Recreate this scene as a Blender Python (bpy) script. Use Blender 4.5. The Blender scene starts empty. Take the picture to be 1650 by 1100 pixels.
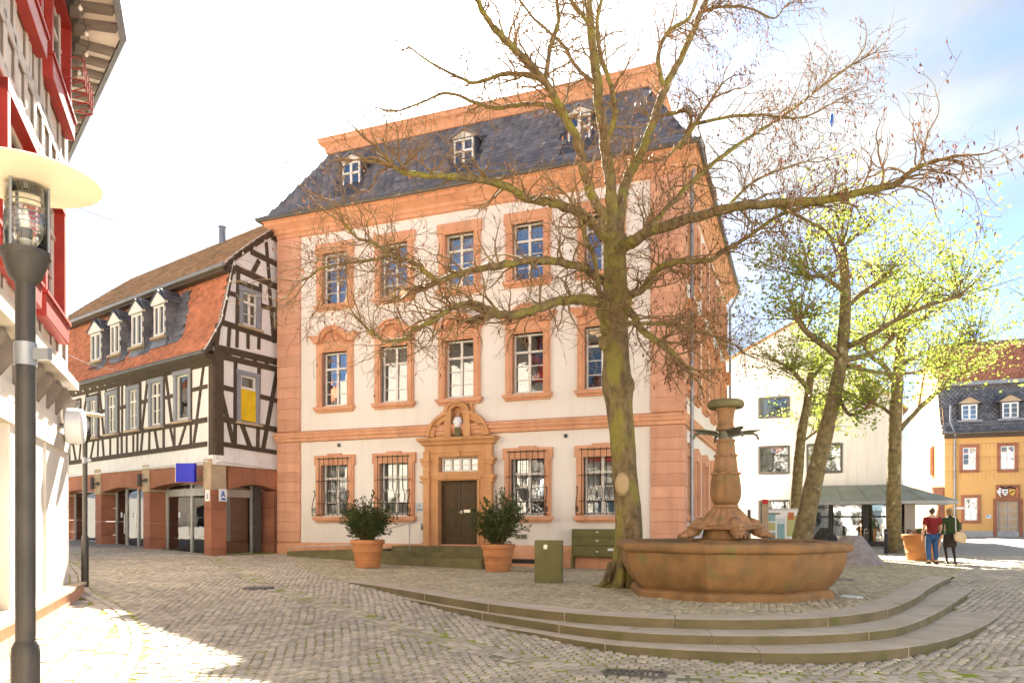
import bpy, bmesh, math, random
import numpy as np
from mathutils import Vector, Matrix, Quaternion
R = math.radians
rnd = random.Random(7)
sc = bpy.context.scene
COL = sc.collection
# ------------------------------------------------------------------ camera
EYE = 1.65
FOC, PCX, PHY = 1192.0, 825.0, 839.0          # photograph: focal length, principal column, horizon row (1650 px wide)
cam = bpy.data.cameras.new('camera'); co = bpy.data.objects.new('camera', cam); COL.objects.link(co)
co.location = (0, 0, EYE); co.rotation_euler = (R(90), 0, 0)
cam.lens = 36 * FOC / 1650; cam.sensor_width = 36; cam.shift_y = (PHY - 550) / 1650; cam.clip_start = .05; cam.clip_end = 3000
sc.camera = co
# ------------------------------------------------------------------ sun, sky, exposure
SUN_AZ, SUN_EL = -11.0, 38.5
SUN_DIR = Vector((math.sin(R(SUN_AZ)) * math.cos(R(SUN_EL)), math.cos(R(SUN_AZ)) * math.cos(R(SUN_EL)), math.sin(R(SUN_EL))))
sun = bpy.data.lights.new('sun', 'SUN'); sun.energy = 5.0; sun.angle = R(.6); sun.color = (1, .93, .8)
so = bpy.data.objects.new('sun', sun); COL.objects.link(so); so.rotation_euler = SUN_DIR.to_track_quat('Z', 'Y').to_euler()
so.location = (0, 0, 40)
world = bpy.data.worlds.new('World'); sc.world = world; world.use_nodes = True
def build_sky():
    nt = world.node_tree; nt.nodes.clear(); N = nt.nodes.new; L = nt.links.new
    out = N('ShaderNodeOutputWorld'); bg = N('ShaderNodeBackground'); bg.inputs[1].default_value = .05
    sky = N('ShaderNodeTexSky'); sky.sky_type = 'NISHITA'; sky.sun_disc = False
    sky.sun_elevation = R(SUN_EL); sky.sun_rotation = R(SUN_AZ); sky.dust_density = .2; sky.air_density = .5; sky.ozone_density = .8
    tc = N('ShaderNodeTexCoord'); sep = N('ShaderNodeSeparateXYZ'); L(tc.outputs['Generated'], sep.inputs[0])
    def mth(op, a, b=None):
        n = N('ShaderNodeMath'); n.operation = op
        for i, v in enumerate((a, b)):
            if v is None: continue
            if isinstance(v, (int, float)): n.inputs[i].default_value = v
            else: L(v, n.inputs[i])
        return n.outputs[0]
    zz = mth('ADD', mth('MAXIMUM', sep.outputs[2], 0.0), .22)
    cx = mth('DIVIDE', sep.outputs[0], zz); cy = mth('DIVIDE', sep.outputs[1], zz)
    com = N('ShaderNodeCombineXYZ'); L(cx, com.inputs[0]); L(cy, com.inputs[1]); com.inputs[2].default_value = 11.7
    n1 = N('ShaderNodeTexNoise'); n1.inputs['Scale'].default_value = 1.25; n1.inputs['Detail'].default_value = 9; n1.inputs['Roughness'].default_value = .56
    n1.inputs['Distortion'].default_value = .35
    L(com.outputs[0], n1.inputs['Vector'])
    # forward scattering makes thin cloud brighter and thicker-looking towards the sun
    dot = N('ShaderNodeVectorMath'); dot.operation = 'DOT_PRODUCT'; L(tc.outputs['Generated'], dot.inputs[0]); dot.inputs[1].default_value = SUN_DIR
    d = mth('MAXIMUM', dot.outputs['Value'], 0.0)
    near = mth('POWER', d, 12.0); core = mth('POWER', d, 60.0)
    cov = N('ShaderNodeMapRange'); cov.interpolation_type = 'SMOOTHSTEP'
    L(mth('ADD', n1.outputs[0], mth('MULTIPLY', near, .20)), cov.inputs[0]); cov.inputs[1].default_value = .42; cov.inputs[2].default_value = .62
    n2 = N('ShaderNodeTexNoise'); n2.inputs['Scale'].default_value = 2.6; n2.inputs['Detail'].default_value = 7; L(com.outputs[0], n2.inputs['Vector'])
    shade = N('ShaderNodeMapRange'); L(n2.outputs[0], shade.inputs[0]); shade.inputs[1].default_value = .3; shade.inputs[2].default_value = .7
    shade.inputs[3].default_value = 1.35; shade.inputs[4].default_value = 2.6
    lum = mth('ADD', shade.outputs[0], mth('ADD', mth('MULTIPLY', near, 4.0), mth('MULTIPLY', core, 30.0)))
    ccol = N('ShaderNodeMix'); ccol.data_type = 'RGBA'; ccol.blend_type = 'MULTIPLY'; ccol.inputs[0].default_value = 1
    cc = N('ShaderNodeCombineColor'); L(mth('ADD', lum, -.16), cc.inputs[0]); L(mth('ADD', lum, -.04), cc.inputs[1]); L(mth('ADD', mth('MULTIPLY', lum, .95), .16), cc.inputs[2])
    mix = N('ShaderNodeMix'); mix.data_type = 'RGBA'; L(cov.outputs[0], mix.inputs[0]); L(sky.outputs[0], mix.inputs[6]); L(cc.outputs[0], mix.inputs[7])
    L(mix.outputs[2], bg.inputs[0]); L(bg.outputs[0], out.inputs[0])
build_sky()
vs = sc.view_settings
vs.view_transform = 'Standard'; vs.look = 'None'; vs.gamma = 1; vs.use_curve_mapping = False; vs.exposure = 3.1
sc.render.engine = 'CYCLES'
sc.cycles.use_denoising = True; sc.cycles.max_bounces = 7; sc.cycles.transparent_max_bounces = 24; sc.cycles.caustics_reflective = False; sc.cycles.caustics_refractive = False
sc.cycles.sample_clamp_indirect = 6
# ------------------------------------------------------------------ materials
MATS = {}
def mat(name, col, col2=None, sc_=3.0, rough=.8, bump=0.0, bsc=60.0, metal=0.0, isl=0.0, obj=0.0, spec=.4, moss=None, detail=6, stretch=None, coat=0, bdist=.02, streak=None):
    m = bpy.data.materials.new(name); m.use_nodes = True; nt = m.node_tree; N = nt.nodes.new; L = nt.links.new
    b = nt.nodes['Principled BSDF']; b.inputs['Roughness'].default_value = rough; b.inputs['Metallic'].default_value = metal
    b.inputs['Specular IOR Level'].default_value = spec; b.inputs['Coat Weight'].default_value = coat
    g = N('ShaderNodeNewGeometry'); vec = g.outputs['Position']
    if stretch:
        mp = N('ShaderNodeMapping'); mp.inputs['Scale'].default_value = stretch; L(vec, mp.inputs[0]); vec = mp.outputs[0]
    def noise(s, det=detail):
        n = N('ShaderNodeTexNoise'); n.inputs['Scale'].default_value = s; n.inputs['Detail'].default_value = det; L(vec, n.inputs['Vector']); return n.outputs[0]
    def mapr(x, a, b_, c, d):
        n = N('ShaderNodeMapRange'); L(x, n.inputs[0]); n.inputs[1].default_value = a; n.inputs[2].default_value = b_; n.inputs[3].default_value = c; n.inputs[4].default_value = d; return n.outputs[0]
    def mixc(f, a, b_, mode='MIX'):
        n = N('ShaderNodeMix'); n.data_type = 'RGBA'; n.blend_type = mode
        for i, v in ((0, f), (6, a), (7, b_)):
            if isinstance(v, (int, float)): n.inputs[i].default_value = v
            elif isinstance(v, tuple): n.inputs[i].default_value = (*v, 1)
            else: L(v, n.inputs[i])
        return n.outputs[2]
    c = mixc(mapr(noise(sc_), .35, .65, 0, 1), col, col2 or tuple(v * .82 for v in col))
    if isl or obj:
        if isl:
            r = g.outputs['Random Per Island']; k = isl
        else:
            oi = N('ShaderNodeObjectInfo'); r = oi.outputs['Random']; k = obj
        v = mapr(r, 0, 1, 1 - k, 1 + k)
        cc = N('ShaderNodeCombineColor'); L(v, cc.inputs[0]); L(v, cc.inputs[1]); L(v, cc.inputs[2])
        c = mixc(1.0, c, cc.outputs[0], 'MULTIPLY')
    if moss:
        mc, ms, th = moss
        c = mixc(mapr(noise(ms, 8), th, th + .14, 0, 1), c, mc)
    if streak:
        mp2 = N('ShaderNodeMapping'); mp2.inputs['Scale'].default_value = (2.2, 2.2, .16); L(g.outputs['Position'], mp2.inputs[0]); n2 = N('ShaderNodeTexNoise'); n2.inputs['Scale'].default_value = 1.6; n2.inputs['Detail'].default_value = 9; n2.inputs['Roughness'].default_value = .62; L(mp2.outputs[0], n2.inputs['Vector'])
        c = mixc(mapr(n2.outputs[0], .5, .74, 0, streak[1]), c, streak[0])
    L(c, b.inputs['Base Color'])
    if bump:
        bn = N('ShaderNodeBump'); bn.inputs['Strength'].default_value = bump; bn.inputs['Distance'].default_value = bdist
        L(noise(bsc, 5), bn.inputs['Height']); L(bn.outputs[0], b.inputs['Normal'])
    MATS[name] = m
    return m
def glass(name, tint=(.75, .8, .8), base=.10, wav=.15, rough=.02):
    m = bpy.data.materials.new(name); m.use_nodes = True; nt = m.node_tree; nt.nodes.clear(); N = nt.nodes.new; L = nt.links.new
    o = N('ShaderNodeOutputMaterial'); t = N('ShaderNodeBsdfTransparent'); t.inputs[0].default_value = (*tint, 1)
    gl = N('ShaderNodeBsdfGlossy'); gl.inputs['Roughness'].default_value = rough; gl.inputs[0].default_value = (.95, .97, 1, 1)
    fr = N('ShaderNodeFresnel'); fr.inputs[0].default_value = 1.5
    ad = N('ShaderNodeMath'); ad.operation = 'ADD'; L(fr.outputs[0], ad.inputs[0]); ad.inputs[1].default_value = base; ad.use_clamp = True
    g = N('ShaderNodeNewGeometry'); n = N('ShaderNodeTexNoise'); n.inputs['Scale'].default_value = 3.5; n.inputs['Detail'].default_value = 2; L(g.outputs['Position'], n.inputs['Vector'])
    b = N('ShaderNodeBump'); b.inputs['Strength'].default_value = wav; b.inputs['Distance'].default_value = .05; L(n.outputs[0], b.inputs['Height']); L(b.outputs[0], gl.inputs['Normal'])
    mx = N('ShaderNodeMixShader'); L(ad.outputs[0], mx.inputs[0]); L(t.outputs[0], mx.inputs[1]); L(gl.outputs[0], mx.inputs[2]); L(mx.outputs[0], o.inputs[0])
    MATS[name] = m; return m
def leafmat(name, col, col2, trans=.5, sc_=1.2):
    m = mat(name, col, col2, sc_=sc_, rough=.5, isl=.3, spec=.3); nt = m.node_tree; N = nt.nodes.new; L = nt.links.new
    b = nt.nodes['Principled BSDF']; tr = N('ShaderNodeBsdfTranslucent'); mx = N('ShaderNodeMixShader'); mx.inputs[0].default_value = trans
    src = b.inputs['Base Color'].links[0].from_socket; L(src, tr.inputs[0]); o = nt.nodes['Material Output']
    L(b.outputs[0], mx.inputs[1]); L(tr.outputs[0], mx.inputs[2]); L(mx.outputs[0], o.inputs[0]); return m
mat('plaster', (.82, .775, .71), (.77, .715, .645), sc_=.5, bump=.15, bsc=60, streak=((.60, .54, .46), .28), detail=9)
mat('plaster_shop', (.80, .77, .74), (.75, .71, .67), sc_=.8, bump=.12, bsc=60, streak=((.52, .47, .42), .5))
mat('plaster_white', (.76, .72, .67), (.70, .66, .61), sc_=.35, bump=.08, bsc=50, streak=((.50, .46, .40), .5))
mat('plaster_yellow', (.68, .40, .15), (.64, .37, .135), sc_=.5, bump=.12, bsc=50)
mat('plaster_cream', (.78, .70, .62), (.72, .64, .55), sc_=1.2, bump=.2, bsc=50)
mat('salmon', (.71, .37, .21), (.63, .31, .17), sc_=1.9, bump=.25, bsc=45, streak=((.36, .19, .12), .6), detail=9)
mat('salmon_block', (.71, .385, .25), (.63, .325, .205), sc_=1.7, bump=.25, bsc=45, obj=.11, streak=((.38, .2, .14), .5), detail=9)
mat('portal_stone', (.64, .335, .15), (.55, .28, .12), sc_=2.2, bump=.25, bsc=50, streak=((.30, .16, .06), .6), detail=9)
mat('sandstone_red', (.38, .155, .085), (.29, .115, .065), sc_=1.3, bump=.25, bsc=50, obj=.10)
mat('stone_beige', (.50, .38, .25), (.42, .31, .2), sc_=3, bump=.2, bsc=60)
mat('fountain_stone', (.31, .165, .062), (.21, .115, .045), sc_=3.2, bump=.35, bsc=40, moss=((.19, .15, .05), 2.6, .58), detail=10, bdist=.015, streak=((.17, .12, .055), .55))
mat('column_stone', (.40, .215, .10), (.29, .155, .07), sc_=5, bump=.6, bsc=50, moss=((.22, .17, .07), 5.0, .57), detail=10, streak=((.16, .10, .05), .6))
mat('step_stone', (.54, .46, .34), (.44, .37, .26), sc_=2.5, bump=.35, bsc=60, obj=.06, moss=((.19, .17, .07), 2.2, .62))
mat('step_riser', (.18, .145, .075), (.12, .10, .045), sc_=2.0, bump=.35, bsc=50, obj=.06, moss=((.12, .12, .035), 2.5, .56))  # darker than the treads: moss plus shade put into the colour
mat('stair_stone', (.20, .17, .075), (.14, .12, .05), sc_=2.5, bump=.3, bsc=50, obj=.06)
mat('cobble', (.50, .435, .34), (.39, .34, .265), sc_=1.0, bump=.35, bsc=55, isl=.22, rough=.72, spec=.35)
mat('cobble_single', (.50, .435, .34), (.39, .34, .265), sc_=1.0, bump=.35, bsc=55, obj=.22, rough=.72, spec=.35)
mat('cobble_warm', (.48, .415, .28), (.38, .33, .215), sc_=1.0, bump=.35, bsc=55, isl=.22, rough=.72, spec=.35)
mat('cobble_warm_single', (.48, .415, .28), (.38, .33, .215), sc_=1.0, bump=.35, bsc=55, obj=.22, rough=.72, spec=.35)
mat('joint', (.20, .19, .11), (.15, .16, .06), sc_=.9, rough=1, bump=.4, bsc=70, moss=((.24, .29, .02), .9, .36))
mat('slab_stone', (.50, .44, .37), (.44, .38, .32), sc_=1.5, bump=.2, bsc=60, obj=.08)
mat('far_paving', (.36, .33, .28), (.28, .25, .21), sc_=2.5, bump=.5, bsc=9, detail=8)
mat('slate', (.17, .165, .175), (.12, .12, .135), sc_=2, rough=.5, bump=.15, bsc=50, isl=.28)
mat('slate_single', (.17, .165, .175), (.12, .12, .135), sc_=2, rough=.5, bump=.15, bsc=50, obj=.28)
mat('slate_base', (.07, .075, .09), None, rough=.7)
mat('tile_red', (.50, .19, .10), (.40, .145, .075), sc_=1.5, bump=.2, bsc=50, isl=.22)
mat('tile_brown', (.42, .25, .12), (.30, .18, .09), sc_=1.2, bump=.2, bsc=50, isl=.25, moss=((.19, .17, .08), 1.6, .55))
mat('tile_base', (.16, .07, .04), None, rough=.9)
mat('timber', (.085, .058, .036), (.06, .042, .027), sc_=6, rough=.75, bump=.35, bsc=60, obj=.12)
mat('timber_pale', (.64, .58, .51), (.58, .52, .45), sc_=6, rough=.75, bump=.3, bsc=60, obj=.08)
mat('timber_edge', (.22, .18, .15), None, rough=.8)
mat('red_paint', (.36, .035, .022), (.30, .028, .02), sc_=4, rough=.5, bump=.08)
mat('grey_paint', (.27, .28, .31), (.23, .24, .27), sc_=4, rough=.6)
mat('white_paint', (.78, .74, .66), (.72, .68, .60), sc_=6, rough=.5)
mat('white_plain', (.82, .82, .82), (.79, .79, .79), rough=.4)
mat('yellow_panel', (.80, .52, .01), None, rough=.5)
mat('blue_panel', (.006, .012, .52), None, rough=.35)
mat('dark_metal', (.06, .052, .044), (.042, .037, .031), sc_=6, rough=.45, metal=.2, bump=.12, streak=((.12, .10, .08), .5))
mat('wrought_iron', (.055, .04, .03), None, rough=.6, metal=.4)
mat('zinc', (.30, .31, .32), (.24, .25, .26), sc_=3, rough=.45, metal=.6)
mat('zinc_dark', (.13, .125, .11), (.10, .095, .085), sc_=3, rough=.5, metal=.4)
mat('steel', (.62, .58, .50), None, rough=.28, metal=.9)
mat('alu', (.52, .50, .46), None, rough=.4, metal=.4)
mat('copper_green', (.27, .29, .23), (.21, .23, .18), sc_=1.2, rough=.6, metal=.2)
mat('bronze', (.17, .165, .11), (.12, .125, .085), sc_=8, rough=.5, metal=.5)
mat('door_wood', (.085, .05, .016), (.06, .036, .012), sc_=5, rough=.55, bump=.3, bsc=40, stretch=(6, 6, .6))
mat('box_green', (.16, .145, .045), (.13, .12, .035), sc_=3, rough=.6)
mat('terracotta', (.56, .24, .09), (.48, .20, .08), sc_=3, rough=.8, bump=.15)
mat('soil', (.06, .045, .03), None, rough=1)
mat('bark', (.27, .19, .085), (.12, .085, .04), sc_=9, rough=.9, bump=1.0, bsc=13, moss=((.25, .22, .045), 2.4, .45), detail=10, bdist=.10, stretch=(1, 1, .5))
mat('bark_plane', (.22, .165, .07), (.11, .085, .04), sc_=6, rough=.9, bump=.8, bsc=12, bdist=.06, moss=((.33, .28, .15), 5.0, .58), detail=8)
mat('twig', (.26, .165, .07), (.17, .11, .05), sc_=5, rough=.9)
mat('cut_wood', (.50, .36, .19), (.40, .28, .14), sc_=8, rough=.8, stretch=(20, 20, 2))
leafmat('leaf_plane', (.36, .41, .07), (.23, .32, .05), .6, 2)
leafmat('leaf_shrub', (.075, .115, .03), (.045, .07, .018), .25, 3)
leafmat('seed_pod', (.20, .075, .035), (.15, .06, .03), .3)
mat('interior', (.24, .19, .13), (.15, .12, .08), sc_=1.2, rough=.9)
mat('interior_light', (.50, .43, .34), (.42, .35, .27), sc_=.9, rough=.9)
mat('curtain', (.70, .66, .58), (.60, .56, .48), sc_=7, rough=.9, stretch=(8, 8, .5))
mat('black', (.015, .013, .012), None, rough=.5)
mat('lamp_shade', (.76, .66, .48), (.69, .60, .43), sc_=6, rough=.5, streak=((.45, .34, .18), .4))
mat('bulb', (.9, .86, .74), None, rough=.25)
mat('skin', (.58, .33, .22), None, rough=.55)
mat('hair_dark', (.035, .025, .018), (.08, .06, .05), sc_=30, rough=.7)
mat('hair_blond', (.38, .25, .11), (.20, .12, .05), sc_=30, rough=.6)
mat('shirt_red', (.20, .012, .012), (.15, .01, .01), sc_=8, rough=.9)
mat('jeans', (.035, .095, .23), (.02, .05, .13), sc_=9, rough=.9)
mat('cardigan', (.03, .05, .014), (.022, .038, .012), sc_=9, rough=.95)
mat('skirt', (.03, .02, .014), None, rough=.9)
mat('stocking', (.022, .015, .012), None, rough=.7)
mat('bag_leather', (.58, .44, .26), (.50, .37, .21), sc_=6, rough=.55, bump=.15)
mat('granite', (.34, .28, .25), (.24, .195, .175), sc_=6, rough=.6, bump=.2, detail=9)
mat('red_plastic', (.62, .015, .02), None, rough=.4)
mat('sign_blue', (.02, .12, .45), None, rough=.5)
mat('sign_pale', (.62, .70, .74), None, rough=.4)
mat('poster_teal', (.16, .40, .48), (.35, .45, .40), sc_=5, rough=.5)
mat('poster_green', (.40, .48, .20), (.55, .45, .20), sc_=4, rough=.5)
mat('poster_orange', (.60, .18, .05), None, rough=.5)
mat('gold', (.55, .36, .06), None, rough=.4, metal=.3)
glass('pane_glass', base=.14, wav=.04)
glass('shop_glass', (.62, .68, .66), base=.12, wav=.02)
glass('lamp_glass', (.96, .97, .97), base=.05, wav=.1)
mat('water', (.05, .055, .03), None, rough=.04, spec=.6, bump=.06, bsc=6)
# ------------------------------------------------------------------ helpers
def tag(o, label=None, cat=None, group=None, kind=None):
    if label: o['label'] = label
    if cat: o['category'] = cat
    if group: o['group'] = group
    if kind: o['kind'] = kind
    return o
def thing(name, label, cat, loc=(0, 0, 0), rz=0.0, group=None):
    o = bpy.data.objects.new(name, None); COL.objects.link(o); o.location = loc; o.rotation_euler = (0, 0, rz); o.empty_display_size = .2
    return tag(o, label, cat, group)
def put(name, me, parent=None, loc=(0, 0, 0), rz=0.0, kind=None, rot=None, scl=None):
    o = bpy.data.objects.new(name, me); COL.objects.link(o); o.parent = parent; o.location = loc
    o.rotation_euler = rot or (0, 0, rz)
    if scl: o.scale = scl
    if kind: o['kind'] = kind
    return o
def copy_tree(o, parent=None):
    c = o.copy(); COL.objects.link(c); c.parent = parent
    for ch in list(o.children): copy_tree(ch, c)
    return c
class MB:
    def __init__(s): s.v = []; s.f = []
    def add(s, vs_, fs):
        n = len(s.v); s.v += [tuple(p) for p in vs_]; s.f += [tuple(i + n for i in f) for f in fs]; return s
    def box(s, x0, x1, y0, y1, z0, z1):
        return s.add([(x0, y0, z0), (x1, y0, z0), (x1, y1, z0), (x0, y1, z0), (x0, y0, z1), (x1, y0, z1), (x1, y1, z1), (x0, y1, z1)],
                     [(3, 2, 1, 0), (4, 5, 6, 7), (0, 1, 5, 4), (1, 2, 6, 5), (2, 3, 7, 6), (3, 0, 4, 7)])
    def prism(s, poly, y0, y1):              # poly of (x, z), extruded along y
        n = len(poly)
        return s.add([(x, y0, z) for x, z in poly] + [(x, y1, z) for x, z in poly],
                     [tuple(range(n)), tuple(range(2 * n - 1, n - 1, -1))] + [(i, i + n, (i + 1) % n + n, (i + 1) % n) for i in range(n)])
    def extr(s, pts, vec):                   # 3-D polygon extruded along a vector
        n = len(pts); vec = Vector(vec)
        return s.add([tuple(p) for p in pts] + [tuple(Vector(p) + vec) for p in pts],
                     [tuple(range(n)), tuple(range(2 * n - 1, n - 1, -1))] + [(i, i + n, (i + 1) % n + n, (i + 1) % n) for i in range(n)])
    def bar(s, a, b, w, y0, y1):             # a flat bar from (x,z) a to b, width w, depth y0..y1
        dx, dz = b[0] - a[0], b[1] - a[1]; l = math.hypot(dx, dz) or 1; nx, nz = -dz / l * w / 2, dx / l * w / 2
        return s.prism([(a[0] + nx, a[1] + nz), (a[0] - nx, a[1] - nz), (b[0] - nx, b[1] - nz), (b[0] + nx, b[1] + nz)], y0, y1)
    def tube(s, pts, rad, n=6, cap=True):
        pts = [Vector(p) for p in pts]; m = len(pts)
        if not hasattr(rad, '__len__'): rad = [rad] * m
        up = None; vs_ = []
        for i, p in enumerate(pts):
            t = (pts[min(i + 1, m - 1)] - pts[max(i - 1, 0)])
            if t.length < 1e-9: t = Vector((0, 0, 1))
            t.normalize()
            if up is None: up = t.orthogonal().normalized()
            up = (up - t * up.dot(t))
            if up.length < 1e-6: up = t.orthogonal()
            up.normalize(); w = t.cross(up)
            for k in range(n):
                a = 2 * math.pi * k / n; q = p + (up * math.cos(a) + w * math.sin(a)) * rad[i]; vs_.append((q.x, q.y, q.z))
        fs = []
        for i in range(m - 1):
            for k in range(n):
                k2 = (k + 1) % n; fs.append((i * n + k, i * n + k2, (i + 1) * n + k2, (i + 1) * n + k))
        if cap and n > 2: fs += [tuple(range(n - 1, -1, -1)), tuple((m - 1) * n + k for k in range(n))]
        return s.add(vs_, fs)
    def lathe(s, prof, n=24, c=(0, 0, 0), fn=None):   # prof of (r, z); fn(angle, r, z) -> r
        vs_ = []; m = len(prof)
        for r, z in prof:
            for k in range(n):
                a = 2 * math.pi * k / n; q = fn(a, r, z) if fn else r
                vs_.append((c[0] + q * math.cos(a), c[1] + q * math.sin(a), c[2] + z))
        fs = [(i * n + k, i * n + (k + 1) % n, (i + 1) * n + (k + 1) % n, (i + 1) * n + k) for i in range(m - 1) for k in range(n)]
        fs += [tuple(range(n - 1, -1, -1)), tuple((m - 1) * n + k for k in range(n))]
        return s.add(vs_, fs)
    def sweep(s, path, prof, closed=True):   # path of (x, y) counter-clockwise, outward to the right; prof of (out, z)
        P = [Vector(p) for p in path]; n = len(P); off = []
        for i in range(n):
            a = (P[i] - P[i - 1]).normalized() if (closed or i > 0) else None
            b = (P[(i + 1) % n] - P[i]).normalized() if (closed or i < n - 1) else None
            a = a if a is not None else b; b = b if b is not None else a
            na, nb = Vector((a.y, -a.x)), Vector((b.y, -b.x)); mi = (na + nb); mi = mi / max(mi.length_squared, 1e-6) * 2; off.append(mi)
        m = len(prof); vs_ = [(P[i].x + off[i].x * o, P[i].y + off[i].y * o, z) for i in range(n) for o, z in prof]
        fs = []
        for i in range(n if closed else n - 1):
            j = (i + 1) % n
            for k in range(m - 1): fs.append((i * m + k, j * m + k, j * m + k + 1, i * m + k + 1))
        if not closed: fs += [tuple(range(m)), tuple((n - 1) * m + k for k in range(m - 1, -1, -1))]
        return s.add(vs_, fs)
    def xf(s, M):
        s.v = [tuple(M @ Vector(p)) for p in s.v]; return s
    def mesh(s, name, m, smooth=False):
        me = bpy.data.meshes.new(name); me.from_pydata(s.v, [], s.f)
        if m: me.materials.append(MATS[m] if isinstance(m, str) else m)
        if smooth: me.shade_smooth()
        me.update(); return me
    def build(s, name, m, parent=None, smooth=False, bevel=0.0, kind=None, loc=(0, 0, 0), rz=0.0, auto=0):
        me = s.mesh(name, m, smooth)
        if auto: me.shade_smooth(); me.set_sharp_from_angle(angle=R(auto))
        o = put(name, me, parent, loc, rz, kind)
        if bevel:
            b = o.modifiers.new('bevel', 'BEVEL'); b.width = bevel; b.segments = 2; b.limit_method = 'ANGLE'
        return o
def B(x0, x1, y0, y1, z0, z1): return MB().box(x0, x1, y0, y1, z0, z1)
class Frame:                                  # an upright wall plane seen in the photograph: turns a photo pixel into wall metres
    def __init__(s, o, ang): s.o = o; s.c = math.cos(ang); s.s = math.sin(ang); s.ang = ang
    def loc(s, x, y, d=0.0):
        rx, rz = (x - PCX) / FOC, (PHY - y) / FOC; nx, ny = -s.s, s.c
        t = (d + nx * s.o[0] + ny * s.o[1]) / (nx * rx + ny); px, py = rx * t - s.o[0], t - s.o[1]
        return (px * s.c + py * s.s, EYE + rz * t)
    def w(s, a, b, z=0.0): return Vector((s.o[0] + a * s.c - b * s.s, s.o[1] + a * s.s + b * s.c, z))
    def inv(s, X, Y): X = X - s.o[0]; Y = Y - s.o[1]; return (X * s.c + Y * s.s, -X * s.s + Y * s.c)
def wall_holes(mb, x0, x1, z0, z1, holes, depth=.3, y=0.0):
    xs = sorted({x0, x1, *[v for h in holes for v in h[:2]]}); zs = sorted({z0, z1, *[v for h in holes for v in h[2:]]})
    for i in range(len(xs) - 1):
        for j in range(len(zs) - 1):
            cx, cz = (xs[i] + xs[i + 1]) / 2, (zs[j] + zs[j + 1]) / 2
            if any(h[0] < cx < h[1] and h[2] < cz < h[3] for h in holes): continue
            mb.add([(xs[i], y, zs[j]), (xs[i + 1], y, zs[j]), (xs[i + 1], y, zs[j + 1]), (xs[i], y, zs[j + 1])], [(0, 1, 2, 3)])
    for a, b, c, d in holes:
        for p, q in (((a, c), (a, d)), ((a, d), (b, d)), ((b, d), (b, c)), ((b, c), (a, c))):
            mb.add([(p[0], y, p[1]), (q[0], y, q[1]), (q[0], y + depth, q[1]), (p[0], y + depth, p[1])], [(0, 1, 2, 3)])
    return mb
def smooth(pts, k=6):                          # Catmull-Rom through 3-D points
    P = [Vector(p) for p in pts]; out = []
    for i in range(len(P) - 1):
        a, b, c, d = P[max(i - 1, 0)], P[i], P[i + 1], P[min(i + 2, len(P) - 1)]
        for j in range(k):
            t = j / k; out.append(.5 * ((2 * b) + (c - a) * t + (2 * a - 5 * b + 4 * c - d) * t * t + (3 * b - a - 3 * c + d) * t ** 3))
    return out + [P[-1]]
def scatter(parent, name, proto, T, m_single, m_mass, mass_name, limit=300, parent_inv=None):
    """proto = (verts Nx3, faces); T = Kx4x4 transforms in parent space. The largest in the picture become objects, the rest one mass."""
    T = np.asarray(T, float)
    if not len(T): return
    Mw = np.array(parent.matrix_world if parent_inv is None else parent_inv); W = np.einsum('ij,kjl->kil', Mw, T)
    P = W[:, :3, 3]; dep = P[:, 1]; px = PCX + FOC * P[:, 0] / np.maximum(dep, .1); py = PHY - FOC * (P[:, 2] - EYE) / np.maximum(dep, .1)
    vis = (dep > .5) & (px > 0) & (px < 1650) & (py > 0) & (py < 1097)
    order = np.argsort(np.where(vis, np.hypot(np.hypot(P[:, 0], P[:, 1]), P[:, 2] - EYE), 1e9)); pick = order[:limit][vis[order[:limit]]]
    me = bpy.data.meshes.new(name); me.from_pydata([tuple(v) for v in proto[0]], [], proto[1]); me.materials.append(MATS[m_single])
    for i in pick:
        o = bpy.data.objects.new(name, me); COL.objects.link(o); o.parent = parent; o.matrix_local = Matrix(T[i].tolist())
    rest = np.setdiff1d(np.arange(len(T)), pick)
    if len(rest) and mass_name:
        V = np.c_[np.asarray(proto[0], float), np.ones(len(proto[0]))]; AV = np.einsum('kij,nj->kni', T[rest], V)[:, :, :3].reshape(-1, 3)
        nv = len(proto[0]); me2 = bpy.data.meshes.new(mass_name)
        lens = np.array([len(f) for f in proto[1]]); idx = np.concatenate([np.array(f) for f in proto[1]])
        loops = (idx[None, :] + (np.arange(len(rest)) * nv)[:, None]).ravel(); tot = np.tile(lens, len(rest)); start = np.r_[0, np.cumsum(tot)[:-1]]
        me2.vertices.add(len(AV)); me2.vertices.foreach_set('co', AV.ravel().astype('f4'))
        me2.loops.add(len(loops)); me2.loops.foreach_set('vertex_index', loops.astype('i4'))
        me2.polygons.add(len(tot)); me2.polygons.foreach_set('loop_start', start.astype('i4')); me2.polygons.foreach_set('loop_total', tot.astype('i4'))
        me2.update(calc_edges=True); me2.materials.append(MATS[m_mass])
        return put(mass_name, me2, parent, kind='stuff')
def stone_proto(w=1.0, d=1.0, h=1.0, b=.12):   # unit paving stone, origin at its top centre, rounded shoulders
    v = []
    for k, z in ((1, -h), (1, -b * h), (1 - b, 0)): v += [(-w / 2 * k, -d / 2 * k, z), (w / 2 * k, -d / 2 * k, z), (w / 2 * k, d / 2 * k, z), (-w / 2 * k, d / 2 * k, z)]
    f = [(8, 9, 10, 11)]
    for a in (0, 4): f += [(a + i, a + (i + 1) % 4, a + 4 + (i + 1) % 4, a + 4 + i) for i in range(4)]
    return v, f
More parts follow.
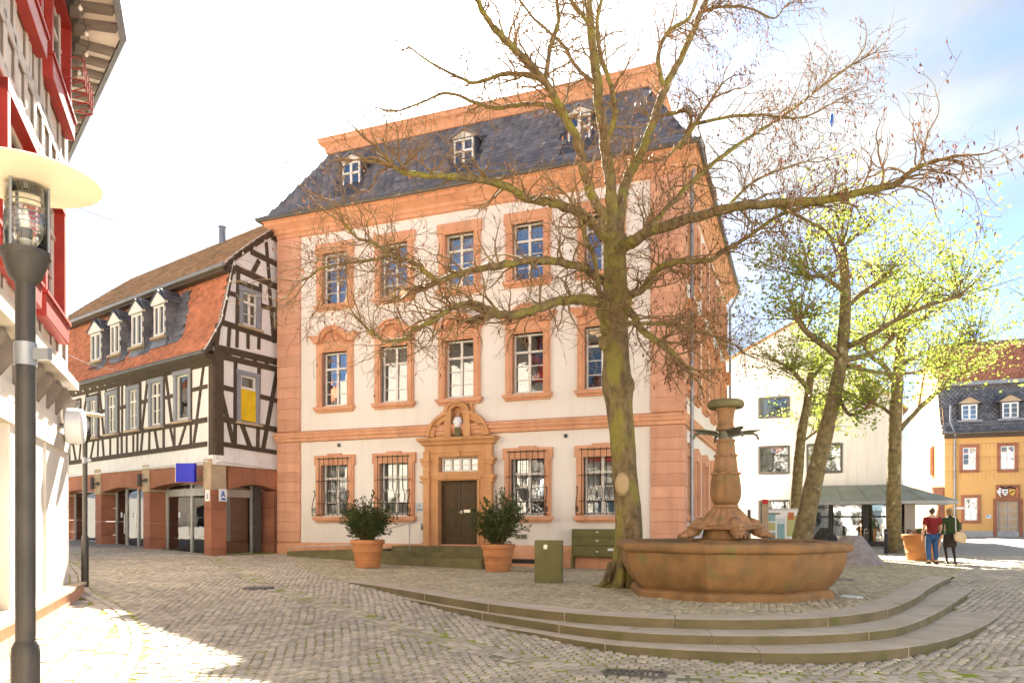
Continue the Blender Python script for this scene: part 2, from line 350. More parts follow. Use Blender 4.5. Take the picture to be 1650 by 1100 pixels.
# ------------------------------------------------------------------ terrain
def plaza_z(X, Y):
    return (.3 - .13 * np.exp(-((X - 1) / 6) ** 2 - ((Y - 22.5) / 3.5) ** 2) + .03 * np.maximum(0, -X - 4.5) + .01 * np.clip(Y - 22, 0, 40))
def street_z(X, Y):
    g = -.06 + .04 * np.maximum(0, Y - 9) - .006 * np.maximum(0, X) + .018 * np.maximum(0, -X - 1)
    return np.minimum(plaza_z(X, Y), g)
def curve(pts, step=.2):
    P = [Vector((*p, 0)) for p in pts]; S = smooth(P, 12); out = [S[0]]; acc = 0
    for a, b in zip(S, S[1:]):
        l = (b - a).length; t = step - acc
        while t <= l: out.append(a + (b - a) * (t / l)); t += step
        acc = l - (t - step)
    return np.array([(p.x, p.y) for p in out])
STEP1 = [(-3.94, 16.76), (-2.95, 15.62), (-2.13, 14.5), (-.25, 11.95), (1.51, 10.5), (3.52, 10.15), (5.32, 10.95), (6.91, 12.77), (8.6, 15.18), (10.77, 18.08)]
STEP2 = [(-2.75, 15.0), (-1.9, 13.95), (-.25, 11.72), (1.45, 9.97), (3.35, 9.58), (4.95, 10.02), (6.04, 10.99), (7.7, 13.02), (9.93, 15.95), (10.4, 16.6)]
STEP3 = [(-1.7, 13.1), (-.45, 11.5), (.23, 10.75), (1.41, 9.55), (3.16, 9.02), (4.6, 9.22), (5.85, 9.99), (7.37, 11.49), (8.9, 13.34), (9.4, 14.0)]
PLZ = np.array([tuple(p) for p in curve(STEP1, .3)])
POLY = np.vstack([PLZ, [(13.5, 22), (17, 30), (-9, 30), (-6, 21)]])
POLY2 = np.vstack([curve(STEP2, .3), [(13, 22), (-6, 21)]]); POLY3 = np.vstack([curve(STEP3, .3), [(13, 20), (-5, 19)]])
def inside(poly, X, Y):
    r = np.zeros(np.shape(X), bool); n = len(poly)
    for i in range(n):
        (x1, y1), (x2, y2) = poly[i], poly[(i + 1) % n]
        c = ((y1 > Y) != (y2 > Y)); r ^= c & (X < (x2 - x1) * (Y - y1) / ((y2 - y1) or 1e-9) + x1)
    return r
def dist_to(path, X, Y):
    d = np.full(np.shape(X), 1e9)
    for (x1, y1), (x2, y2) in zip(path[:-1], path[1:]):
        vx, vy = x2 - x1, y2 - y1; t = np.clip(((X - x1) * vx + (Y - y1) * vy) / (vx * vx + vy * vy + 1e-12), 0, 1)
        d = np.minimum(d, np.hypot(X - x1 - t * vx, Y - y1 - t * vy))
    return d
def gz(X, Y):
    X, Y = np.asarray(X, float), np.asarray(Y, float)
    return np.where(inside(POLY, X, Y), plaza_z(X, Y), street_z(X, Y))
def gh(X, Y): return float(gz(X, Y))
def grid_mesh(name, xs, ys, fz, m, kind='structure'):
    X, Y = np.meshgrid(xs, ys); Z = fz(X, Y); n, k = len(ys), len(xs)
    v = np.c_[X.ravel(), Y.ravel(), Z.ravel()]; i = np.arange(n * k).reshape(n, k)
    f = np.stack([i[:-1, :-1], i[:-1, 1:], i[1:, 1:], i[1:, :-1]], -1).reshape(-1, 4)
    me = bpy.data.meshes.new(name); me.from_pydata(v.tolist(), [], f.tolist()); me.materials.append(MATS[m]); me.shade_smooth()
    return put(name, me, kind=kind)
xs = np.unique(np.r_[[-600, -300, -150, -80, -50, -35, -25], np.arange(-20, 20, .4), [20, 25, 32, 40, 50, 65, 90, 150, 300, 600]])
ys = np.unique(np.r_[[-300, -100, -30, -10, 0], np.arange(3, 32, .4), [32, 36, 42, 50, 60, 80, 120, 250, 700]])
street = grid_mesh('street', xs, ys, lambda X, Y: street_z(X, Y) - .014 - .08 * inside(POLY, X, Y), 'joint')
def plaza_sheet():
    P = curve(STEP1, .25); mb = MB(); n = len(P); back = np.c_[np.linspace(-9, 17, n), np.full(n, 30.0)]; K = 26
    v = []
    for i in range(n):
        for k in range(K):
            t = (k / (K - 1)) ** 1.5; x, y = P[i] * (1 - t) + back[i] * t; v.append((x, y, float(plaza_z(x, y)) - .014))
    f = [(i * K + k, (i + 1) * K + k, (i + 1) * K + k + 1, i * K + k + 1) for i in range(n - 1) for k in range(K - 1)]
    mb.add(v, f); return mb.build('plaza', 'joint', kind='structure', smooth=True)
plaza = plaza_sheet()
# paving beyond the reach of single stones
far = grid_mesh('far_pavement', np.array([-590, -200, -60, -40, -25, -15, 0, 8, 12, 16, 20, 26, 34, 44, 60., 200, 590]), np.array([27.5, 29, 31, 34, 38, 44, 52, 60, 75., 150, 690]), lambda X, Y: np.maximum(street_z(X, Y), plaza_z(X, Y)) + .004, 'far_paving')
grid_mesh('far_pavement', np.array([-590, -200, -60, -40, -25, -15, -8, 0, 8, 15, 25, 40, 60., 200, 590]), np.array([-290, -120, -45, -30, -20, -10, -4, 0, 3, 5.3]), lambda X, Y: street_z(X, Y) + .004, 'far_paving')
_s = MB(); _s2 = MB(); _n = 12
for i in range(_n):
    y = 5.3 + i * 22.2 / (_n - 1)
    for x in (-590, -100, -.70 * y - 12, -.70 * y - 6.5): _s2.v.append((x, y, float(gz(x, y)) + .004))
    for x in (.70 * y + 2.5, .70 * y + 8, 60, 590): _s.v.append((x, y, float(gz(x, y)) + .004))
_s.f = [(i * 4 + k, i * 4 + k + 1, i * 4 + k + 5, i * 4 + k + 4) for i in range(_n - 1) for k in range(3)]
_s2.f = list(_s.f); _s2.build('far_pavement', 'far_paving', kind='structure')
_s.build('far_pavement', 'far_paving', kind='structure')
# ------------------------------------------------------------------ steps
steps = thing('plaza_steps', None, None); steps['kind'] = 'structure'
def step_run(path, ztop, depth, cut):
    P = curve(path, .15); n = len(P); T = np.gradient(P, axis=0); T /= np.linalg.norm(T, axis=1)[:, None]; Nn = np.c_[-T[:, 1], T[:, 0]]
    k0 = 0
    while k0 < n - 2:
        k1 = min(k0 + cut + rnd.randint(-2, 2), n - 1)
        if n - 1 - k1 < 4: k1 = n - 1
        v = []; 
        for i in range(k0, k1 + 1):
            q = P[i]
            e = .006 * (1 if i == k0 else (-1 if i == k1 else 0)); q = q + T[i] * e
            for d, z in ((0, ztop - .34), (0, ztop), (depth, ztop + .004), (depth, ztop - .34)):
                p = q + Nn[i] * d; v.append((p[0], p[1], z))
        m = k1 - k0 + 1; f = [(i * 4 + j, (i + 1) * 4 + j, (i + 1) * 4 + (j + 1) % 4, i * 4 + (j + 1) % 4) for i in range(m - 1) for j in range(4)]
        f += [(0, 1, 2, 3), ((m - 1) * 4 + 3, (m - 1) * 4 + 2, (m - 1) * 4 + 1, (m - 1) * 4)]
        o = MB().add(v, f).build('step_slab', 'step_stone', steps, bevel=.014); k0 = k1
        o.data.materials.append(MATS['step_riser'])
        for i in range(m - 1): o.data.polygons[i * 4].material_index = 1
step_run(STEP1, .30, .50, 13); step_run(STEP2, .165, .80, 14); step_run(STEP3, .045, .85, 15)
# ------------------------------------------------------------------ paving stones
KERB = curve([(-16, 24.5), (-12.5, 20.5), (-10.2, 17.3), (-8.4, 14.45), (-6.9, 12.65), (-5.89, 11.25), (-5.12, 9.95), (-4.62, 8.85), (-4.10, 7.57), (-3.7, 6.3), (-3.3, 4.5), (-3.0, 2.0)], .14)
PAVE_POLY = np.vstack([KERB, [(-14, 2), (-24, 24)]])
GUTTER = curve([(-9.2, 23.2), (-7.6, 20.0), (-5.13, 15.7), (-2.79, 12.55), (-1.11, 10.55), (.27, 9.05), (1.29, 8.42), (2.4, 8.22), (4.2, 8.2), (6.5, 8.9), (8.5, 10.6), (10, 12.5)], .14)
BASIN_C = (4.03, 13.95)
def lay(u0, u1, v0, v1, ang, org, pitch, w_arc, h_arc):
    nk = int(round(w_arc / pitch)); c = np.arange(math.floor(u0 / w_arc), math.ceil(u1 / w_arc)); r = np.arange(int(v0 / pitch), int(v1 / pitch)); k = np.arange(nk)
    C, Rr, K = np.meshgrid(c, r, k, indexing='ij'); C, Rr, K = C.ravel(), Rr.ravel(), K.ravel()
    q = (K + .5 + .5 * ((Rr % 2) - .5)) / nk * 2 - 1
    u = C * w_arc + (q + 1) / 2 * w_arc; v = Rr * pitch + h_arc * (1 - q * q); th = np.arctan(-4 * h_arc * q / w_arc)
    ca, sa = math.cos(ang), math.sin(ang)
    return np.c_[org[0] + u * ca - v * sa, org[1] + u * sa + v * ca, th + ang]
rs = np.random.RandomState(3)
def seen(X, Y, mx=2.6): return (np.abs(X) < .70 * Y + mx)
MF = Frame((5.0168, 21.9048), -math.atan2(1192, 3057)); SF = Frame((-9.98, 24.78), -math.atan2(1192, 1575)); GF = Frame((-9.98, 24.78), math.atan2(1192, 575))
LF = Frame((-8.16, 13.33), math.atan2(1192, -496)); WF = Frame((18.08, 37.49), MF.ang); YF = Frame((29.73, 50.69), MF.ang)
def fin(F, X, Y): return F.inv(X, Y)
def stones_to_T(A, size, zf, jit=.004, tilt=.02, sz=.05):
    n = len(A); T = np.zeros((n, 4, 4)); th = A[:, 2] + rs.normal(0, .04, n); sx = size[0] * rs.uniform(.86, 1.0, n); sy = size[1] * rs.uniform(.86, 1.0, n)
    T[:, 0, 0] = np.cos(th) * sx; T[:, 1, 0] = np.sin(th) * sx; T[:, 0, 1] = -np.sin(th) * sy; T[:, 1, 1] = np.cos(th) * sy; T[:, 2, 2] = sz
    X = A[:, 0] + rs.normal(0, .004, n); Y = A[:, 1] + rs.normal(0, .004, n); e = .05
    dzx = (zf(X + e, Y) - zf(X - e, Y)) / (2 * e) + rs.normal(0, tilt, n); dzy = (zf(X, Y + e) - zf(X, Y - e)) / (2 * e) + rs.normal(0, tilt, n)
    T[:, 2, 0] = dzx * T[:, 0, 0] + dzy * T[:, 1, 0]; T[:, 2, 1] = dzx * T[:, 0, 1] + dzy * T[:, 1, 1]
    T[:, 0, 3] = X; T[:, 1, 3] = Y; T[:, 2, 3] = zf(X, Y) + rs.normal(0, jit, n); T[:, 3, 3] = 1
    return T
# street setts
A = lay(-26, 26, -12, 30, R(-14), (0, 6), .128, 1.28, .075); X, Y = A[:, 0], A[:, 1]
mx_, my_ = fin(MF, X, Y); sx_, sy_ = fin(SF, X, Y)
ok = seen(X, Y) & (Y > 5.2) & (Y < 28) & ~inside(POLY, X, Y) & ~inside(PAVE_POLY, X, Y) & (dist_to(KERB, X, Y) > .19) & (dist_to(GUTTER, X, Y) > .25)
ok &= ~((my_ > -.05) & (mx_ > -14.6) & (mx_ < .2)) & ((sy_ < .35) | (sx_ > 0)) & ~(inside(POLY3, X, Y) & (street_z(X, Y) < .05)) & ~(inside(POLY2, X, Y) & (street_z(X, Y) < .17))
PROTO = stone_proto(b=.14)
scatter(street, 'cobblestone', PROTO, stones_to_T(A[ok], (.111, .112), street_z), 'cobble_single', 'cobble', 'cobblestones')
# plaza setts
A = lay(-16, 24, -8, 26, R(10), (0, 9), .118, 1.18, .10); X, Y = A[:, 0], A[:, 1]; mx_, my_ = fin(MF, X, Y)
ok = seen(X, Y) & inside(POLY, X, Y) & (Y < 28) & (dist_to(PLZ, X, Y) > .53) & ~((my_ > -.05) & (mx_ > -14.6) & (mx_ < .2)) & (np.hypot(X - BASIN_C[0], Y - BASIN_C[1]) > 1.5) & (np.hypot(X - 2.3, Y - 15.45) > .62)
scatter(plaza, 'cobblestone', PROTO, stones_to_T(A[ok], (.103, .105), plaza_z), 'cobble_warm_single', 'cobble_warm', 'cobblestones')
# two rows of gutter stones and the two rows of the pavement edge
def rows(path, offs, pitch):
    T = np.gradient(path, axis=0); T /= np.linalg.norm(T, axis=1)[:, None]; Nn = np.c_[-T[:, 1], T[:, 0]]; out = []
    for k, o in enumerate(offs):
        L_ = np.r_[0, np.cumsum(np.linalg.norm(np.diff(path, axis=0), axis=1))]; s = np.arange(.05 + .5 * pitch * (k % 2), L_[-1], pitch)
        x = np.interp(s, L_, path[:, 0]); y = np.interp(s, L_, path[:, 1]); nx = np.interp(s, L_, Nn[:, 0]); ny = np.interp(s, L_, Nn[:, 1]); tx = np.interp(s, L_, T[:, 0]); ty = np.interp(s, L_, T[:, 1])
        out.append(np.c_[x + nx * o, y + ny * o, np.arctan2(ty, tx)])
    return np.vstack(out)
A = rows(GUTTER, (-.16, 0, .16), .24); A = A[~inside(POLY, A[:, 0], A[:, 1])]
scatter(street, 'gutter_stone', PROTO, stones_to_T(A, (.225, .148), lambda x, y: street_z(x, y) - .006), 'cobble_single', 'cobble', 'gutter_stones')
pv = MB(); Kp = KERB[::3]; Kn = len(Kp)
v = []
for (x, y) in Kp:
    lx, ly = fin(LF, x, y)
    for t in np.linspace(0, 1, 8):
        q = LF.w(lx, ly * (1 - t) + .3 * t); v.append((q.x, q.y, float(street_z(q.x, q.y)) - .006))
pv.add(v, [(i * 8 + j, (i + 1) * 8 + j, (i + 1) * 8 + j + 1, i * 8 + j + 1) for i in range(Kn - 1) for j in range(7)])
pavement = pv.build('pavement', 'joint', kind='structure', smooth=True)
A = rows(KERB, (-.075, .075), .26)
pz = lambda x, y: street_z(x, y) + .012
scatter(pavement, 'kerb_stone', PROTO, stones_to_T(A[(A[:, 1] < 24)], (.245, .138), pz, sz=.06), 'slab_stone', 'slab_stone', 'kerb_stones')
U, V = np.meshgrid(np.arange(-14, 16, .46), np.arange(-10, -.05, .31)); U = U + (np.round(V / .31) % 2) * .23
qx = LF.o[0] + U * LF.c - V * LF.s; qy = LF.o[1] + U * LF.s + V * LF.c; qx, qy = qx.ravel(), qy.ravel()
ok = inside(PAVE_POLY, qx, qy) & (dist_to(KERB, qx, qy) > .17) & (qy > 4.5)
A = np.c_[qx, qy, np.full(len(qx), LF.ang)][ok]
scatter(pavement, 'paving_slab', stone_proto(b=.03), stones_to_T(A, (.452, .302), lambda x, y: pz(x, y) - .009, .0015, .006), 'slab_stone', 'slab_stone', 'paving_slabs', limit=290)
# ------------------------------------------------------------------ the big baroque building
def sill_z(*a): return a
hall = thing('town_palace', 'large white baroque building with salmon stone window surrounds and grey slate mansard roof', 'building', (MF.o[0], MF.o[1], 0), MF.ang)
HW, HD, HZ = 14.51, 14.2, 12.0
CX_ = [-12.12, -9.71, -7.24, -4.83, -2.42]; SY = [1.0, 3.03, 5.5, 8.0, 10.5, 12.9]
FL = {'A': (9.38, 11.20, .53), 'B': (5.75, 7.65, .53), 'C': (1.85, 3.82, .56)}
rect = [(-HW, 0), (0, 0), (0, HD), (-HW, HD)]
def holes(cs, w=1.0): return [(c - FL[k][2] * w, c + FL[k][2] * w, FL[k][0], FL[k][1]) for c in cs for k in FL]
fh = [h for h in holes(CX_) if not (abs((h[0] + h[1]) / 2 + 7.24) < .1 and h[2] < 2)] + [(-8.02, -6.46, .5, 2.99), (-8.0, -6.48, 3.28, 3.75)]
wall_holes(MB(), -HW, 0, -.5, 12.3, fh).build('wall', 'plaster', hall)
wall_holes(MB(), 0, HD, -.5, 12.3, holes(SY, .8)).build('wall', 'plaster', hall, rz=R(90))
MB().box(-HW, -.02, HD - .02, HD, -.5, 12.3).add([(-HW, 0, -.5), (-HW, HD, -.5), (-HW, HD, 12.3), (-HW, 0, 12.3)], [(0, 1, 2, 3)]).build('wall', 'plaster', hall)
mb = MB().box(-HW + 3, -3, 2.6, 2.7, -.4, 12.2).box(-3.1, -3, 2.7, HD - .4, -.4, 12.2)
for z in (.4, 4.55, 8.9, 12.2): mb.box(-HW + .4, -.4, .4, HD - .4, z - .1, z)
mb.build('interior', 'interior', hall)
R4 = list(reversed(rect)); 
def sweep_h(name, prof, m, path=rect, **k): return MB().sweep(path, prof).build(name, m, hall, **k)
sweep_h('plinth', [(0, -.6), (.09, -.6), (.09, .78), (.05, .86), (0, .88)], 'salmon')
sweep_h('string_course', [(.0, 4.5), (.13, 4.52), (.13, 4.62), (.17, 4.66), (.17, 4.74), (.20, 4.78), (.20, 4.83), (.02, 4.90)], 'salmon')
sweep_h('cornice', [(.0, 11.92), (.10, 11.94), (.10, 12.06), (.16, 12.10), (.18, 12.2), (.32, 12.3), (.42, 12.36), (.42, 12.46), (.50, 12.5), (.50, 12.56), (.0, 12.6)], 'salmon')
sweep_h('gutter', [(.5, 12.5), (.60, 12.49), (.63, 12.54), (.63, 12.61), (.60, 12.61), (.58, 12.53)], 'zinc_dark')
# rusticated corner pilasters, block by block
blk = {}
def quoin(x0, x1, y0, y1, z0, z1):
    k = (round(x1 - x0, 3), round(y1 - y0, 3), round(z1 - z0, 3))
    if k not in blk:
        blk[k] = MB().box(0, x1 - x0, 0, y1 - y0, 0, z1 - z0).mesh('quoin_block', 'salmon_block')
    o = put('quoin_block', blk[k], hall, (x0, y0, z0)); b = o.modifiers.new('bevel', 'BEVEL'); b.width = .016; b.segments = 1
zs_ = [.9 + i * (3.58 / 10) for i in range(11)]; zt_ = [4.93 + i * (6.97 / 18) for i in range(19)]
for zz in (zs_, zt_):
    for a, b in zip(zz, zz[1:]):
        quoin(-HW - .08, -13.6, -.11, .5, a + .008, b - .008); quoin(-.9, .11, -.11, .42, a + .008, b - .008)
for x0, x1, y1 in ((-HW - .06, -13.62, .48), (-.88, .09, .40)):
    MB().box(x0, x1, -.09, y1, .88, 4.5).box(x0, x1, -.09, y1, 4.9, 11.93).build('pilaster_core', 'salmon', hall)
# windows ------------------------------------------------------------
def frame_mb(w, z0, z1, trans, rows, cols=2, t=.045, y0=.16, y1=.23):
    """white timber sash: outer frame, transom, middle post and glazing bars; w is the half width"""
    m = MB().box(-w, -w + t * 1.3, y0, y1, z0, z1).box(w - t * 1.3, w, y0, y1, z0, z1).box(-w, w, y0 - .004, y1, z0, z0 + t * 1.5).box(-w, w, y0 - .004, y1, z1 - t * 1.3, z1)
    if trans: m.box(-w, w, y0 - .02, y1, trans - t * .8, trans + t * .8)
    for i in range(1, cols):
        x = -w + 2 * w * i / cols; m.box(x - t * .95, x + t * .95, y0 - .012, y1, z0 + t, z1 - t)
    zt = trans or z1
    for i in range(1, rows):
        z = z0 + (zt - z0) * i / rows; m.box(-w + t, w - t, y0 + .012, y1 - .01, z - .014, z + .014)
    return m
def panes(w, z0, z1, trans, rows, cols=2):
    out = []; zt = trans or z1
    for c in range(cols):
        xa, xb = -w + 2 * w * c / cols, -w + 2 * w * (c + 1) / cols
        for r in range(rows): out.append((xa, xb, z0 + (zt - z0) * r / rows, z0 + (zt - z0) * (r + 1) / rows))
        if trans: out.append((xa, xb, trans, z1))
    return out
CACHE = {}
def pane_objs(parent, L_, y=.195, m='pane_glass', name='pane'):
    for a, b, c, d in L_:
        k = (name, m, round(b - a, 3), round(d - c, 3))
        if k not in CACHE: CACHE[k] = MB().box(-(b - a) / 2, (b - a) / 2, -.003, .003, -(d - c) / 2, (d - c) / 2).mesh(name, m)
        put(name, CACHE[k], parent, ((a + b) / 2, y + rnd.uniform(-.003, .003), (c + d) / 2), rot=(rnd.uniform(-.012, .012), 0, rnd.uniform(-.015, .015)))
def surround(kind, sx=1.0):
    z0, z1, w = FL[kind]; w *= sx; o = w + .225; m = MB(); y = -.09
    top = {'A': .33, 'B': .36, 'C': .17}[kind]
    m.box(-o, -w, y, .16, z0 - .05, z1 + top).box(w, o, y, .16, z0 - .05, z1 + top).box(-w, w, y, .16, z1, z1 + top)
    m.box(-o + .05, -w - .06, y - .03, y, z0 + .0, z1 + top - .06).box(w + .06, o - .05, y - .03, y, z0, z1 + top - .06).box(-w - .06, w + .06, y - .031, y, z1 + .06, z1 + top - .06)
    if kind != 'B': m.box(-o - .055, o + .055, y - .012, .0, z1 + top - .36, z1 + top - .002)
    if kind == 'C': m.box(-w * .5, w * .5, y - .04, 0, z1 + top - .1, z1 + top + .05)
    return m
def sill(kind, sx=1.0):
    z0, z1, w = FL[kind]; w *= sx; o = w + .27
    return MB().prism([(-o, z0 - .17), (o, z0 - .17), (o + .05, z0 - .05), (-o - .05, z0 - .05)], -.19, .15).box(-o + .04, o - .04, -.11, .0, z0 - .24, z0 - .171)
def pediment(sx=1.0):
    z1 = FL['B'][1] + .36; w = FL['B'][2] * sx; o = w + .24; m = MB(); ri, ro = w * .86, w * .86 + .17; cz = z1 - .04
    for s in (-1, 1):
        m.prism([(s * (o + .20), z1 + .19), (s * (ri + .02), z1 + .12), (s * (ri + .02), z1 - .02), (s * o, z1 - .05)][::s], -.24, .0)
        m.prism([(s * (o + .23), z1 + .25), (s * (ri + .05), z1 + .18), (s * (ri + .05), z1 + .12), (s * (o + .20), z1 + .19)][::s], -.28, .0)
    n = 14; arc = [(math.cos(math.pi * i / n), math.sin(math.pi * i / n)) for i in range(n + 1)]
    for r0, r1, d in ((ri, ri + .10, -.24), (ri + .10, ro, -.29)):
        for (a, b), (c, d2) in zip(arc, arc[1:]):
            m.prism([(a * r0, cz + b * r0 * .92), (a * r1, cz + b * r1 * .92), (c * r1, cz + d2 * r1 * .92), (c * r0, cz + d2 * r0 * .92)], d, .0)
    m.prism([(a * ri, cz + b * ri * .92) for a, b in arc], -.07, .0)
    for i in range(1, 8):                     # carved shell
        a = math.pi * i / 8; m.tube([(0, -.09, cz + .05), (math.cos(a) * ri * .40, -.12, cz + .05 + math.sin(a) * ri * .38), (math.cos(a) * ri * .68, -.08, cz + .05 + math.sin(a) * ri * .62)], [.02, .045, .03], 6)
    return m
def grille():
    z0, z1, w = FL['C']; w += .03; m = MB(); za, zb = z0 - .02, z1 + .04; yb = -.16
    n = 6
    for i in range(n + 1):
        x = -w + 2 * w * i / n; zk = z0 + .62
        m.tube([(x, yb, za), (x, yb, zk - .3)] + ([(x, yb, zk), (x, yb, zb + .05)] if i in (0, n) else [(x + (.075 if i % 2 else -.075), yb, zk - .08), (x + (.075 if i % 2 else -.075), yb, zk + .12), (x, yb, zk + .34), (x, yb, zb + .05)]), .011, 5)
    for z in (za + .05, z0 + .42, z0 + 1.22, zb): m.box(-w - .09, w + .09, yb - .012, yb + .012, z - .012, z + .012)
    for s in (-1, 1):                          # scrolled brackets standing out at the foot
        x = s * (w + .12); sp = []
        for k in range(22):
            t = k / 21; a = t * 9.0; r = .12 * (1 - t * .8); sp.append((x, yb - .10 - r * math.cos(a), za + .18 + r * math.sin(a)))
        m.tube(sp, .014, 5)
        m.tube([(x, yb - .22, za), (x, yb - .25, za + .25), (x, yb - .17, za + .55), (x, yb - .06, za + .75), (x, yb - .1, za + .9), (x, yb - .16, za + .86)], .016, 5)
        m.tube([(x, 0, za + .02), (x, yb - .24, za + .02)], .014, 5); m.tube([(x, 0, za + 1.2), (x, yb, za + 1.2)], .012, 5)
    return m
WM = {}
def hall_window(kind, loc, rz=0.0, sx=1.0, curtain=None):
    k = (kind, sx); z0, z1, w = FL[kind]; w *= sx
    if k not in WM:
        trans = z1 - (z1 - z0) * (.30 if kind != 'C' else .33)
        WM[k] = (surround(kind, sx).mesh('window', 'salmon'), frame_mb(w, z0, z1, trans, 3).mesh('frame', 'white_paint'), sill(kind, sx).mesh('sill', 'salmon'), panes(w, z0, z1, trans, 3), pediment(sx).mesh('pediment', 'salmon') if kind == 'B' else None)
    me = WM[k]; o = put('window', me[0], hall, loc, rz); put('frame', me[1], o); s = put('sill', me[2], o); pane_objs(o, me[3])
    if me[4]: put('pediment', me[4], o)
    if curtain: curtain_mb(-w + .03, w - .03, z0, z1, curtain).build('curtain', 'curtain', o)
    return o
def curtain_mb(x0, x1, z0, z1, how):
    m = MB()
    def cloth(a, b, c, d):
        n = 22; v = []
        for i in range(n + 1):
            x = a + (b - a) * i / n; y = .30 + .025 * math.sin(i * 1.9) + .01 * math.sin(i * 4.3)
            v += [(x, y, c), (x, y, d)]
        m.add(v, [(2 * i, 2 * i + 2, 2 * i + 3, 2 * i + 1) for i in range(n)])
    if how == 'full': cloth(x0, x1, z0, z1)
    elif how == 'side': cloth(x0, x0 + .28, z0, z1); cloth(x1 - .28, x1, z0, z1)
    elif how == 'top': cloth(x0, x1, z1 - .62, z1)
    elif how == 'blind':
        for i in range(14): m.box(x0, x1, .29, .33, z1 - .05 - i * .05, z1 - .035 - i * .05)
    return m
cA = ['top', 'full', 'full', 'top', None]; cB = ['blind', 'top', 'blind', None, 'blind']; cC = ['side', 'full', None, 'blind', 'side']
for i, x in enumerate(CX_):
    hall_window('A', (x, 0, 0), curtain=cA[i]); hall_window('B', (x, 0, 0), curtain=cB[i])
    if i != 2:
        w = hall_window('C', (x, 0, 0), curtain=cC[i]); put('grille', WM.setdefault('grille', grille().mesh('grille', 'wrought_iron')), w)
for y in SY:
    for k in 'ABC': hall_window(k, (0, y, 0), R(90), .8, rnd.choice(['top', None, 'full']))
# books and boxes on the sills of the first floor
for i, x in enumerate(CX_[1:], 1):
    m = MB(); q = x - .42
    while q < x + .4:
        t = rnd.uniform(.03, .07); h = rnd.uniform(.2, .34)
        if rnd.random() < .75: m.box(q, q + t, .42, .62, 5.78, 5.78 + h)
        q += t + .004
    tag(m.build('book_row', ['interior_light', 'poster_orange', 'curtain', 'interior_light'][i - 1], loc=(0, 0, 0)), 'row of upright books on the sill inside the %s arched first-floor window' % ['', 'second', 'middle', 'fourth', 'last'][i], 'books').matrix_world = hall.matrix_basis
# roof ---------------------------------------------------------------
def ring(d, z): return [(-HW - .12 + d * 1.0 - .46, -.58 + d, z), (.12 - d + .46, -.58 + d, z), (.12 - d + .46, HD + .58 - d, z), (-HW - .12 + d - .46, HD + .58 - d, z)]
prof = [(0, 12.58), (.25, 12.80), (.55, 13.25), (1.0, 14.02), (1.55, 14.95), (1.83, 15.45)]
m = MB(); v = [p for d, z in prof for p in ring(d, z)]
m.add(v, [(i * 4 + k, i * 4 + (k + 1) % 4, (i + 1) * 4 + (k + 1) % 4, (i + 1) * 4 + k) for i in range(len(prof) - 1) for k in range(4)])
t0, t1 = ring(1.75, 15.9), ring(6.2, 17.6); m.add(t0 + t1, [(0, 1, 5, 4), (1, 2, 6, 5), (2, 3, 7, 6), (3, 0, 4, 7), (4, 5, 6, 7)])
roof = m.build('roof', 'slate_base', hall)
tp = ring(1.83, 0); MB().sweep([p[:2] for p in tp], [(0, 15.42), (.08, 15.44), (.10, 15.56), (.2, 15.70), (.3, 15.76), (.3, 15.88), (.36, 15.92), (.0, 15.99)]).build('roof_cornice', 'salmon', roof)
sp = MB()
for i in range(24): x = tp[0][0] + .3 + i * .5; sp.tube([(x, tp[0][1] + .1, 15.95), (x, tp[0][1] + .1, 16.22)], .012, 4)
sp.build('snow_guard', 'zinc_dark', roof)
def slate_T():
    T = []; P = [(d, z) for d, z in prof]; L_ = [0]
    for (a, b), (c, d) in zip(P, P[1:]): L_.append(L_[-1] + math.hypot(c - a, d - b))
    n = int(L_[-1] / .20)
    for r in range(n):
        s = .10 + r * .20; d = np.interp(s, L_, [p[0] for p in P]); z = np.interp(s, L_, [p[1] for p in P]); d2 = np.interp(s + .1, L_, [p[0] for p in P]); z2 = np.interp(s + .1, L_, [p[1] for p in P]); pit = math.atan2(z2 - z, d2 - d)
        for side in range(2):
            a, b = (ring(d, z)[0], ring(d, z)[1]) if side == 0 else (ring(d, z)[1], ring(d, z)[2]); a, b = Vector(a), Vector(b); ln = (b - a).length; u = (b - a) / ln
            k = int(ln / .30)
            for i in range(k):
                q = a + u * ((i + .5 + .5 * (r % 2)) * ln / (k + .5)); 
                if side == 0 and any(abs(q.x - x) < .55 and 13.05 < z < 14.75 for x in DORM): continue
                inn = Vector((-u.y, u.x, 0)); e = Vector((inn.x * math.cos(pit), inn.y * math.cos(pit), math.sin(pit))); nn = u.cross(e)
                e2 = (e + nn * -.10).normalized(); n2 = u.cross(e2); w = .295 + rnd.uniform(-.01, .0); h = .27
                M_ = np.eye(4); M_[:3, 0] = u * w; M_[:3, 1] = e2 * h; M_[:3, 2] = n2 * .02; M_[:3, 3] = q + nn * (.028 + rnd.uniform(0, .004)); T.append(M_)
    return T
DORM = [-11.6, -7.2, -3.2]
sv = [(-.5, -.5, -1), (.5, -.5, -1), (.5, .5, -1), (-.5, .5, -1), (-.5, -.32, 0), (-.3, -.5, 0), (.3, -.5, 0), (.5, -.32, 0), (.5, .5, 0), (-.5, .5, 0)]
sfc = [(4, 5, 6, 7, 8, 9), (0, 1, 6, 5), (0, 5, 4), (1, 7, 6), (1, 2, 8, 7), (3, 0, 4, 9)]
bpy.context.view_layer.update()
scatter(roof, 'slate', (sv, sfc), slate_T(), 'slate_single', 'slate', 'slates', limit=290)
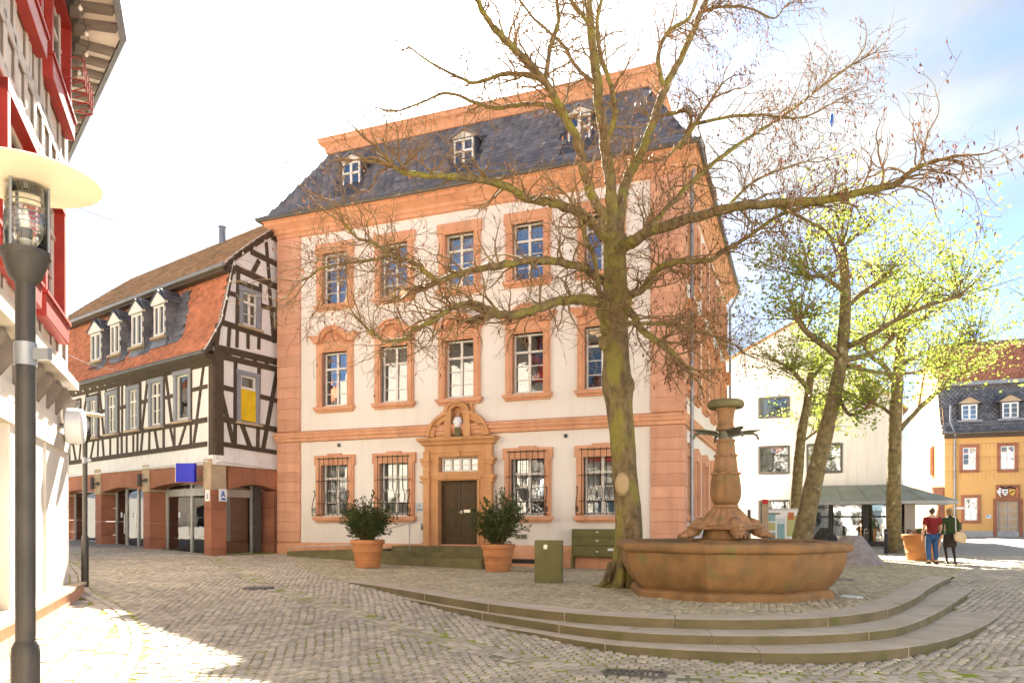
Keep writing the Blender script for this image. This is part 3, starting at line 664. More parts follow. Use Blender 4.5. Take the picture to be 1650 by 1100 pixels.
for x in DORM:
    d = MB().box(x - .42, x + .42, .25, 1.6, 13.1, 14.5).build('dormer', 'slate_base', hall)
    MB().extr([(x - .56, .10, 14.46), (x, .10, 14.78), (x + .56, .10, 14.46), (x + .5, .10, 14.42), (x, .10, 14.70), (x - .5, .10, 14.42)], (0, 1.6, .0)).build('dormer_roof', 'slate_single', d)
    MB().extr([(x - .44, .2, 14.46), (x + .44, .2, 14.46), (x, .2, 14.68)], (0, .1, 0)).build('gable_board', 'white_paint', d)
    frame_mb(.36, 13.18, 14.4, 14.0, 2, y0=.19, y1=.25).xf(Matrix.Translation((x, 0, 0))).build('frame', 'white_paint', d)
    MB().box(x - .34, x + .34, .225, .23, 13.2, 14.38).build('pane', 'shop_glass', d); MB().box(x - .5, x + .5, .05, .25, 13.06, 13.14).build('sill', 'zinc', d)
# portal -------------------------------------------------------------
PX = -7.24
por = MB()
for s in (-1, 1):
    a, b = sorted((s * .72, s * 1.22)); por.box(PX + a, PX + b, -.16, .12, .55, 3.9)
    a, b = sorted((s * 1.02, s * 1.24)); por.box(PX + a, PX + b, -.26, -.16, .9, 3.98); a, b = sorted((s * .98, s * 1.30)); por.box(PX + a, PX + b, -.30, -.02, .55, .93)
    for z in (3.62, 3.05): a, b = sorted((s * .98, s * 1.34)); por.box(PX + a, PX + b, -.31, -.02, z, z + .11); a, b = sorted((s * .98, s * 1.29)); por.box(PX + a, PX + b, -.29, -.02, z - .12, z - .003)
    a, b = sorted((s * .705, s * .80)); por.box(PX + a, PX + b, -.20, -.16, .9, 3.0)
por.box(PX - .72, PX + .72, -.16, .12, 2.99, 3.28).box(PX - .86, PX + .86, -.20, -.162, 3.03, 3.13).box(PX - .72, PX + .72, -.16, .12, 3.75, 3.9).box(PX - .80, PX + .80, -.20, -.162, 3.80, 3.87).box(PX - .1, PX + .1, -.24, -.162, 3.77, 3.95).box(PX - 1.22, PX + 1.22, -.18, .0, 3.9, 4.2)
portal = por.build('portal', 'portal_stone', hall, bevel=.012)
MB().sweep([(PX - 1.24, .0), (PX - 1.24, -.2), (PX + 1.24, -.2), (PX + 1.24, .0)], [(0, 4.15), (.06, 4.18), (.10, 4.26), (.18, 4.32), (.2, 4.40), (0, 4.43)], closed=False).build('portal_cornice', 'portal_stone', portal)
m = MB(); n = 10
for s in (-1, 1):
    for r0, r1, dp in ((.60, .76, -.20), (.76, .85, -.26)):
        for i in range(n):
            A0, A1 = R(4 + 74 * i / n), R(4 + 74 * (i + 1) / n); cx = PX + s * .28
            q = [(cx + s * math.cos(A0) * r0, 4.40 + math.sin(A0) * r0), (cx + s * math.cos(A0) * r1, 4.40 + math.sin(A0) * r1), (cx + s * math.cos(A1) * r1, 4.40 + math.sin(A1) * r1), (cx + s * math.cos(A1) * r0, 4.40 + math.sin(A1) * r0)]
            m.prism(q[::s], dp, .0)
    m.prism([(PX + s * .4, 4.42), (PX + s * 1.0, 4.42), (PX + s * .8, 4.86), (PX + s * .4, 5.0)][::s], -.08, 0)
m.build('split_pediment', 'portal_stone', portal, kind='stuff')
m = MB()
for s in (-1, 1):
    a, b = sorted((s * .23, s * .46)); m.box(PX + a, PX + b, -.24, 0, 4.43, 5.16); a, b = sorted((s * .21, s * .58)); m.box(PX + a, PX + b, -.28, 0, 5.16, 5.24)
    m.prism([(PX + s * .46, 5.0), (PX + s * .60, 5.02), (PX + s * .50, 5.52), (PX + s * .42, 5.56)][::s], -.14, 0)
for i in range(12):
    A0, A1 = math.pi * i / 12, math.pi * (i + 1) / 12
    for r0, r1, dp in ((.23, .36, -.25), (.36, .43, -.30)):
        m.prism([(PX + math.cos(A0) * r0, 5.24 + math.sin(A0) * r0 * .78), (PX + math.cos(A0) * r1, 5.24 + math.sin(A0) * r1 * .78), (PX + math.cos(A1) * r1, 5.24 + math.sin(A1) * r1 * .78), (PX + math.cos(A1) * r0, 5.24 + math.sin(A1) * r0 * .78)], dp, 0)
m.box(PX - .3, PX + .3, -.02, .0, 4.43, 5.45)
m.build('niche', 'portal_stone', portal)
statue = tag(None or thing('statue', 'small saint statue with white upper body standing in the niche above the door', 'statue', MF.w(PX, -.14, 4.43), MF.ang))
MB().lathe([(.13, 0), (.12, .04), (.115, .2), (.12, .32)], 12).build('robe', 'stair_stone', statue, smooth=True)
m = MB().lathe([(.12, .3), (.135, .42), (.14, .55), (.12, .62), (.05, .66)], 12)
m.tube([(-.10, 0, .6), (-.14, -.05, .47), (-.02, -.13, .45)], [.04, .038, .03], 8).tube([(.10, 0, .6), (.14, -.04, .46), (.05, -.13, .5)], [.04, .038, .03], 8)
m.build('torso', 'white_plain', statue, smooth=True)
MB().lathe([(.02, .64), (.045, .67), (.055, .73), (.045, .79), (.015, .815)], 10).build('head', 'skin', statue, smooth=True)
for s in (-1, 1):
    dl = MB().box(PX + min(0, s * .73) + (.006 if s > 0 else 0), PX + max(0, s * .73) - (.006 if s < 0 else 0), .08, .14, .64, 2.99).build('door_leaf', 'door_wood', hall)
    for z0, z1 in ((.78, 1.22), (1.34, 1.92), (2.04, 2.74)):
        a, b = sorted((PX + s * .13, PX + s * .60)); MB().box(a, b, .062, .08, z0, z1).box(a + .07, b - .07, .045, .062, z0 + .07, z1 - .07).build('panel', 'door_wood', dl, bevel=.01)
    if s > 0:
        MB().box(PX + .12, PX + .36, .052, .068, 1.93, 2.03).build('letter_plate', 'steel', dl); MB().box(PX + .03, PX + .07, .0, .08, 1.86, 2.0).tube([(PX + .05, .02, 1.95), (PX - .06, .02, 1.95)], .012, 6).build('handle', 'steel', dl)
fl = frame_mb(.68, 3.28, 3.75, None, 2, 4, y0=.05, y1=.12).xf(Matrix.Translation((PX, 0, 0))).build('fanlight', 'white_paint', hall)
pane_objs(fl, [(PX + a, PX + b, c, d) for a, b, c, d in panes(.68, 3.28, 3.75, None, 2, 4)], y=.09)
MB().box(PX - .8, PX + .8, .6, .62, 3.2, 3.8).build('blind', 'interior_light', fl)
# drainpipe at the corner
m = MB().tube([MF and Vector((.30, .62, 12.4)), (.22, .62, 12.0), (.22, .62, .2)], .055, 8)
for z in (2, 4.2, 6.4, 8.6, 10.8): m.lathe([(.07, z), (.075, z + .03), (.07, z + .06)], 8, (.22, .62, 0))
tag(m.build('drainpipe', 'zinc', loc=(MF.o[0], MF.o[1], 0), rz=MF.ang), 'grey zinc drainpipe down the side wall behind the salmon corner blocks', 'drainpipe')
m = MB().tube([(.62, HD - .3, 12.4), (.2, HD - .3, 11.6), (.2, HD - .3, .3)], .055, 8)
tag(m.build('drainpipe', 'zinc', loc=(MF.o[0], MF.o[1], 0), rz=MF.ang), 'zinc drainpipe at the far rear end of the white building side wall', 'drainpipe')
def onwall(name, mb, m, label, cat, F=MF, **k): return tag(mb.build(name, m, loc=(F.o[0], F.o[1], 0), rz=F.ang, **k), label, cat)
# small things fixed to the wall
q = MF.loc(678, 817); onwall('notice_plate', MB().box(q[0] - .17, q[0] + .17, -.03, -.002, q[1] - .16, q[1] + .16), 'sign_pale', 'small pale notice plate between the second grille window and the portal', 'sign')
pl = bpy.context.scene.objects['notice_plate']; MB().prism([(q[0] - .06, q[1] + .04), (q[0] - .01, q[1] + .04), (q[0] - .005, q[1] + .08), (q[0] - .035, q[1] + .095), (q[0] - .065, q[1] + .08)], -.034, -.03).build('emblem', 'box_green', pl)
MB().box(q[0] - .12, q[0] + .12, -.034, -.03, q[1] - .07, q[1] - .05).box(q[0] - .12, q[0] + .08, -.034, -.03, q[1] - .11, q[1] - .095).build('print', 'zinc_dark', pl)
q = MF.loc(681, 848); o = onwall('intercom', MB().box(q[0] - .055, q[0] + .055, -.04, -.002, q[1] - .11, q[1] + .11), 'zinc', 'narrow grey bell panel below the notice plate beside the portal', 'intercom')
MB().box(q[0] - .03, q[0] + .03, -.046, -.04, q[1] - .08, q[1] + .02).build('button_plate', 'zinc_dark', o)
q = MF.loc(840, 864); o = onwall('meter_box', MB().box(q[0] - .19, q[0] + .19, -.05, -.002, q[1] - .075, q[1] + .075), 'zinc', 'small double grey meter box low on the wall above the right planter', 'box')
for s in (-1, 1): MB().box(q[0] + s * .09 - .07, q[0] + s * .09 + .07, -.056, -.05, q[1] - .055, q[1] + .055).build('lid', 'box_green', o)
for (px, py), l in (((547, 717), 'round grey wall vent over the first grille window'), ((912, 702), 'round grey wall vent between the last two grille windows under the string course')):
    q = MF.loc(px, py); o = onwall('wall_vent', MB().lathe([(.075, 0), (.075, .03), (.05, .04)], 14).xf(Matrix.Translation((q[0], -.0, q[1])) @ Matrix.Rotation(R(90), 4, 'X')), 'zinc', l, 'vent', smooth=False)
    MB().lathe([(.045, .04), (.02, .045)], 10).xf(Matrix.Translation((q[0], -.002, q[1])) @ Matrix.Rotation(R(90), 4, 'X')).build('opening', 'black', o)
q = MF.loc(681, 778); onwall('flag_holder', MB().tube([(q[0] - .09, -.10, q[1] + .06), (q[0], -.01, q[1]), (q[0] + .08, -.12, q[1] + .04)], .013, 6).lathe([(.03, -.01), (.03, .01)], 8, (q[0], -.012, q[1])), 'wrought_iron', 'small forked iron flag holder on the wall beside the portal', 'bracket')
# wall cabinet
c = thing('wall_cabinet', 'wide olive green letterbox cabinet with three flaps under the last grille window', 'cabinet', MF.w(-2.55, -.24, gh(*MF.w(-2.55, -.24)[:2])), MF.ang)
MB().box(-.72, .72, -.13, .13, .38, 1.22).box(-.74, -.68, -.13, .13, 0, .38).box(.66, .72, -.13, .13, 0, .38).build('casing', 'box_green', c)
for i, (a, b) in enumerate(((.40, .70), (.73, .96), (.99, 1.19))):
    f_ = MB().box(-.68, .68, -.155, -.13, a, b).build('flap', 'box_green', c, bevel=.01)
    MB().box(.05, .13, -.162, -.156, a + .12, a + .16).build('lock', 'steel', f_)
    if i == 0: MB().box(.42, .62, -.162, -.156, b - .13, b - .06).build('name_plate', 'white_plain', f_)
q = MF.w(-3.9, -.095); onwall('cellar_grate', MB().box(-5.35, -4.55, -.11, -.095, .30, .44), 'black', 'dark cellar opening in the plinth behind the green box', 'grate')
# entrance stair, ramp, rail ----------------------------------------
st = thing('entrance_stair', 'mossy green stone stair of three broad steps leading to the brown door', 'stair', MF.w(PX, 0, .2), MF.ang)
L_ = lambda a: a - PX
for (x0, x1, y0, y1, z0, z1) in ((-9.35, -5.95, -.85, -.10, -.4, .63), (-9.6, -5.85, -1.22, -.86, -.4, .46), (-9.9, -5.75, -1.6, -1.23, -.4, .29)):
    MB().box(L_(x0), L_(-7.7), y0, y1, z0, z1).build('stone_step', 'stair_stone', st, bevel=.015); MB().box(L_(-7.69), L_(x1), y0, y1, z0, z1).build('stone_step', 'stair_stone', st, bevel=.015)
rp = thing('ramp', 'low sandstone ramp with a thin steel rail along the plinth of the white building', 'ramp', MF.w(-13.4, 0, .3), MF.ang)
MB().extr([(0, -1.05, -.3), (0, -1.05, .29), (3.75, -1.05, .42), (3.75, -1.05, -.3)], (0, .93, 0)).build('slope', 'stair_stone', rp)
MB().tube([(0, -1.0, .30), (.1, -1.0, .42), (3.8, -1.0, .62)], .018, 6).tube([(.1, -1, .2), (.1, -1, .42)], .014, 6).tube([(1.9, -1, .3), (1.9, -1, .52)], .014, 6).build('rail', 'alu', rp)
hr = thing('handrail', 'brushed steel handrail with two posts beside the stone entrance stair', 'handrail', MF.w(-9.5, -1.35, .27), MF.ang)
MB().tube([(-.42, -.05, .94), (1.0, .55, 1.36)], .022, 8).build('rail', 'alu', hr, smooth=True)
MB().tube([(-.1, .09, .0), (-.1, .09, 1.03)], .02, 8).build('post', 'alu', hr, smooth=True); MB().tube([(.85, .48, .1), (.85, .48, 1.31)], .02, 8).build('post', 'alu', hr, smooth=True)
# ------------------------------------------------------------------ the half-timbered corner house
shop = thing('half_timbered_house', 'half-timbered corner house with dark brown beams, red tiled mansard roof and sandstone shop front', 'building', (SF.o[0], SF.o[1], 0), SF.ang)
GA = GF.ang - SF.ang; SX0 = -13.6
z2 = lambda x, y: (x / 3.143, 350 + y / 3.143)
z3 = lambda x, y: (x / 3.143, 650 + y / 3.143)
z4 = lambda x, y: (330 + x / 5.24, 350 + y / 5.24)
z5 = lambda x, y: (330 + x / 5.24, 550 + y / 5.24)
z7 = lambda x, y: (90 + x / 4.585, 500 + y / 4.585)
SW = []
for x0, x1, y0, y1 in ((108, 185, 690, 965), (240, 316, 640, 940), (376, 463, 600, 912), (531, 623, 560, 885), (692, 800, 505, 858), (877, 1004, 448, 818)):
    xm = (x0 + x1) / 2; a = SF.loc(*z7(x0, y0))[0]; b = SF.loc(*z7(x1, y0))[0]; SW.append((a, b, SF.loc(*z7(xm, y1))[1], SF.loc(*z7(xm, y0))[1]))
g1 = (GF.loc(*z4(285, 700))[0], GF.loc(*z4(465, 700))[0], GF.loc(*z4(370, 930))[1], GF.loc(*z4(370, 610))[1])
g2 = (GF.loc(*z5(264, 400))[0], GF.loc(*z5(455, 400))[0], GF.loc(*z5(360, 690))[1], GF.loc(*z5(360, 262))[1])
wall_holes(MB(), SX0, 0, 3.75, 7.7, [(a + .06, b - .06, c + .05, d - .06) for a, b, c, d in SW]).build('wall', 'plaster_shop', shop)
m = wall_holes(MB(), 0, 3.4, 3.75, 7.7, [(g2[0] + .06, g2[1] - .06, g2[2] + .05, g2[3] - .06)]); wall_holes(m, .62, 3.4, 7.7, 10.45, [(g1[0] + .06, g1[1] - .06, g1[2] + .05, g1[3] - .06)])
m.add([(0, 0, 7.7), (.62, 0, 7.7), (.62, 0, 10.0), (.15, 0, 8.3)], [(0, 1, 2, 3)]); m.add([(.62, 0, 10.45), (3.4, 0, 10.45), (3.4, 0, 12.7), (.75, 0, 10.5)], [(0, 1, 2, 3)])
m.build('wall', 'plaster_shop', shop, rz=GA)
MB().box(SX0, -.8, 1.6, 1.65, 3.9, 9.5).box(SX0, -.8, .35, 1.6, 3.9, 3.95).box(SX0, -.8, .35, 1.6, 7.6, 7.65).build('interior', 'interior', shop)
MB().box(.6, 3.2, .9, .95, 3.9, 7.5).box(1.2, 3.2, .6, .65, 8.0, 10.4).build('interior', 'interior', shop, rz=GA)
nb = [0]
def beam(F, zf, x1, y1, x2, y2, w, rz=0.0, d=-.035):
    a, b = F.loc(*zf(x1, y1)), F.loc(*zf(x2, y2)); nb[0] += 1
    dd = d - .0013 * (nb[0] % 7)
    return MB().bar(a, b, w, dd, .06).build('timber_beam', 'timber', shop, rz=rz)
FB = [(70, 632, 1125, 318, .24), (55, 990, 1120, 806, .17), (40, 1135, 1120, 985, .17), (113, 680, 113, 985, .07), (187, 655, 187, 960, .07), (240, 620, 240, 960, .08), (320, 595, 320, 940, .09), (372, 580, 372, 930, .09), (468, 545, 468, 905, .1), (493, 535, 493, 905, .09), (526, 525, 526, 890, .09), (628, 490, 628, 880, .1), (693, 475, 693, 865, .08), (802, 450, 802, 850, .1), (878, 425, 878, 830, .09), (1002, 380, 1002, 815, .11),
      (233, 615, 212, 750, .09), (325, 585, 358, 925, .1), (684, 485, 640, 875, .11), (812, 445, 860, 828, .12), (1102, 350, 1022, 985, .12), (320, 752, 375, 738, .13), (465, 724, 526, 707, .13), (630, 680, 695, 662, .13), (805, 645, 878, 628, .13), (1005, 590, 1122, 560, .13),
      (113, 678, 187, 655, .08), (242, 638, 320, 614, .08), (376, 604, 468, 577, .08), (531, 562, 626, 535, .08), (695, 507, 802, 478, .08), (880, 450, 1002, 415, .09)]
FL_ = [(105, 985, 105, 1125, .07), (130, 985, 152, 1115, .09), (187, 975, 175, 1112, .08), (283, 965, 258, 1100, .1), (315, 958, 312, 1090, .08), (348, 955, 357, 1080, .1), (405, 942, 405, 1075, .09), (460, 932, 460, 1068, .09), (490, 928, 490, 1062, .09), (526, 920, 526, 1058, .09), (575, 910, 575, 1050, .09), (607, 905, 605, 1045, .09), (645, 898, 632, 1040, .1), (695, 890, 693, 1030, .09), (735, 884, 757, 1022, .11), (800, 872, 800, 1018, .1), (848, 865, 878, 1008, .11), (880, 860, 880, 1006, .08), (962, 848, 915, 1002, .11), (1000, 842, 1000, 992, .1), (1046, 836, 1020, 988, .11)]
for b in FB + FL_: beam(SF, z7, *b)
# corner post
a, b = GF.loc(*z5(65, 60)), GF.loc(*z5(128, 60))
MB().box(-.26, .02, -.05, .2, 3.86, 7.35).build('timber_beam', 'timber', shop); MB().box(-.03, .36, -.062, .2, 3.864, 7.354).build('timber_beam', 'timber', shop, rz=GA)
G4 = [(240, 420, 640, 605, .22), (385, 290, 640, 415, .20), (560, 170, 645, 215, .16), (515, 205, 545, 580, .14), (455, 365, 395, 480, .17), (280, 470, 270, 910, .15), (285, 548, 460, 612, .17), (467, 560, 460, 970, .13), (190, 635, 275, 662, .16), (150, 890, 600, 1040, .20), (475, 745, 612, 790, .17), (540, 575, 580, 1060, .15), (640, 170, 600, 1050, .16), (225, 450, 140, 890, .14), (115, 900, 92, 1090, .17), (205, 930, 195, 1090, .13), (272, 950, 268, 1100, .13), (362, 980, 362, 1110, .13), (455, 1005, 452, 1115, .13)]
G5 = [(80, 50, 615, 175, .24), (105, 118, 620, 240, .2), (256, 165, 252, 865, .14), (455, 205, 443, 895, .14), (610, 235, 490, 905, .18), (125, 380, 250, 412, .17), (460, 462, 615, 502, .17), (125, 650, 605, 745, .2), (130, 410, 238, 860, .16), (310, 700, 380, 895, .18), (130, 862, 600, 936, .16), (150, 95, 220, 110, .17), (300, 130, 325, 136, .17), (405, 153, 435, 160, .17), (505, 180, 532, 185, .17)]
for b in G4: beam(GF, z4, *b, rz=GA)
for b in G5: beam(GF, z5, *b, rz=GA)
def shop_window(x0, x1, z0, z1, rz=0.0, kind='n'):
    fw = .17; m = MB()
    m.box(x0, x0 + fw, -.06, .12, z0, z1).box(x1 - fw, x1, -.06, .12, z0, z1).box(x0 - .03, x1 + .03, -.085, .12, z1 - fw * .8, z1 + .02).box(x0 + fw, x1 - fw, -.055, .12, z0, z0 + .05)
    o = m.build('window', 'grey_paint', shop, rz=rz); MB().box(x0 - .06, x1 + .06, -.16, .1, z0 - .07, z0).build('sill', 'stone_beige', o)
    xm, w = (x0 + x1) / 2, (x1 - x0) / 2 - fw; zt = z1 - .12; tr = z0 + (zt - z0) * .70; rows = 2
    if kind == 'single':
        frame_mb(w, z0 + .05, zt, None, 1, 1, t=.05, y0=.02, y1=.09).xf(Matrix.Translation((xm, 0, 0))).build('frame', 'white_paint', o); pane_objs(o, [(xm - w, xm + w, z0 + .05, zt)], y=.06)
        curtain_mb(xm - w, xm + w, z0, zt, 'full').build('curtain', 'curtain', o)
        for x, zz in ((-.16, .55), (.08, .45)): MB().tube([(xm + x, .2, z0 + .05), (xm + x + .03, .2, z0 + .4), (xm + x - .02, .2, z0 + zz + .5)], [.07, .05, .02], 6).build('paper_star', 'tile_red', o)
    elif kind == 'panel':
        zp = z0 + (zt - z0) * .69
        frame_mb(w, zp + .02, zt, None, 1, 1, t=.06, y0=-.01, y1=.08).xf(Matrix.Translation((xm, 0, 0))).build('frame', 'white_paint', o); pane_objs(o, [(xm - w, xm + w, zp, zt)], y=.05)
        MB().box(xm - w, xm + w, -.03, .02, z0 + .05, zp + .015).build('yellow_board', 'yellow_panel', o)
    else:
        frame_mb(w, z0 + .05, zt, tr, rows, 2, t=.05, y0=.02, y1=.09).xf(Matrix.Translation((xm, 0, 0))).build('frame', 'white_paint', o); pane_objs(o, [(xm + a, xm + b, c, d) for a, b, c, d in panes(w, z0 + .05, zt, tr, rows)], y=.06)
        MB().box(xm - w, xm + w, .16, .165, z0 + .05, z0 + (zt - z0) * (.62 if kind == 'n' else .3)).build('blind', 'curtain', o)
    return o
for i, w in enumerate(SW): shop_window(*w, kind='single' if i == 5 else ('n' if i % 2 else 'd'))
shop_window(*g1, rz=GA, kind='d'); shop_window(*g2, rz=GA, kind='panel')
# roof
RG = [(-.48, 7.22), (-.30, 7.48), (.23, 8.36), (.52, 9.5), (.80, 10.58)]; RU = [(.34, 10.30), (.9, 10.86), (1.9, 11.72), (3.2, 12.78), (4.6, 13.9)]
LV = Vector((-SF.c, -SF.s, 0)); Wi = shop.matrix_basis.inverted(); LEN = 13.7
def rp_(g, z, t): return Wi @ (GF.w(g, 0, z) + LV * t)
def roof_skin(prof, t0, t1, m): 
    n = len(prof); m.add([tuple(rp_(g, z, t)) for t in (t0, t1) for g, z in prof], [(i, i + 1, n + i + 1, n + i) for i in range(n - 1)]); return m
sroof = roof_skin(RU + [(9, 10.4)], -.22, LEN, roof_skin(RG, -.05, LEN, MB())).build('roof', 'tile_base', shop)
def tile_T(prof, t0, t1, pr, pc, skip=None, lift=.03):
    L_ = [0]; T = []
    for (a, b), (c, d) in zip(prof, prof[1:]): L_.append(L_[-1] + math.hypot(c - a, d - b))
    gdir = Vector((GF.c, GF.s, 0))
    for r in range(int(L_[-1] / pr)):
        s = .06 + r * pr; g = np.interp(s, L_, [p[0] for p in prof]); z = np.interp(s, L_, [p[1] for p in prof]); g2_ = np.interp(s + .05, L_, [p[0] for p in prof]); z2_ = np.interp(s + .05, L_, [p[1] for p in prof])
        e = (gdir * (g2_ - g) + Vector((0, 0, z2_ - z))).normalized(); n = (-LV).cross(e).normalized(); e2 = (e - n * .12).normalized(); n2 = (-LV).cross(e2).normalized()
        for i in range(int((t1 - t0) / pc)):
            t = t0 + (i + .5 + .5 * (r % 2)) * pc
            if skip and skip(t, z): continue
            p = GF.w(g, 0, z) + LV * t + n * (lift + rnd.uniform(-.004, .004)); M_ = np.eye(4); M_[:3, 0] = -LV * pc * .97; M_[:3, 1] = e2 * pr * 1.5; M_[:3, 2] = n2 * .022; M_[:3, 3] = p
            T.append((Wi @ Matrix(M_.tolist())))
    return np.array([list(map(list, q)) for q in T])
tv = [(-.5, -.5, -1), (.5, -.5, -1), (.5, .5, -1), (-.5, .5, -1), (-.5, -.4, 0), (-.28, -.5, .35), (.28, -.5, .35), (.5, -.4, 0), (.5, .5, 0), (-.5, .5, 0)]
DX = []
for x0, x1, y0, y1 in ((465, 515, 590, 735), (565, 610, 545, 700), (672, 725, 492, 660), (785, 838, 448, 610)):
    a, z0_ = SF.loc(*z2(x0, y1), .0); b, _ = SF.loc(*z2(x1, y1), .0); DX.append((a, b, z0_, SF.loc(*z2((x0 + x1) / 2, y0), .0)[1]))
def fx(t, z):
    g = np.interp(z, [p[1] for p in RG], [p[0] for p in RG]); p = GF.w(g, 0, z) + LV * t; return SF.inv(p.x, p.y)[0]
def cheek(x, z): return any(b - .02 < x < b + .34 + .3 * max(0, 1 - (z - d0 + .4) / 1.6) + (.35 if k == 3 else 0) and d0 - .40 < z < d1 + .55 for k, (a, b, d0, d1) in enumerate(DX))
def skip(t, z): x = fx(t, z); return cheek(x, z) or any(a - .06 < x < b + .06 and d0 - .4 < z < d1 + .4 for a, b, d0, d1 in DX)
bpy.context.view_layer.update()
scatter(sroof, 'roof_tile', (tv, sfc), tile_T(RG, -.02, LEN, .155, .185, skip), 'tile_red', 'tile_red', 'roof_tiles', limit=0)
scatter(sroof, 'slate', (sv, sfc), tile_T(RG, -.02, LEN, .19, .26, lambda t, z: not cheek(fx(t, z), z), .05), 'slate_single', 'slate', 'slates', limit=200)
scatter(sroof, 'roof_tile', (tv, sfc), tile_T(RU, -.2, LEN, .17, .2), 'tile_brown', 'tile_brown', 'roof_tiles', limit=0)
m = MB()                                        # boxed eaves at the break and above the front wall
for prof in ([(.30, 10.28), (.34, 10.12), (.86, 10.16), (.86, 10.4)], [(-.46, 7.2), (-.40, 7.08), (-.18, 6.98), (0.02, 6.86), (0.05, 7.2)]):
    n = len(prof); v = [tuple(rp_(g, z, t)) for t in (-.1, LEN) for g, z in prof]; m.add(v, [(i, (i + 1) % n, n + (i + 1) % n, n + i) for i in range(n)] + [tuple(range(n)), tuple(range(2 * n - 1, n - 1, -1))])
m.build('eaves_board', 'timber', shop, kind='stuff')
MB().tube([rp_(-.52, 7.2, -.12), rp_(-.52, 7.16, LEN)], .075, 8).build('gutter', 'zinc_dark', shop)
MB().tube([rp_(.26, 10.3, -.2), rp_(.26, 10.26, LEN)], .07, 8).build('gutter', 'zinc', shop)
vb = MB()                                       # verge boards on the gable
for prof in (RG, RU[:4]):
    for (a, b), (c, d) in zip(prof, prof[1:]): vb.extr([rp_(a, b + .03, -.10), rp_(c, d + .03, -.10), rp_(c + .03, d - .17, -.10), rp_(a + .03, b - .17, -.10)], tuple(Wi.to_3x3() @ (LV * .08)))
vb.build('verge_board', 'timber', shop, kind='stuff')
vw = MB()
for prof in (RG, RU[:4]): vw.tube([rp_(g, z + .05, -.09) for g, z in prof], .022, 5)
vw.build('verge_trim', 'white_paint', shop, kind='stuff')
# dormers with slate cheeks
for k, (a, b, d0, d1) in enumerate(DX):
    z0_, z1_ = d0, d1; xm, w = (a + b) / 2, (b - a) / 2
    D = MB().box(a - .06, b + .06, .02, 1.0, z0_ - .1, z1_ + .05).build('dormer', 'slate_base', shop)
    frame_mb(w, z0_, z1_, None, 1, 2, t=.055, y0=-.05, y1=.03).xf(Matrix.Translation((xm, 0, 0))).build('frame', 'white_paint', D); pane_objs(D, [(a, xm, z0_, z1_), (xm, b, z0_, z1_)], y=.0)
    MB().box(a + .05, b - .05, .012, .018, z0_ + .05, z1_ - .04).build('blind', 'white_plain', D)
    MB().extr([(a - .12, -.1, z1_ + .04), (b + .12, -.1, z1_ + .04), (b + .12, -.1, z1_ + .14), (xm, -.1, z1_ + .50), (a - .12, -.1, z1_ + .14)], (0, .12, 0)).build('gable_board', 'white_paint', D)
    MB().extr([(a - .2, -.13, z1_ + .13), (xm, -.13, z1_ + .58), (b + .2, -.13, z1_ + .13), (b + .16, -.13, z1_ + .10), (xm, -.13, z1_ + .51), (a - .16, -.13, z1_ + .10)], (0, 1.3, .05)).build('dormer_roof', 'slate_base', D)
    MB().box(a - .12, b + .12, -.14, .05, z0_ - .09, z0_ - .02).build('sill', 'stone_beige', D); MB().extr([(a - .1, .0, z0_ - .09), (b + .1, .0, z0_ - .09), (b + .2, -.12, z0_ - .42), (a - .2, -.12, z0_ - .42)], (0, .1, 0)).build('apron', 'zinc', D)
    sl = MB().box(0, .028, 0, .24, -.10, .10).mesh('slate', 'slate_single')
    for r in range(9):
        zz = z0_ - .2 + r * .19
        for c in range(5):
            fl_ = max(0, .28 - r * .09)
            for s, xx in ((1, b + .055),):
                put('slate', sl, D, (xx + fl_ * .5 + rnd.uniform(0, .012), .03 + c * .2 - (r % 2) * .09, zz), rot=(0, -.1, -.25 if r < 2 else -.06))
    for r in range(4):
        for c in range(4): put('slate', sl, D, (b + .16 - r * .09, -.08 + c * .24, z1_ + .16 + r * .11), rot=(0, -.95, 0))
for t, h, r, l in ((5.4, .62, .13, 'slim round metal chimney pipe rising behind the red roof'),):
    p = GF.w(4.2, 0, 13.5) + LV * t; o = MB().tube([(0, 0, -.6), (0, 0, .75)], .14, 10).build('chimney', 'zinc', shop, loc=tuple(Wi @ p)); MB().tube([(0, 0, .75), (0, 0, .79)], .18, 10).build('cap', 'zinc', o)
# sandstone ground floor
SL = lambda x, y, d=0.0: SF.loc(*z3(x, y), d)
piers = [(SX0, SL(310, 500)[0]), (SL(490, 500)[0], SL(520, 500)[0]), (SL(733, 500)[0], SL(765, 500)[0]), (-.42, 0.0)]
GZ = [gh(*SF.w((a + b) / 2, -.1)[:2]) for a, b in piers]
stn = {}
def pier(x0, x1, y0, y1, z0, z1, rz=0.0, m='sandstone_red', nz=4):
    h = (z1 - z0) / nz
    for i in range(nz):
        o = MB().box(x0, x1, y0, y1, z0 + i * h + (.004 if i else 0), z0 + (i + 1) * h - .004).build('pier_stone', m, shop, rz=rz, bevel=.01)
for (a, b), g in zip(piers[:3], GZ): pier(a, b, -.06, .56, g - .2, 2.72); MB().box(a - .01, b + .01, -.10, .6, 2.725, 3.72).build('capital_block', 'stone_beige', shop, bevel=.02)
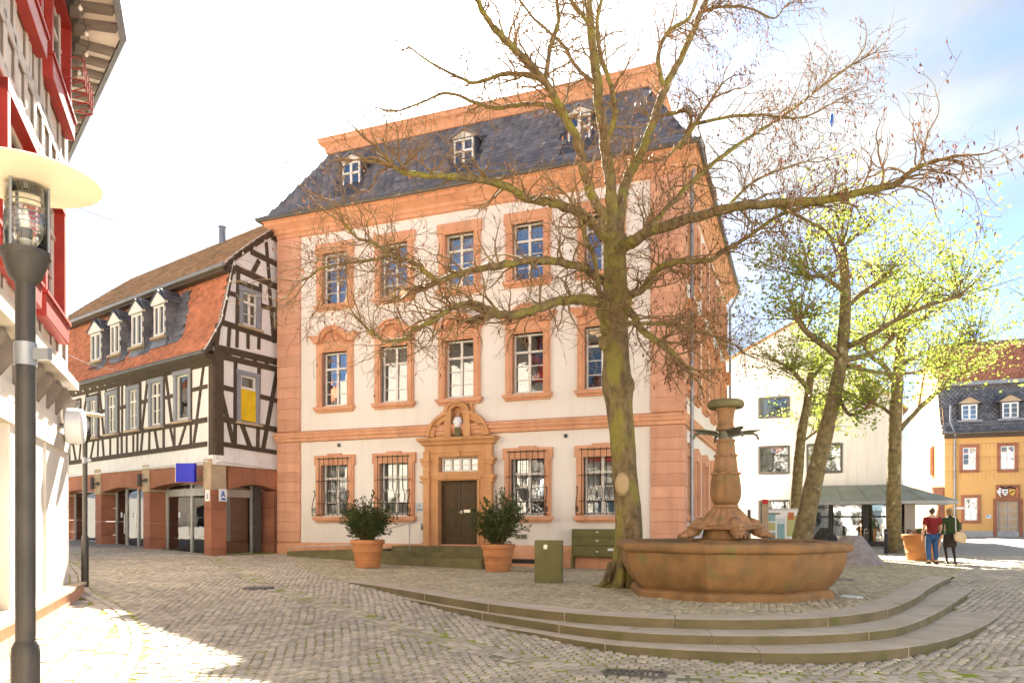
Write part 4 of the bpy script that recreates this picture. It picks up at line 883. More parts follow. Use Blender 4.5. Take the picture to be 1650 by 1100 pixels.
# corner pier: a prism with one face to each street
cp = [Vector((-.44, 0)), Vector((-.012, 0))]; q0 = Wi @ GF.w(.60, 0); q1 = Wi @ GF.w(.60, .4)
for i in range(4):
    za, zb = .1 + i * .65 + .004, .1 + (i + 1) * .65 - .004
    MB().extr([(-.44, -.10, za), (0, -.10, za), (q0.x, q0.y - .06, za), (q1.x, q1.y, za), (-.44, .5, za)], (0, 0, zb - za)).build('pier_stone', 'sandstone_red', shop, bevel=.01)
MB().extr([(-.46, -.13, 2.705), (0.02, -.13, 2.705), (q0.x + .02, q0.y - .08, 2.705), (q1.x, q1.y, 2.705), (-.46, .5, 2.705)], (0, 0, 1.03)).build('capital_block', 'stone_beige', shop, bevel=.015)
def lintel(x0, x1, zs, rise, z1, rz=0.0, d0=-.05):
    n = 9; k = 4
    for i in range(k):                         # four voussoir blocks
        a, b = x0 + (x1 - x0) * i / k + .004, x0 + (x1 - x0) * (i + 1) / k - .004; P = []
        for j in range(n):
            x = b + (a - b) * j / (n - 1); u = (x - x0) / (x1 - x0) * 2 - 1; P.append((x, zs + rise * (1 - u * u)))
        MB().prism([(a, z1), *reversed(P), (b, z1)][::-1], d0, .5).build('lintel_stone', 'sandstone_red', shop, rz=rz)
for (a, b), (c, d) in zip(piers, piers[1:]): lintel(b + .012, c - .012, 2.78 if c < -1 else 2.82, .17, 3.55)
lintel(.615, 2.96, 2.72, .22, 3.52, rz=GA)
MB().box(SX0, .06, -.075, .3, 3.555, 3.86).build('fascia_band', 'plaster_shop', shop); MB().box(-.02, 3.2, -.085, .3, 3.535, 3.858).build('fascia_band', 'plaster_shop', shop, rz=GA)
pier(2.72, 2.98, -.04, .8, .2, 2.75, rz=GA); MB().box(3.0, 3.2, -.02, .3, .5, 3.53).build('wall', 'plaster_shop', shop, rz=GA)
MB().extr([(SX0, .46, -.2), (-.06, .46, -.2), tuple(Wi @ GF.w(2.9, .2, -.2)), tuple(Wi @ GF.w(5, .2, -.2)), (SX0, 6, -.2)], (0, 0, .67)).build('shop_floor', 'interior_light', shop)
MB().box(SX0, -1.1, 4.6, 4.7, .4, 3.7).build('interior', 'interior_light', shop); MB().box(SX0, -1.1, .5, 4.6, 3.60, 3.68).build('ceiling', 'interior_light', shop)
def shopfront(name, x0, x1, z0, z1, posts, transom, rz=0.0, y=.5):
    m = MB().box(x0, x0 + .07, y - .04, y + .04, z0, z1).box(x1 - .07, x1, y - .04, y + .04, z0, z1).box(x0, x1, y - .042, y + .04, z0, z0 + .09).box(x0, x1, y - .042, y + .04, z1 - .09, z1)
    for p in posts: m.box(p - .05, p + .05, y - .05, y + .038, z0 + .09, z1 - .09)
    if transom: m.box(x0 + .07, x1 - .07, y - .045, y + .035, transom, transom + .26)
    o = m.build(name, 'alu', shop, rz=rz); xs_ = [x0, *posts, x1]
    for a, b in zip(xs_, xs_[1:]):
        MB().box(a, b, y - .004, y + .004, z0, transom or z1).build('pane', 'shop_glass', o)
        if transom: MB().box(a, b, y - .004, y + .004, transom, z1).build('pane', 'shop_glass', o)
    if name == 'shop_door':
        for i, (a, b) in enumerate(zip(xs_, xs_[1:])):
            MB().box((a + b) / 2 - .07, (a + b) / 2 + .05, y - .012, y - .005, z0 + 1.35, z0 + 1.55).build('sticker', ['white_plain', 'sign_pale', 'poster_orange'][i % 3], o, rz=0)
            MB().tube([(b - .12, y - .06, z0 + .7), (b - .12, y - .06, z0 + 1.5)], .016, 6).build('handle', 'steel', o)
    return o
d1 = SF.loc
xa, xb = d1(*z3(590, 500), .5)[0], d1(*z3(733, 500), .5)[0] + .7
shopfront('shop_door', xa, xb, .45, 3.0, [d1(*z3(645, 500), .5)[0], d1(*z3(705, 500), .5)[0]], None)
xa, xb = d1(*z3(380, 500), .5)[0], d1(*z3(490, 500), .5)[0] + .7
shopfront('shop_window', xa, xb, .75, 2.95, [d1(*z3(430, 500), .5)[0]], None); MB().box(xa - .3, xb + .0, .2, .9, .2, .74).build('window_plinth', 'sandstone_red', shop)
xa = d1(*z3(848, 500), .5)[0]
shopfront('shop_door', xa, -.14, .42, 3.05, [d1(*z3(975, 500), .5)[0]], 2.55)
ga = lambda x, d=.5: GF.loc(*z3(x, 500), d)[0]
shopfront('shop_window', ga(1140) - .5, ga(1275), .42, 3.0, [], 2.5, rz=GA, y=.5); MB().box(ga(1276), ga(1305), .35, .8, .3, 3.0).build('mullion_post', 'zinc_dark', shop, rz=GA)
shopfront('shop_window', ga(1306), 2.75, .42, 3.0, [], None, rz=GA, y=.7)
for i, (x, y0, w, h, mm) in enumerate(((-10.2, 2.2, .5, 1.7, 'leaf_shrub'), (-7.2, 2.4, .9, 1.5, 'interior_light'), (-4.6, 2.6, 1.2, 1.0, 'curtain'), (-2.4, 2.2, .8, 1.2, 'interior_light'), (-1.1, 2.9, .9, 2.1, 'curtain'), (-11.2, 2.0, .6, 2.0, 'poster_teal'))):
    nm, lb = [('shop_plant', 'leafy green plant inside the leftmost shop window'), ('counter', 'pale counter inside the middle glass shop door'), ('display_shelf', 'pale display shelf behind the left panes of the double glass door'), ('desk', 'pale desk behind the double glass door next to the ticket pillar'), ('cabinet', 'tall pale cabinet behind the pane beside the corner pier'), ('poster_stand', 'teal poster stand in the farthest shop window')][i]
    mb_ = MB().box(x, x + w, y0, y0 + .3, .53, .53 + h * .5).box(x + .05, x + w - .05, y0, y0 + .25, .53 + h * .5, .53 + h).box(x - .03, x + w + .03, y0 - .05, y0 + .35, .53 + h * .5, .53 + h * .54)
    o = tag(mb_.build(nm, mm), lb, nm.replace('shop_', '').replace('_', ' ')); o.matrix_world = shop.matrix_basis
p = SF.loc(*z3(955, 740), .7); t = thing('ticket_pillar', 'slim white ticket pillar with a grey head in front of the double glass door', 'pillar', SF.w(p[0], .72, .45), SF.ang)
MB().box(-.10, .10, -.1, .1, 0, 1.05).build('body', 'white_plain', t, bevel=.01); MB().prism([(-.11, 1.052), (.11, 1.052), (.11, 1.34), (-.06, 1.34), (-.11, 1.28)], -.12, .12).build('head', 'zinc', t); MB().box(-.05, .05, -.127, -.12, 1.12, 1.2).build('slot', 'black', t)
for zx, zy, l in ((485, 405, 'cylindrical dark wall lamp on the farther beige capital block'), (727, 388, 'cylindrical dark wall lamp on the capital block nearer the blue sign')):
    x, z = SL(zx + 14, zy, -.1); t = thing('wall_lamp', l, 'lamp', SF.w(x, -.1, z), SF.ang, 'wall lamps on the shop piers')
    MB().tube([(-.28, -.12, -.22), (-.28, -.12, .25)], .075, 12).build('shade', 'dark_metal', t); MB().tube([(0, 0, 0), (-.28, -.12, 0)], .03, 8).build('bracket', 'dark_metal', t); MB().lathe([(.1, -.06), (.1, .06)], 10).build('rosette', 'dark_metal', t)
t = thing('box_sign', 'bright blue square box sign projecting from the corner pier of the half-timbered house', 'sign', SF.w(-.42, -.14, 2.95), SF.ang)
sg = MB().box(-.31, .31, -.09, .09, -.0, .62).build('panel', 'blue_panel', t, loc=(-.22, -.48, 0), rz=R(34)); MB().box(-.325, -.312, -.095, .095, -.01, .63).build('edge_strip', 'white_plain', sg)
MB().tube([(.0, 0, .5), (.02, -.28, .5)], .02, 6).build('arm', 'zinc', t); MB().tube([(.0, 0, .1), (.02, -.28, .1)], .02, 6).build('arm', 'zinc', t)
x, z = SL(1051, 462, -.1); t = thing('plaque', 'small white plaque on the street face of the red corner pier', 'sign', SF.w(-.21, -.102, z), SF.ang); MB().box(-.14, .14, -.02, 0, -.21, .21).build('panel', 'white_plain', t)
MB().box(-.06, .06, -.024, -.021, -.12, -.09).box(-.025, .025, -.024, -.021, -.085, .05).build('print', 'zinc', t)
t = thing('plaque', 'white plaque with a blue letter A on the gable face of the corner pier', 'sign', GF.w(.28, -.09, z), GF.ang); MB().box(-.17, .17, -.02, 0, -.21, .21).build('panel', 'white_plain', t, bevel=.004)
MB().bar((-.07, -.06), (0, .14), .045, -.027, -.021).bar((.07, -.06), (.0, .14), .045, -.0265, -.0205).box(-.05, .05, -.026, -.022, -.02, .01).prism([(-.1, -.17), (.13, -.17), (.1, -.11), (-.04, -.09)], -.027, -.021).build('emblem', 'sign_blue', t)
w = lambda F, x, z, d: F.w(x, d, z)
pts = [SF.w(*(lambda q: (q[0], -.16))(SL(zx, zy, -.16)), SL(zx, zy, -.16)[1]) for zx, zy in ((300, 375), (520, 350), (760, 322), (1040, 291))] + [GF.w(.02, -.2, GF.loc(*z3(1078, 287), -.16)[1]), GF.w(2.9, -.14, GF.loc(*z3(1400, 330), -.14)[1])]
tag(MB().tube(pts, .022, 6).build('cable', 'white_plain'), 'pale cable tube running along the red sandstone lintels of the shop', 'cable')
def garland(label, pts, n, m_='wrought_iron'):
    t = thing('string_lights', label, 'string lights', pts[0]); o = Vector(pts[0]); S = [Vector(p) - o for p in smooth(pts, 8)]
    MB().tube(S, .006, 4).build('cable', m_, t); L_ = np.r_[0, np.cumsum([(b - a).length for a, b in zip(S, S[1:])])]; A_ = np.array([tuple(p) for p in S])
    bm_ = MB().lathe([(.012, .03), (.014, .0), (.038, -.03), (.04, -.055), (.02, -.085)], 8).mesh('bulb', 'bulb', True)
    for i in range(n):
        s = L_[-1] * (i + .5) / n; put('bulb', bm_, t, tuple(np.interp(s, L_, A_[:, k]) for k in range(3)))
gp_ = [SF.w(SF.loc(*z7(x, y), -.2)[0], -.2, SF.loc(*z7(x, y), -.2)[1]) for x, y in ((75, 620), (340, 545), (600, 465), (850, 392), (1130, 303))]
garland('row of round bulbs strung under the eaves along the street front', gp_, 17)
gp_ = [GF.w(GF.loc(*z4(x, y), -.15)[0], -.15, GF.loc(*z4(x, y), -.15)[1]) for x, y in ((60, 1010), (170, 750), (262, 355), (440, 240), (603, 130), (640, 140))]
garland('bulbs strung along the sloping verge of the timbered gable', gp_, 9)
# ------------------------------------------------------------------ the house at the left edge
lh = thing('timbered_house', 'tall cream house at the near left with red window boxes and pale timbers', 'building', (LF.o[0], LF.o[1], 0), LF.ang)
LW = [(-2.15, -.35, 5.12, 7.15), (-4.55, -2.75, 5.12, 7.15), (-6.9, -5.2, 5.12, 7.15)]; LU = [(-1.62, .28, 9.05, 10.75), (-4.0, -2.35, 9.05, 10.75), (-6.4, -4.7, 9.05, 10.75)]
B2 = R(17); LE = .62; LH_TOP = 11.0
hl = [(a + .1, b - .1, c + .1, d - .1) for a, b, c, d in LW + LU]
wall_holes(MB(), -14, LE, 3.95, LH_TOP, hl, y=0).build('wall', 'plaster_cream', lh)
def second(mb): return mb.xf(Matrix.Translation((LE, 0, 0)) @ Matrix.Rotation(B2, 4, 'Z'))
second(wall_holes(MB(), 0, 9, 0, LH_TOP, [])).build('wall', 'plaster_cream', lh)
MB().box(-14, LE - .1, 1.2, 1.25, 3.9, 11).box(-14, LE - .1, .3, 1.2, 3.9, 3.94).box(-14, LE - .1, .3, 1.2, 7.6, 7.65).build('interior', 'interior', lh)
# ground floor: stone beam, pilasters, dark shop glass
MB().box(-14, LE + .05, -.02, .4, 2.95, 3.5).box(-14, LE + .02, .0, .4, 3.501, 3.95).build('stone_beam', 'plaster_cream', lh)
MB().prism([(-14, 3.0), (LE, 2.9), (LE, 3.2), (-14, 3.2)], -.09, -.021).build('beam_edge', 'slab_stone', lh)
for a, b in ((-12.6, -11.9), (-10.2, -9.4), (-7.6, -6.9), (-5.2, -4.6), (-3.95, -3.45), (-2.4, -1.78), (-1.55, .5)): MB().box(a, b, -.06, .3, .1, 2.95).build('pilaster', 'plaster_cream', lh, bevel=.02)
second(MB().box(0, .5, -.06, .3, .1, 2.95)).build('pilaster', 'plaster_cream', lh)
MB().box(-14, LE, .12, .16, .3, 2.95).build('shop_glazing', 'shop_glass', lh); MB().box(-14, LE, .9, .95, .3, 2.95).build('interior', 'interior', lh)
for x in (-3.4, -2.5, -1.76, -6.8, -9.3): MB().box(x - .04, x + .04, .08, .2, .45, 2.95).build('glazing_post', 'zinc_dark', lh)
for x0, x1 in ((-3.45, -2.4), (-6.9, -5.2), (-9.4, -7.6)): MB().box(x0, x1, .02, .18, .2, .85).build('parapet_panel', 'white_paint', lh)
for i in range(10): MB().box(-14 + i * 1.475, -14 + (i + 1) * 1.475 - .008, -.30, .25, -.3, (.44 if i > 5 else .42) - .0).build('plinth_stone', 'salmon_block', lh, bevel=.012)
MB().box(-14, LE + .14, -.34, .2, .43 + .012, .49).build('plinth_cap', 'stone_beige', lh)
# jetty: moulded beam on dark carved brackets
MB().prism([(-14, 4.12), (LE + .05, 4.12), (LE + .05, 4.26), (-14, 4.26)], -.22, .0).prism([(-14, 4.3), (LE + .03, 4.3), (LE + .03, 4.36), (-14, 4.36)], -.15, .0).build('jetty_beam', 'timber_pale', lh)
br = MB().extr([(0, 0, .0), (0, -.20, .28), (0, -.24, .36), (0, -.14, .40), (0, -.06, .58), (0, 0, .6)], (.17, 0, 0)).mesh('bracket', 'timber_edge')
for i in range(16): put('bracket', br, lh, (LE - .25 - i * .78, -.002, 3.52))
# timbers with dark edges
def pale(x1, z1, x2, z2, w=.17):
    o = MB().bar((x1, z1), (x2, z2), w, -.045, .02).build('timber_beam', 'timber_pale', lh); MB().bar((x1, z1), (x2, z2), w + .045, -.03, .015).build('edge_line', 'timber_edge', o)
for z in (4.5, 7.45, 8.15, 10.85): pale(-13, z, LE, z, .2)
for row, (z0, z1) in ((LW, (4.5, 7.45)), (LU, (8.15, 10.85))):
    for a, b, c, d in row:
        pale(a - .12, z0, a - .12, z1, .16); pale(b + .12, z0, b + .12, z1, .16); pale(a - .1, c - .14, b + .1, c - .14, .14)
        pale(a + .45, z0, a + .45, c - .2, .13); pale(b - .45, z0, b - .45, c - .2, .13)
    for x in (-4.4, -2.55, -.1): pale(x - .2 if row is LW else x - .1, z1, x - .02, z0, .13)
    pale(LE - .1, z0, LE - .1, z1, .2)
for x in (-12.0, -9.8, -8.4): pale(x, 4.5, x, 7.45); pale(x, 8.15, x, 10.85)
for i in range(12): pale(LE - .5 - i * .6, 7.5, LE - .5 - i * .6, 8.1, .16)
for a, b, c, d in LW + LU:
    m = MB().box(a, a + .14, -.16, .12, c, d).box(b - .14, b, -.16, .12, c, d).box(a, b, -.165, .12, d - .14, d + .01)
    o = m.build('window', 'red_paint', lh); xm, w = (a + b) / 2, (b - a) / 2 - .14
    frame_mb(w, c + .02, d - .14, d - .6, 2, y0=.0, y1=.07).xf(Matrix.Translation((xm, 0, 0))).build('frame', 'white_paint', o); pane_objs(o, [(xm + p, xm + q, r, s) for p, q, r, s in panes(w, c + .02, d - .14, d - .6, 2)], y=.04)
    MB().box(xm - w, xm + w, .2, .205, c, d - .2).build('curtain', 'curtain', o)
    sb = MB().prism([(a - .12, c - .34), (b + .12, c - .34), (b + .16, c), (a - .16, c)], -.19, -.02).build('sill_box', 'red_paint', o, bevel=.015); MB().box(a - .18, b + .18, -.22, -.02, c + .003, c + .05).build('sill_board', 'red_paint', o)
# flower basket brackets on the upper window
m = MB()
for z in (9.2, 9.38, 9.56): m.tube([(-.9, -.16, z), (-.9, -.5, z), (.25, -.5, z), (.25, -.16, z)], .012, 5)
for i in range(6): x = -.9 + i * .23; m.tube([(x, -.3, 9.1), (x, -.5, 9.2), (x, -.5, 9.6)], .010, 4)
tag(m.build('flower_basket', 'red_paint', loc=(LF.o[0], LF.o[1], 0), rz=LF.ang), 'empty red wire flower basket on the topmost red window sill', 'basket')
# eaves, both sides of the bend
p0 = Vector((-14, 0)); p1 = Vector((LE, 0)); p2 = p1 + Vector((math.cos(B2), math.sin(B2))) * 9
MB().sweep([p0, p1, p2], [(0, 10.92), (.9, 11.02), (.9, 11.06), (0, 11.06)], closed=False).build('soffit', 'plaster_cream', lh)
MB().sweep([p0, p1, p2], [(.9, 10.95), (.98, 10.95), (1.02, 11.02), (1.03, 11.12), (.97, 11.12), (.9, 11.08)], closed=False).build('gutter', 'zinc', lh, smooth=False)
MB().sweep([p0, p1, p2], [(0, 10.62), (.08, 10.64), (.12, 10.8), (.26, 10.86), (.28, 10.93), (0, 10.94)], closed=False).build('eaves_cornice', 'zinc_dark', lh)
MB().sweep([p0, p1, p2], [(.97, 11.1), (-3.5, 14.2), (-3.5, 11.1)], closed=False).build('roof', 'tile_brown', lh)
raf = MB().extr([(0, -.2, 10.84), (0, -.86, 10.90), (0, -.90, 10.98), (0, -.78, 11.0), (0, -.2, 11.0)], (.16, 0, 0)).extr([(0.01, -.2, 10.70), (0.01, -.34, 10.72), (0.01, -.42, 10.84), (0.01, -.2, 10.85)], (.14, 0, 0)).mesh('rafter', 'timber_edge')
for i in range(16): put('rafter', raf, lh, (LE - .35 - i * .52, 0, 0))
for i in range(15): q = p1 + (p2 - p1).normalized() * (.25 + i * .52); put('rafter', raf, lh, (q.x, q.y, 0), B2)
bm_ = MB().lathe([(.012, .03), (.014, .0), (.038, -.03), (.04, -.055), (.02, -.085)], 8).mesh('bulb', 'bulb', True)
t = thing('string_lights', 'bulbs hung under the dark eaves of the near left house', 'string lights', LF.w(LE, -.4, 10.7), LF.ang)
MB().tube([(-4, 0, 0), (0, 0, 0), (6 * math.cos(B2), 6 * math.sin(B2), 0)], .006, 4).build('cable', 'wrought_iron', t)
for i in range(4): put('bulb', bm_, t, (-.4 - i * .75, 0, -.01))
for i in range(7): put('bulb', bm_, t, ((.3 + i * .75) * math.cos(B2), (.3 + i * .75) * math.sin(B2), -.01))
# round projecting sign
t = thing('round_sign', 'round white drum-shaped sign projecting from the near left house', 'sign', LF.w(-.15, -.02, 3.36), LF.ang)
MB().lathe([(.29, -.14), (.315, -.12), (.32, 0), (.315, .12), (.29, .14)], 36).xf(Matrix.Rotation(R(90), 4, 'X')).build('drum', 'white_plain', t, loc=(0.1, -.24, .0), auto=40); MB().tube([(0.1, 0, 0), (.12, -.2, 0)], .05, 8).build('bracket', 'zinc', t)
# ------------------------------------------------------------------ street lamps
def street_lamp(X, Y, label):
    t = thing('street_lamp', label, 'street lamp', (X, Y, gh(X, Y)), 0, 'street lamps with disc shades')
    MB().lathe([(.068, -.1), (.068, .98), (.064, 1.02), (.05, 1.05)], 24).build('foot', 'dark_metal', t, auto=40); MB().lathe([(.047, 1.05), (.047, 2.93)], 20).build('pole', 'dark_metal', t, auto=40)
    MB().lathe([(.054, 2.50), (.054, 2.62)], 20).box(.05, .13, -.02, .02, 2.53, 2.59).build('clamp', 'zinc', t, auto=40)
    MB().lathe([(.047, 2.93), (.075, 2.96), (.10, 3.03), (.108, 3.06), (.118, 3.07), (.118, 3.10), (.10, 3.105)], 28).build('lamp_cup', 'dark_metal', t, auto=40)
    MB().lathe([(.098, 3.10), (.098, 3.43)], 32).build('lamp_glass', 'lamp_glass', t, smooth=True)
    for k in range(9): pass
    b = MB(); [b.tube([(.086 * math.cos(a * .3142), .086 * math.sin(a * .3142), 3.24 + k * .028) for a in range(21)], .004, 4, cap=False) for k in range(5)]; b.build('louvre', 'alu', t, kind='stuff')
    MB().lathe([(.03, 3.1), (.03, 3.16), (.022, 3.17), (.022, 3.28), (.005, 3.34)], 12).build('bulb', 'bulb', t, auto=40); MB().lathe([(.032, 3.165), (.032, 3.22)], 12).build('socket', 'black', t)
    for k in range(3): a = R(25 + 120 * k); MB().tube([(.104 * math.cos(a), .104 * math.sin(a), 3.08), (.104 * math.cos(a), .104 * math.sin(a), 3.47)], .008, 6).build('rod', 'zinc', t)
    MB().lathe([(.0, 3.445), (.12, 3.45), (.345, 3.472), (.358, 3.478), (.345, 3.486), (.12, 3.50), (.0, 3.51)], 48).build('lamp_shade', 'lamp_shade', t, auto=60)
    return t
l1 = street_lamp(-2.565, 3.9, 'near street lamp with wide cream disc shade and dark grey pole at the left edge')
l2 = copy_tree(l1); l2.location = (-8.63, 14.95, gh(-8.63, 14.95)); l2['label'] = 'farther street lamp with disc shade standing at the pavement edge before the shop'
# ------------------------------------------------------------------ the fountain
FX, FY = BASIN_C; FZ = gh(FX, FY)
fo = thing('fountain', 'sandstone fountain with octagonal basin, carved column, lion paws and bronze spouts', 'fountain', (FX, FY, FZ), R(-4))
OCT = [R(a) for a in (-110, -70, -26, 26, 70, 110, 154, 206)]
def octo(r, z, sy=.95): return [(r * math.cos(a), sy * r * math.sin(a), z) for a in OCT]
def oct_skin(prof, sub=1):
    m = MB(); v = [p for r, z in prof for p in octo(r, z)]; n = 8
    m.add(v, [(i * n + k, i * n + (k + 1) % n, (i + 1) * n + (k + 1) % n, (i + 1) * n + k) for i in range(len(prof) - 1) for k in range(n)]); return m
oct_skin([(1.90, -.1), (1.90, .09), (1.86, .13), (1.80, .15)]).build('basin_foot', 'fountain_stone', fo, bevel=.012)
oct_skin([(1.78, .14), (1.86, .20), (1.96, .32), (2.05, .48), (2.10, .64), (2.12, .81)]).build('basin', 'fountain_stone', fo, auto=22, bevel=.008)
oct_skin([(2.10, .80), (2.17, .81), (2.21, .85), (2.22, .90), (2.19, .96), (2.12, .985), (1.93, .985), (1.88, .97), (1.86, .90), (1.84, .5)]).build('basin_rim', 'fountain_stone', fo, auto=28, bevel=.012)
wt = MB().add(octo(1.86, .86), [tuple(range(8))]).build('water', 'water', None, kind='structure', loc=(FX, FY, FZ), rz=R(-4))
lob = lambda n, k, p=0: (lambda a, r, z: r * (1 + k * (abs(math.cos(n * a / 2 + p)) ** .6 - .6)))
Z = lambda y: 1.65 + (839 - y) / 85.4 - FZ
MB().lathe([(.62, .5), (.62, 1.0), (.44, 1.02), (.40, Z(852))], 32).build('drum', 'fountain_stone', fo, auto=30)
star = lambda a, r, z: r * (1 + .16 * math.cos(4 * a + R(-10) * 4))
MB().lathe([(.50, Z(853)), (.62, Z(852)), (.64, Z(848)), (.60, Z(846)), (.50, Z(844))], 48, fn=star).build('foot_slab', 'column_stone', fo, smooth=False)
leafy = lambda a, r, z: r * (1 + .075 * math.cos(16 * a) + .05 * math.cos(4 * a - R(40)) + .02 * math.sin(z * 70))
MB().lathe([(.56, Z(846)), (.46, Z(841)), (.40, Z(836)), (.345, Z(830)), (.29, Z(824)), (.25, Z(820)), (.235, Z(818))], 96, fn=leafy).build('acanthus_base', 'column_stone', fo, smooth=True)
MB().lathe([(.22, Z(818)), (.235, Z(817)), (.238, Z(815)), (.225, Z(813)), (.205, Z(812.5))], 32).build('torus_ring', 'column_stone', fo, smooth=True)
MB().lathe([(.20, Z(813)), (.235, Z(809)), (.262, Z(803)), (.275, Z(796)), (.272, Z(786)), (.262, Z(776)), (.245, Z(767)), (.235, Z(763))], 96, fn=lob(8, .10)).build('petal_bulb', 'fountain_stone', fo, smooth=True)
for i in range(8):                          # curled petal tips
    a = 2 * math.pi * (i + .5) / 8; MB().lathe([(.0, -.03), (.05, -.025), (.065, .0), (.05, .022), (.0, .03)], 10).xf(Matrix.Translation((.245 * math.cos(a), .245 * math.sin(a), Z(763))) @ Matrix.Rotation(a, 4, 'Z') @ Matrix.Diagonal((.7, 1.3, .9, 1))).build('petal_tip', 'column_stone', fo, smooth=True)
MB().lathe([(.222, Z(764)), (.212, Z(752)), (.20, Z(740)), (.192, Z(735))], 64, fn=lambda a, r, z: r * (1 + .03 * math.cos(8 * a) + .02 * math.sin(z * 55 + 3 * math.sin(8 * a)))).build('carved_shaft', 'column_stone', fo, smooth=True)
for i in range(8): a = 2 * math.pi * (i + .5) / 8; MB().lathe([(.0, -.03), (.03, -.02), (.035, .01), (.0, .03)], 8).xf(Matrix.Translation((.195 * math.cos(a), .195 * math.sin(a), Z(734)))).build('leaf_tip', 'column_stone', fo, smooth=True)
MB().lathe([(.188, Z(735)), (.176, Z(725)), (.160, Z(713)), (.175, Z(712)), (.180, Z(710)), (.175, Z(708)), (.13, Z(707.5))], 32).build('shaft', 'column_stone', fo, auto=40)
MB().lathe([(.13, Z(709)), (.13, Z(694))], 16).build('spout_collar', 'bronze', fo, auto=40)
for a, l in ((R(186), .62), (R(8), .64), (R(-70), .55), (R(100), .55)):
    s = MB(); d = Vector((math.cos(a), math.sin(a), 0)); n = Vector((-d.y, d.x, 0)); z0 = Z(702)
    s.tube([d * .1 + Vector((0, 0, z0)), d * (.3) + Vector((0, 0, z0 + .045)), d * (l * .8) + Vector((0, 0, z0 + .05)), d * (l * .93) + Vector((0, 0, z0 + .02)), d * l + Vector((0, 0, z0 - .07))], [.04, .034, .028, .024, .022], 8)
    for sg_ in (-1, 1): s.extr([d * .12 + Vector((0, 0, z0 + .02)), d * .22 + n * sg_ * .13 + Vector((0, 0, z0 + .06)), d * .40 + n * sg_ * .11 + Vector((0, 0, z0 + .09)), d * .62 * l / .6 + n * sg_ * .02 + Vector((0, 0, z0 + .11)), d * .5 + Vector((0, 0, z0 + .05))], (0, 0, .014))
    s.build('spout', 'bronze', fo, smooth=False)
MB().lathe([(.13, Z(695)), (.178, Z(693)), (.182, Z(691)), (.165, Z(688)), (.142, Z(686))], 32).build('urn_foot', 'column_stone', fo, auto=40)
MB().lathe([(.142, Z(687)), (.140, Z(678)), (.15, Z(668)), (.175, Z(660)), (.235, Z(653))], 80, fn=lambda a, r, z: r * (1 + .035 * math.cos(20 * a))).build('urn', 'column_stone', fo, smooth=True)
MB().lathe([(.22, Z(658)), (.30, Z(658)), (.33, Z(655)), (.335, Z(651)), (.315, Z(647)), (.28, Z(645)), (.20, Z(645.5)), (.18, Z(652))], 72, fn=lambda a, r, z: r * (1 + (.018 * math.cos(36 * a) if r > .25 else 0))).build('urn_rim', 'stair_stone', fo, smooth=True)
def ell(m, c, r, rot=None, n=10):
    v = MB().lathe([(max(1e-3, math.sin(math.pi * i / 6)), -math.cos(math.pi * i / 6)) for i in range(7)], n); M_ = Matrix.Translation(c) @ (rot or Matrix.Identity(4)) @ Matrix.Diagonal((*r, 1)); v.xf(M_); m.add(v.v, v.f); return m
for a in (R(-82), R(188), R(4), R(98)):
    m = MB(); M_ = Matrix.Rotation(a, 4, 'Z'); zb = 1.03
    ell(m, (.60, 0, zb + .16), (.15, .14, .13)); ell(m, (.70, 0, zb + .08), (.15, .13, .085))
    m.tube([(.42, 0, zb + .30), (.55, 0, zb + .23), (.66, 0, zb + .13)], [.11, .13, .12], 10)
    for k in range(4):
        y = (k - 1.5) * .068; ell(m, (.81, y, zb + .045), (.085, .034, .05)); ell(m, (.875, y, zb + .02), (.03, .018, .022))
    m.xf(M_).build('lion_paw', 'column_stone', fo, smooth=True)
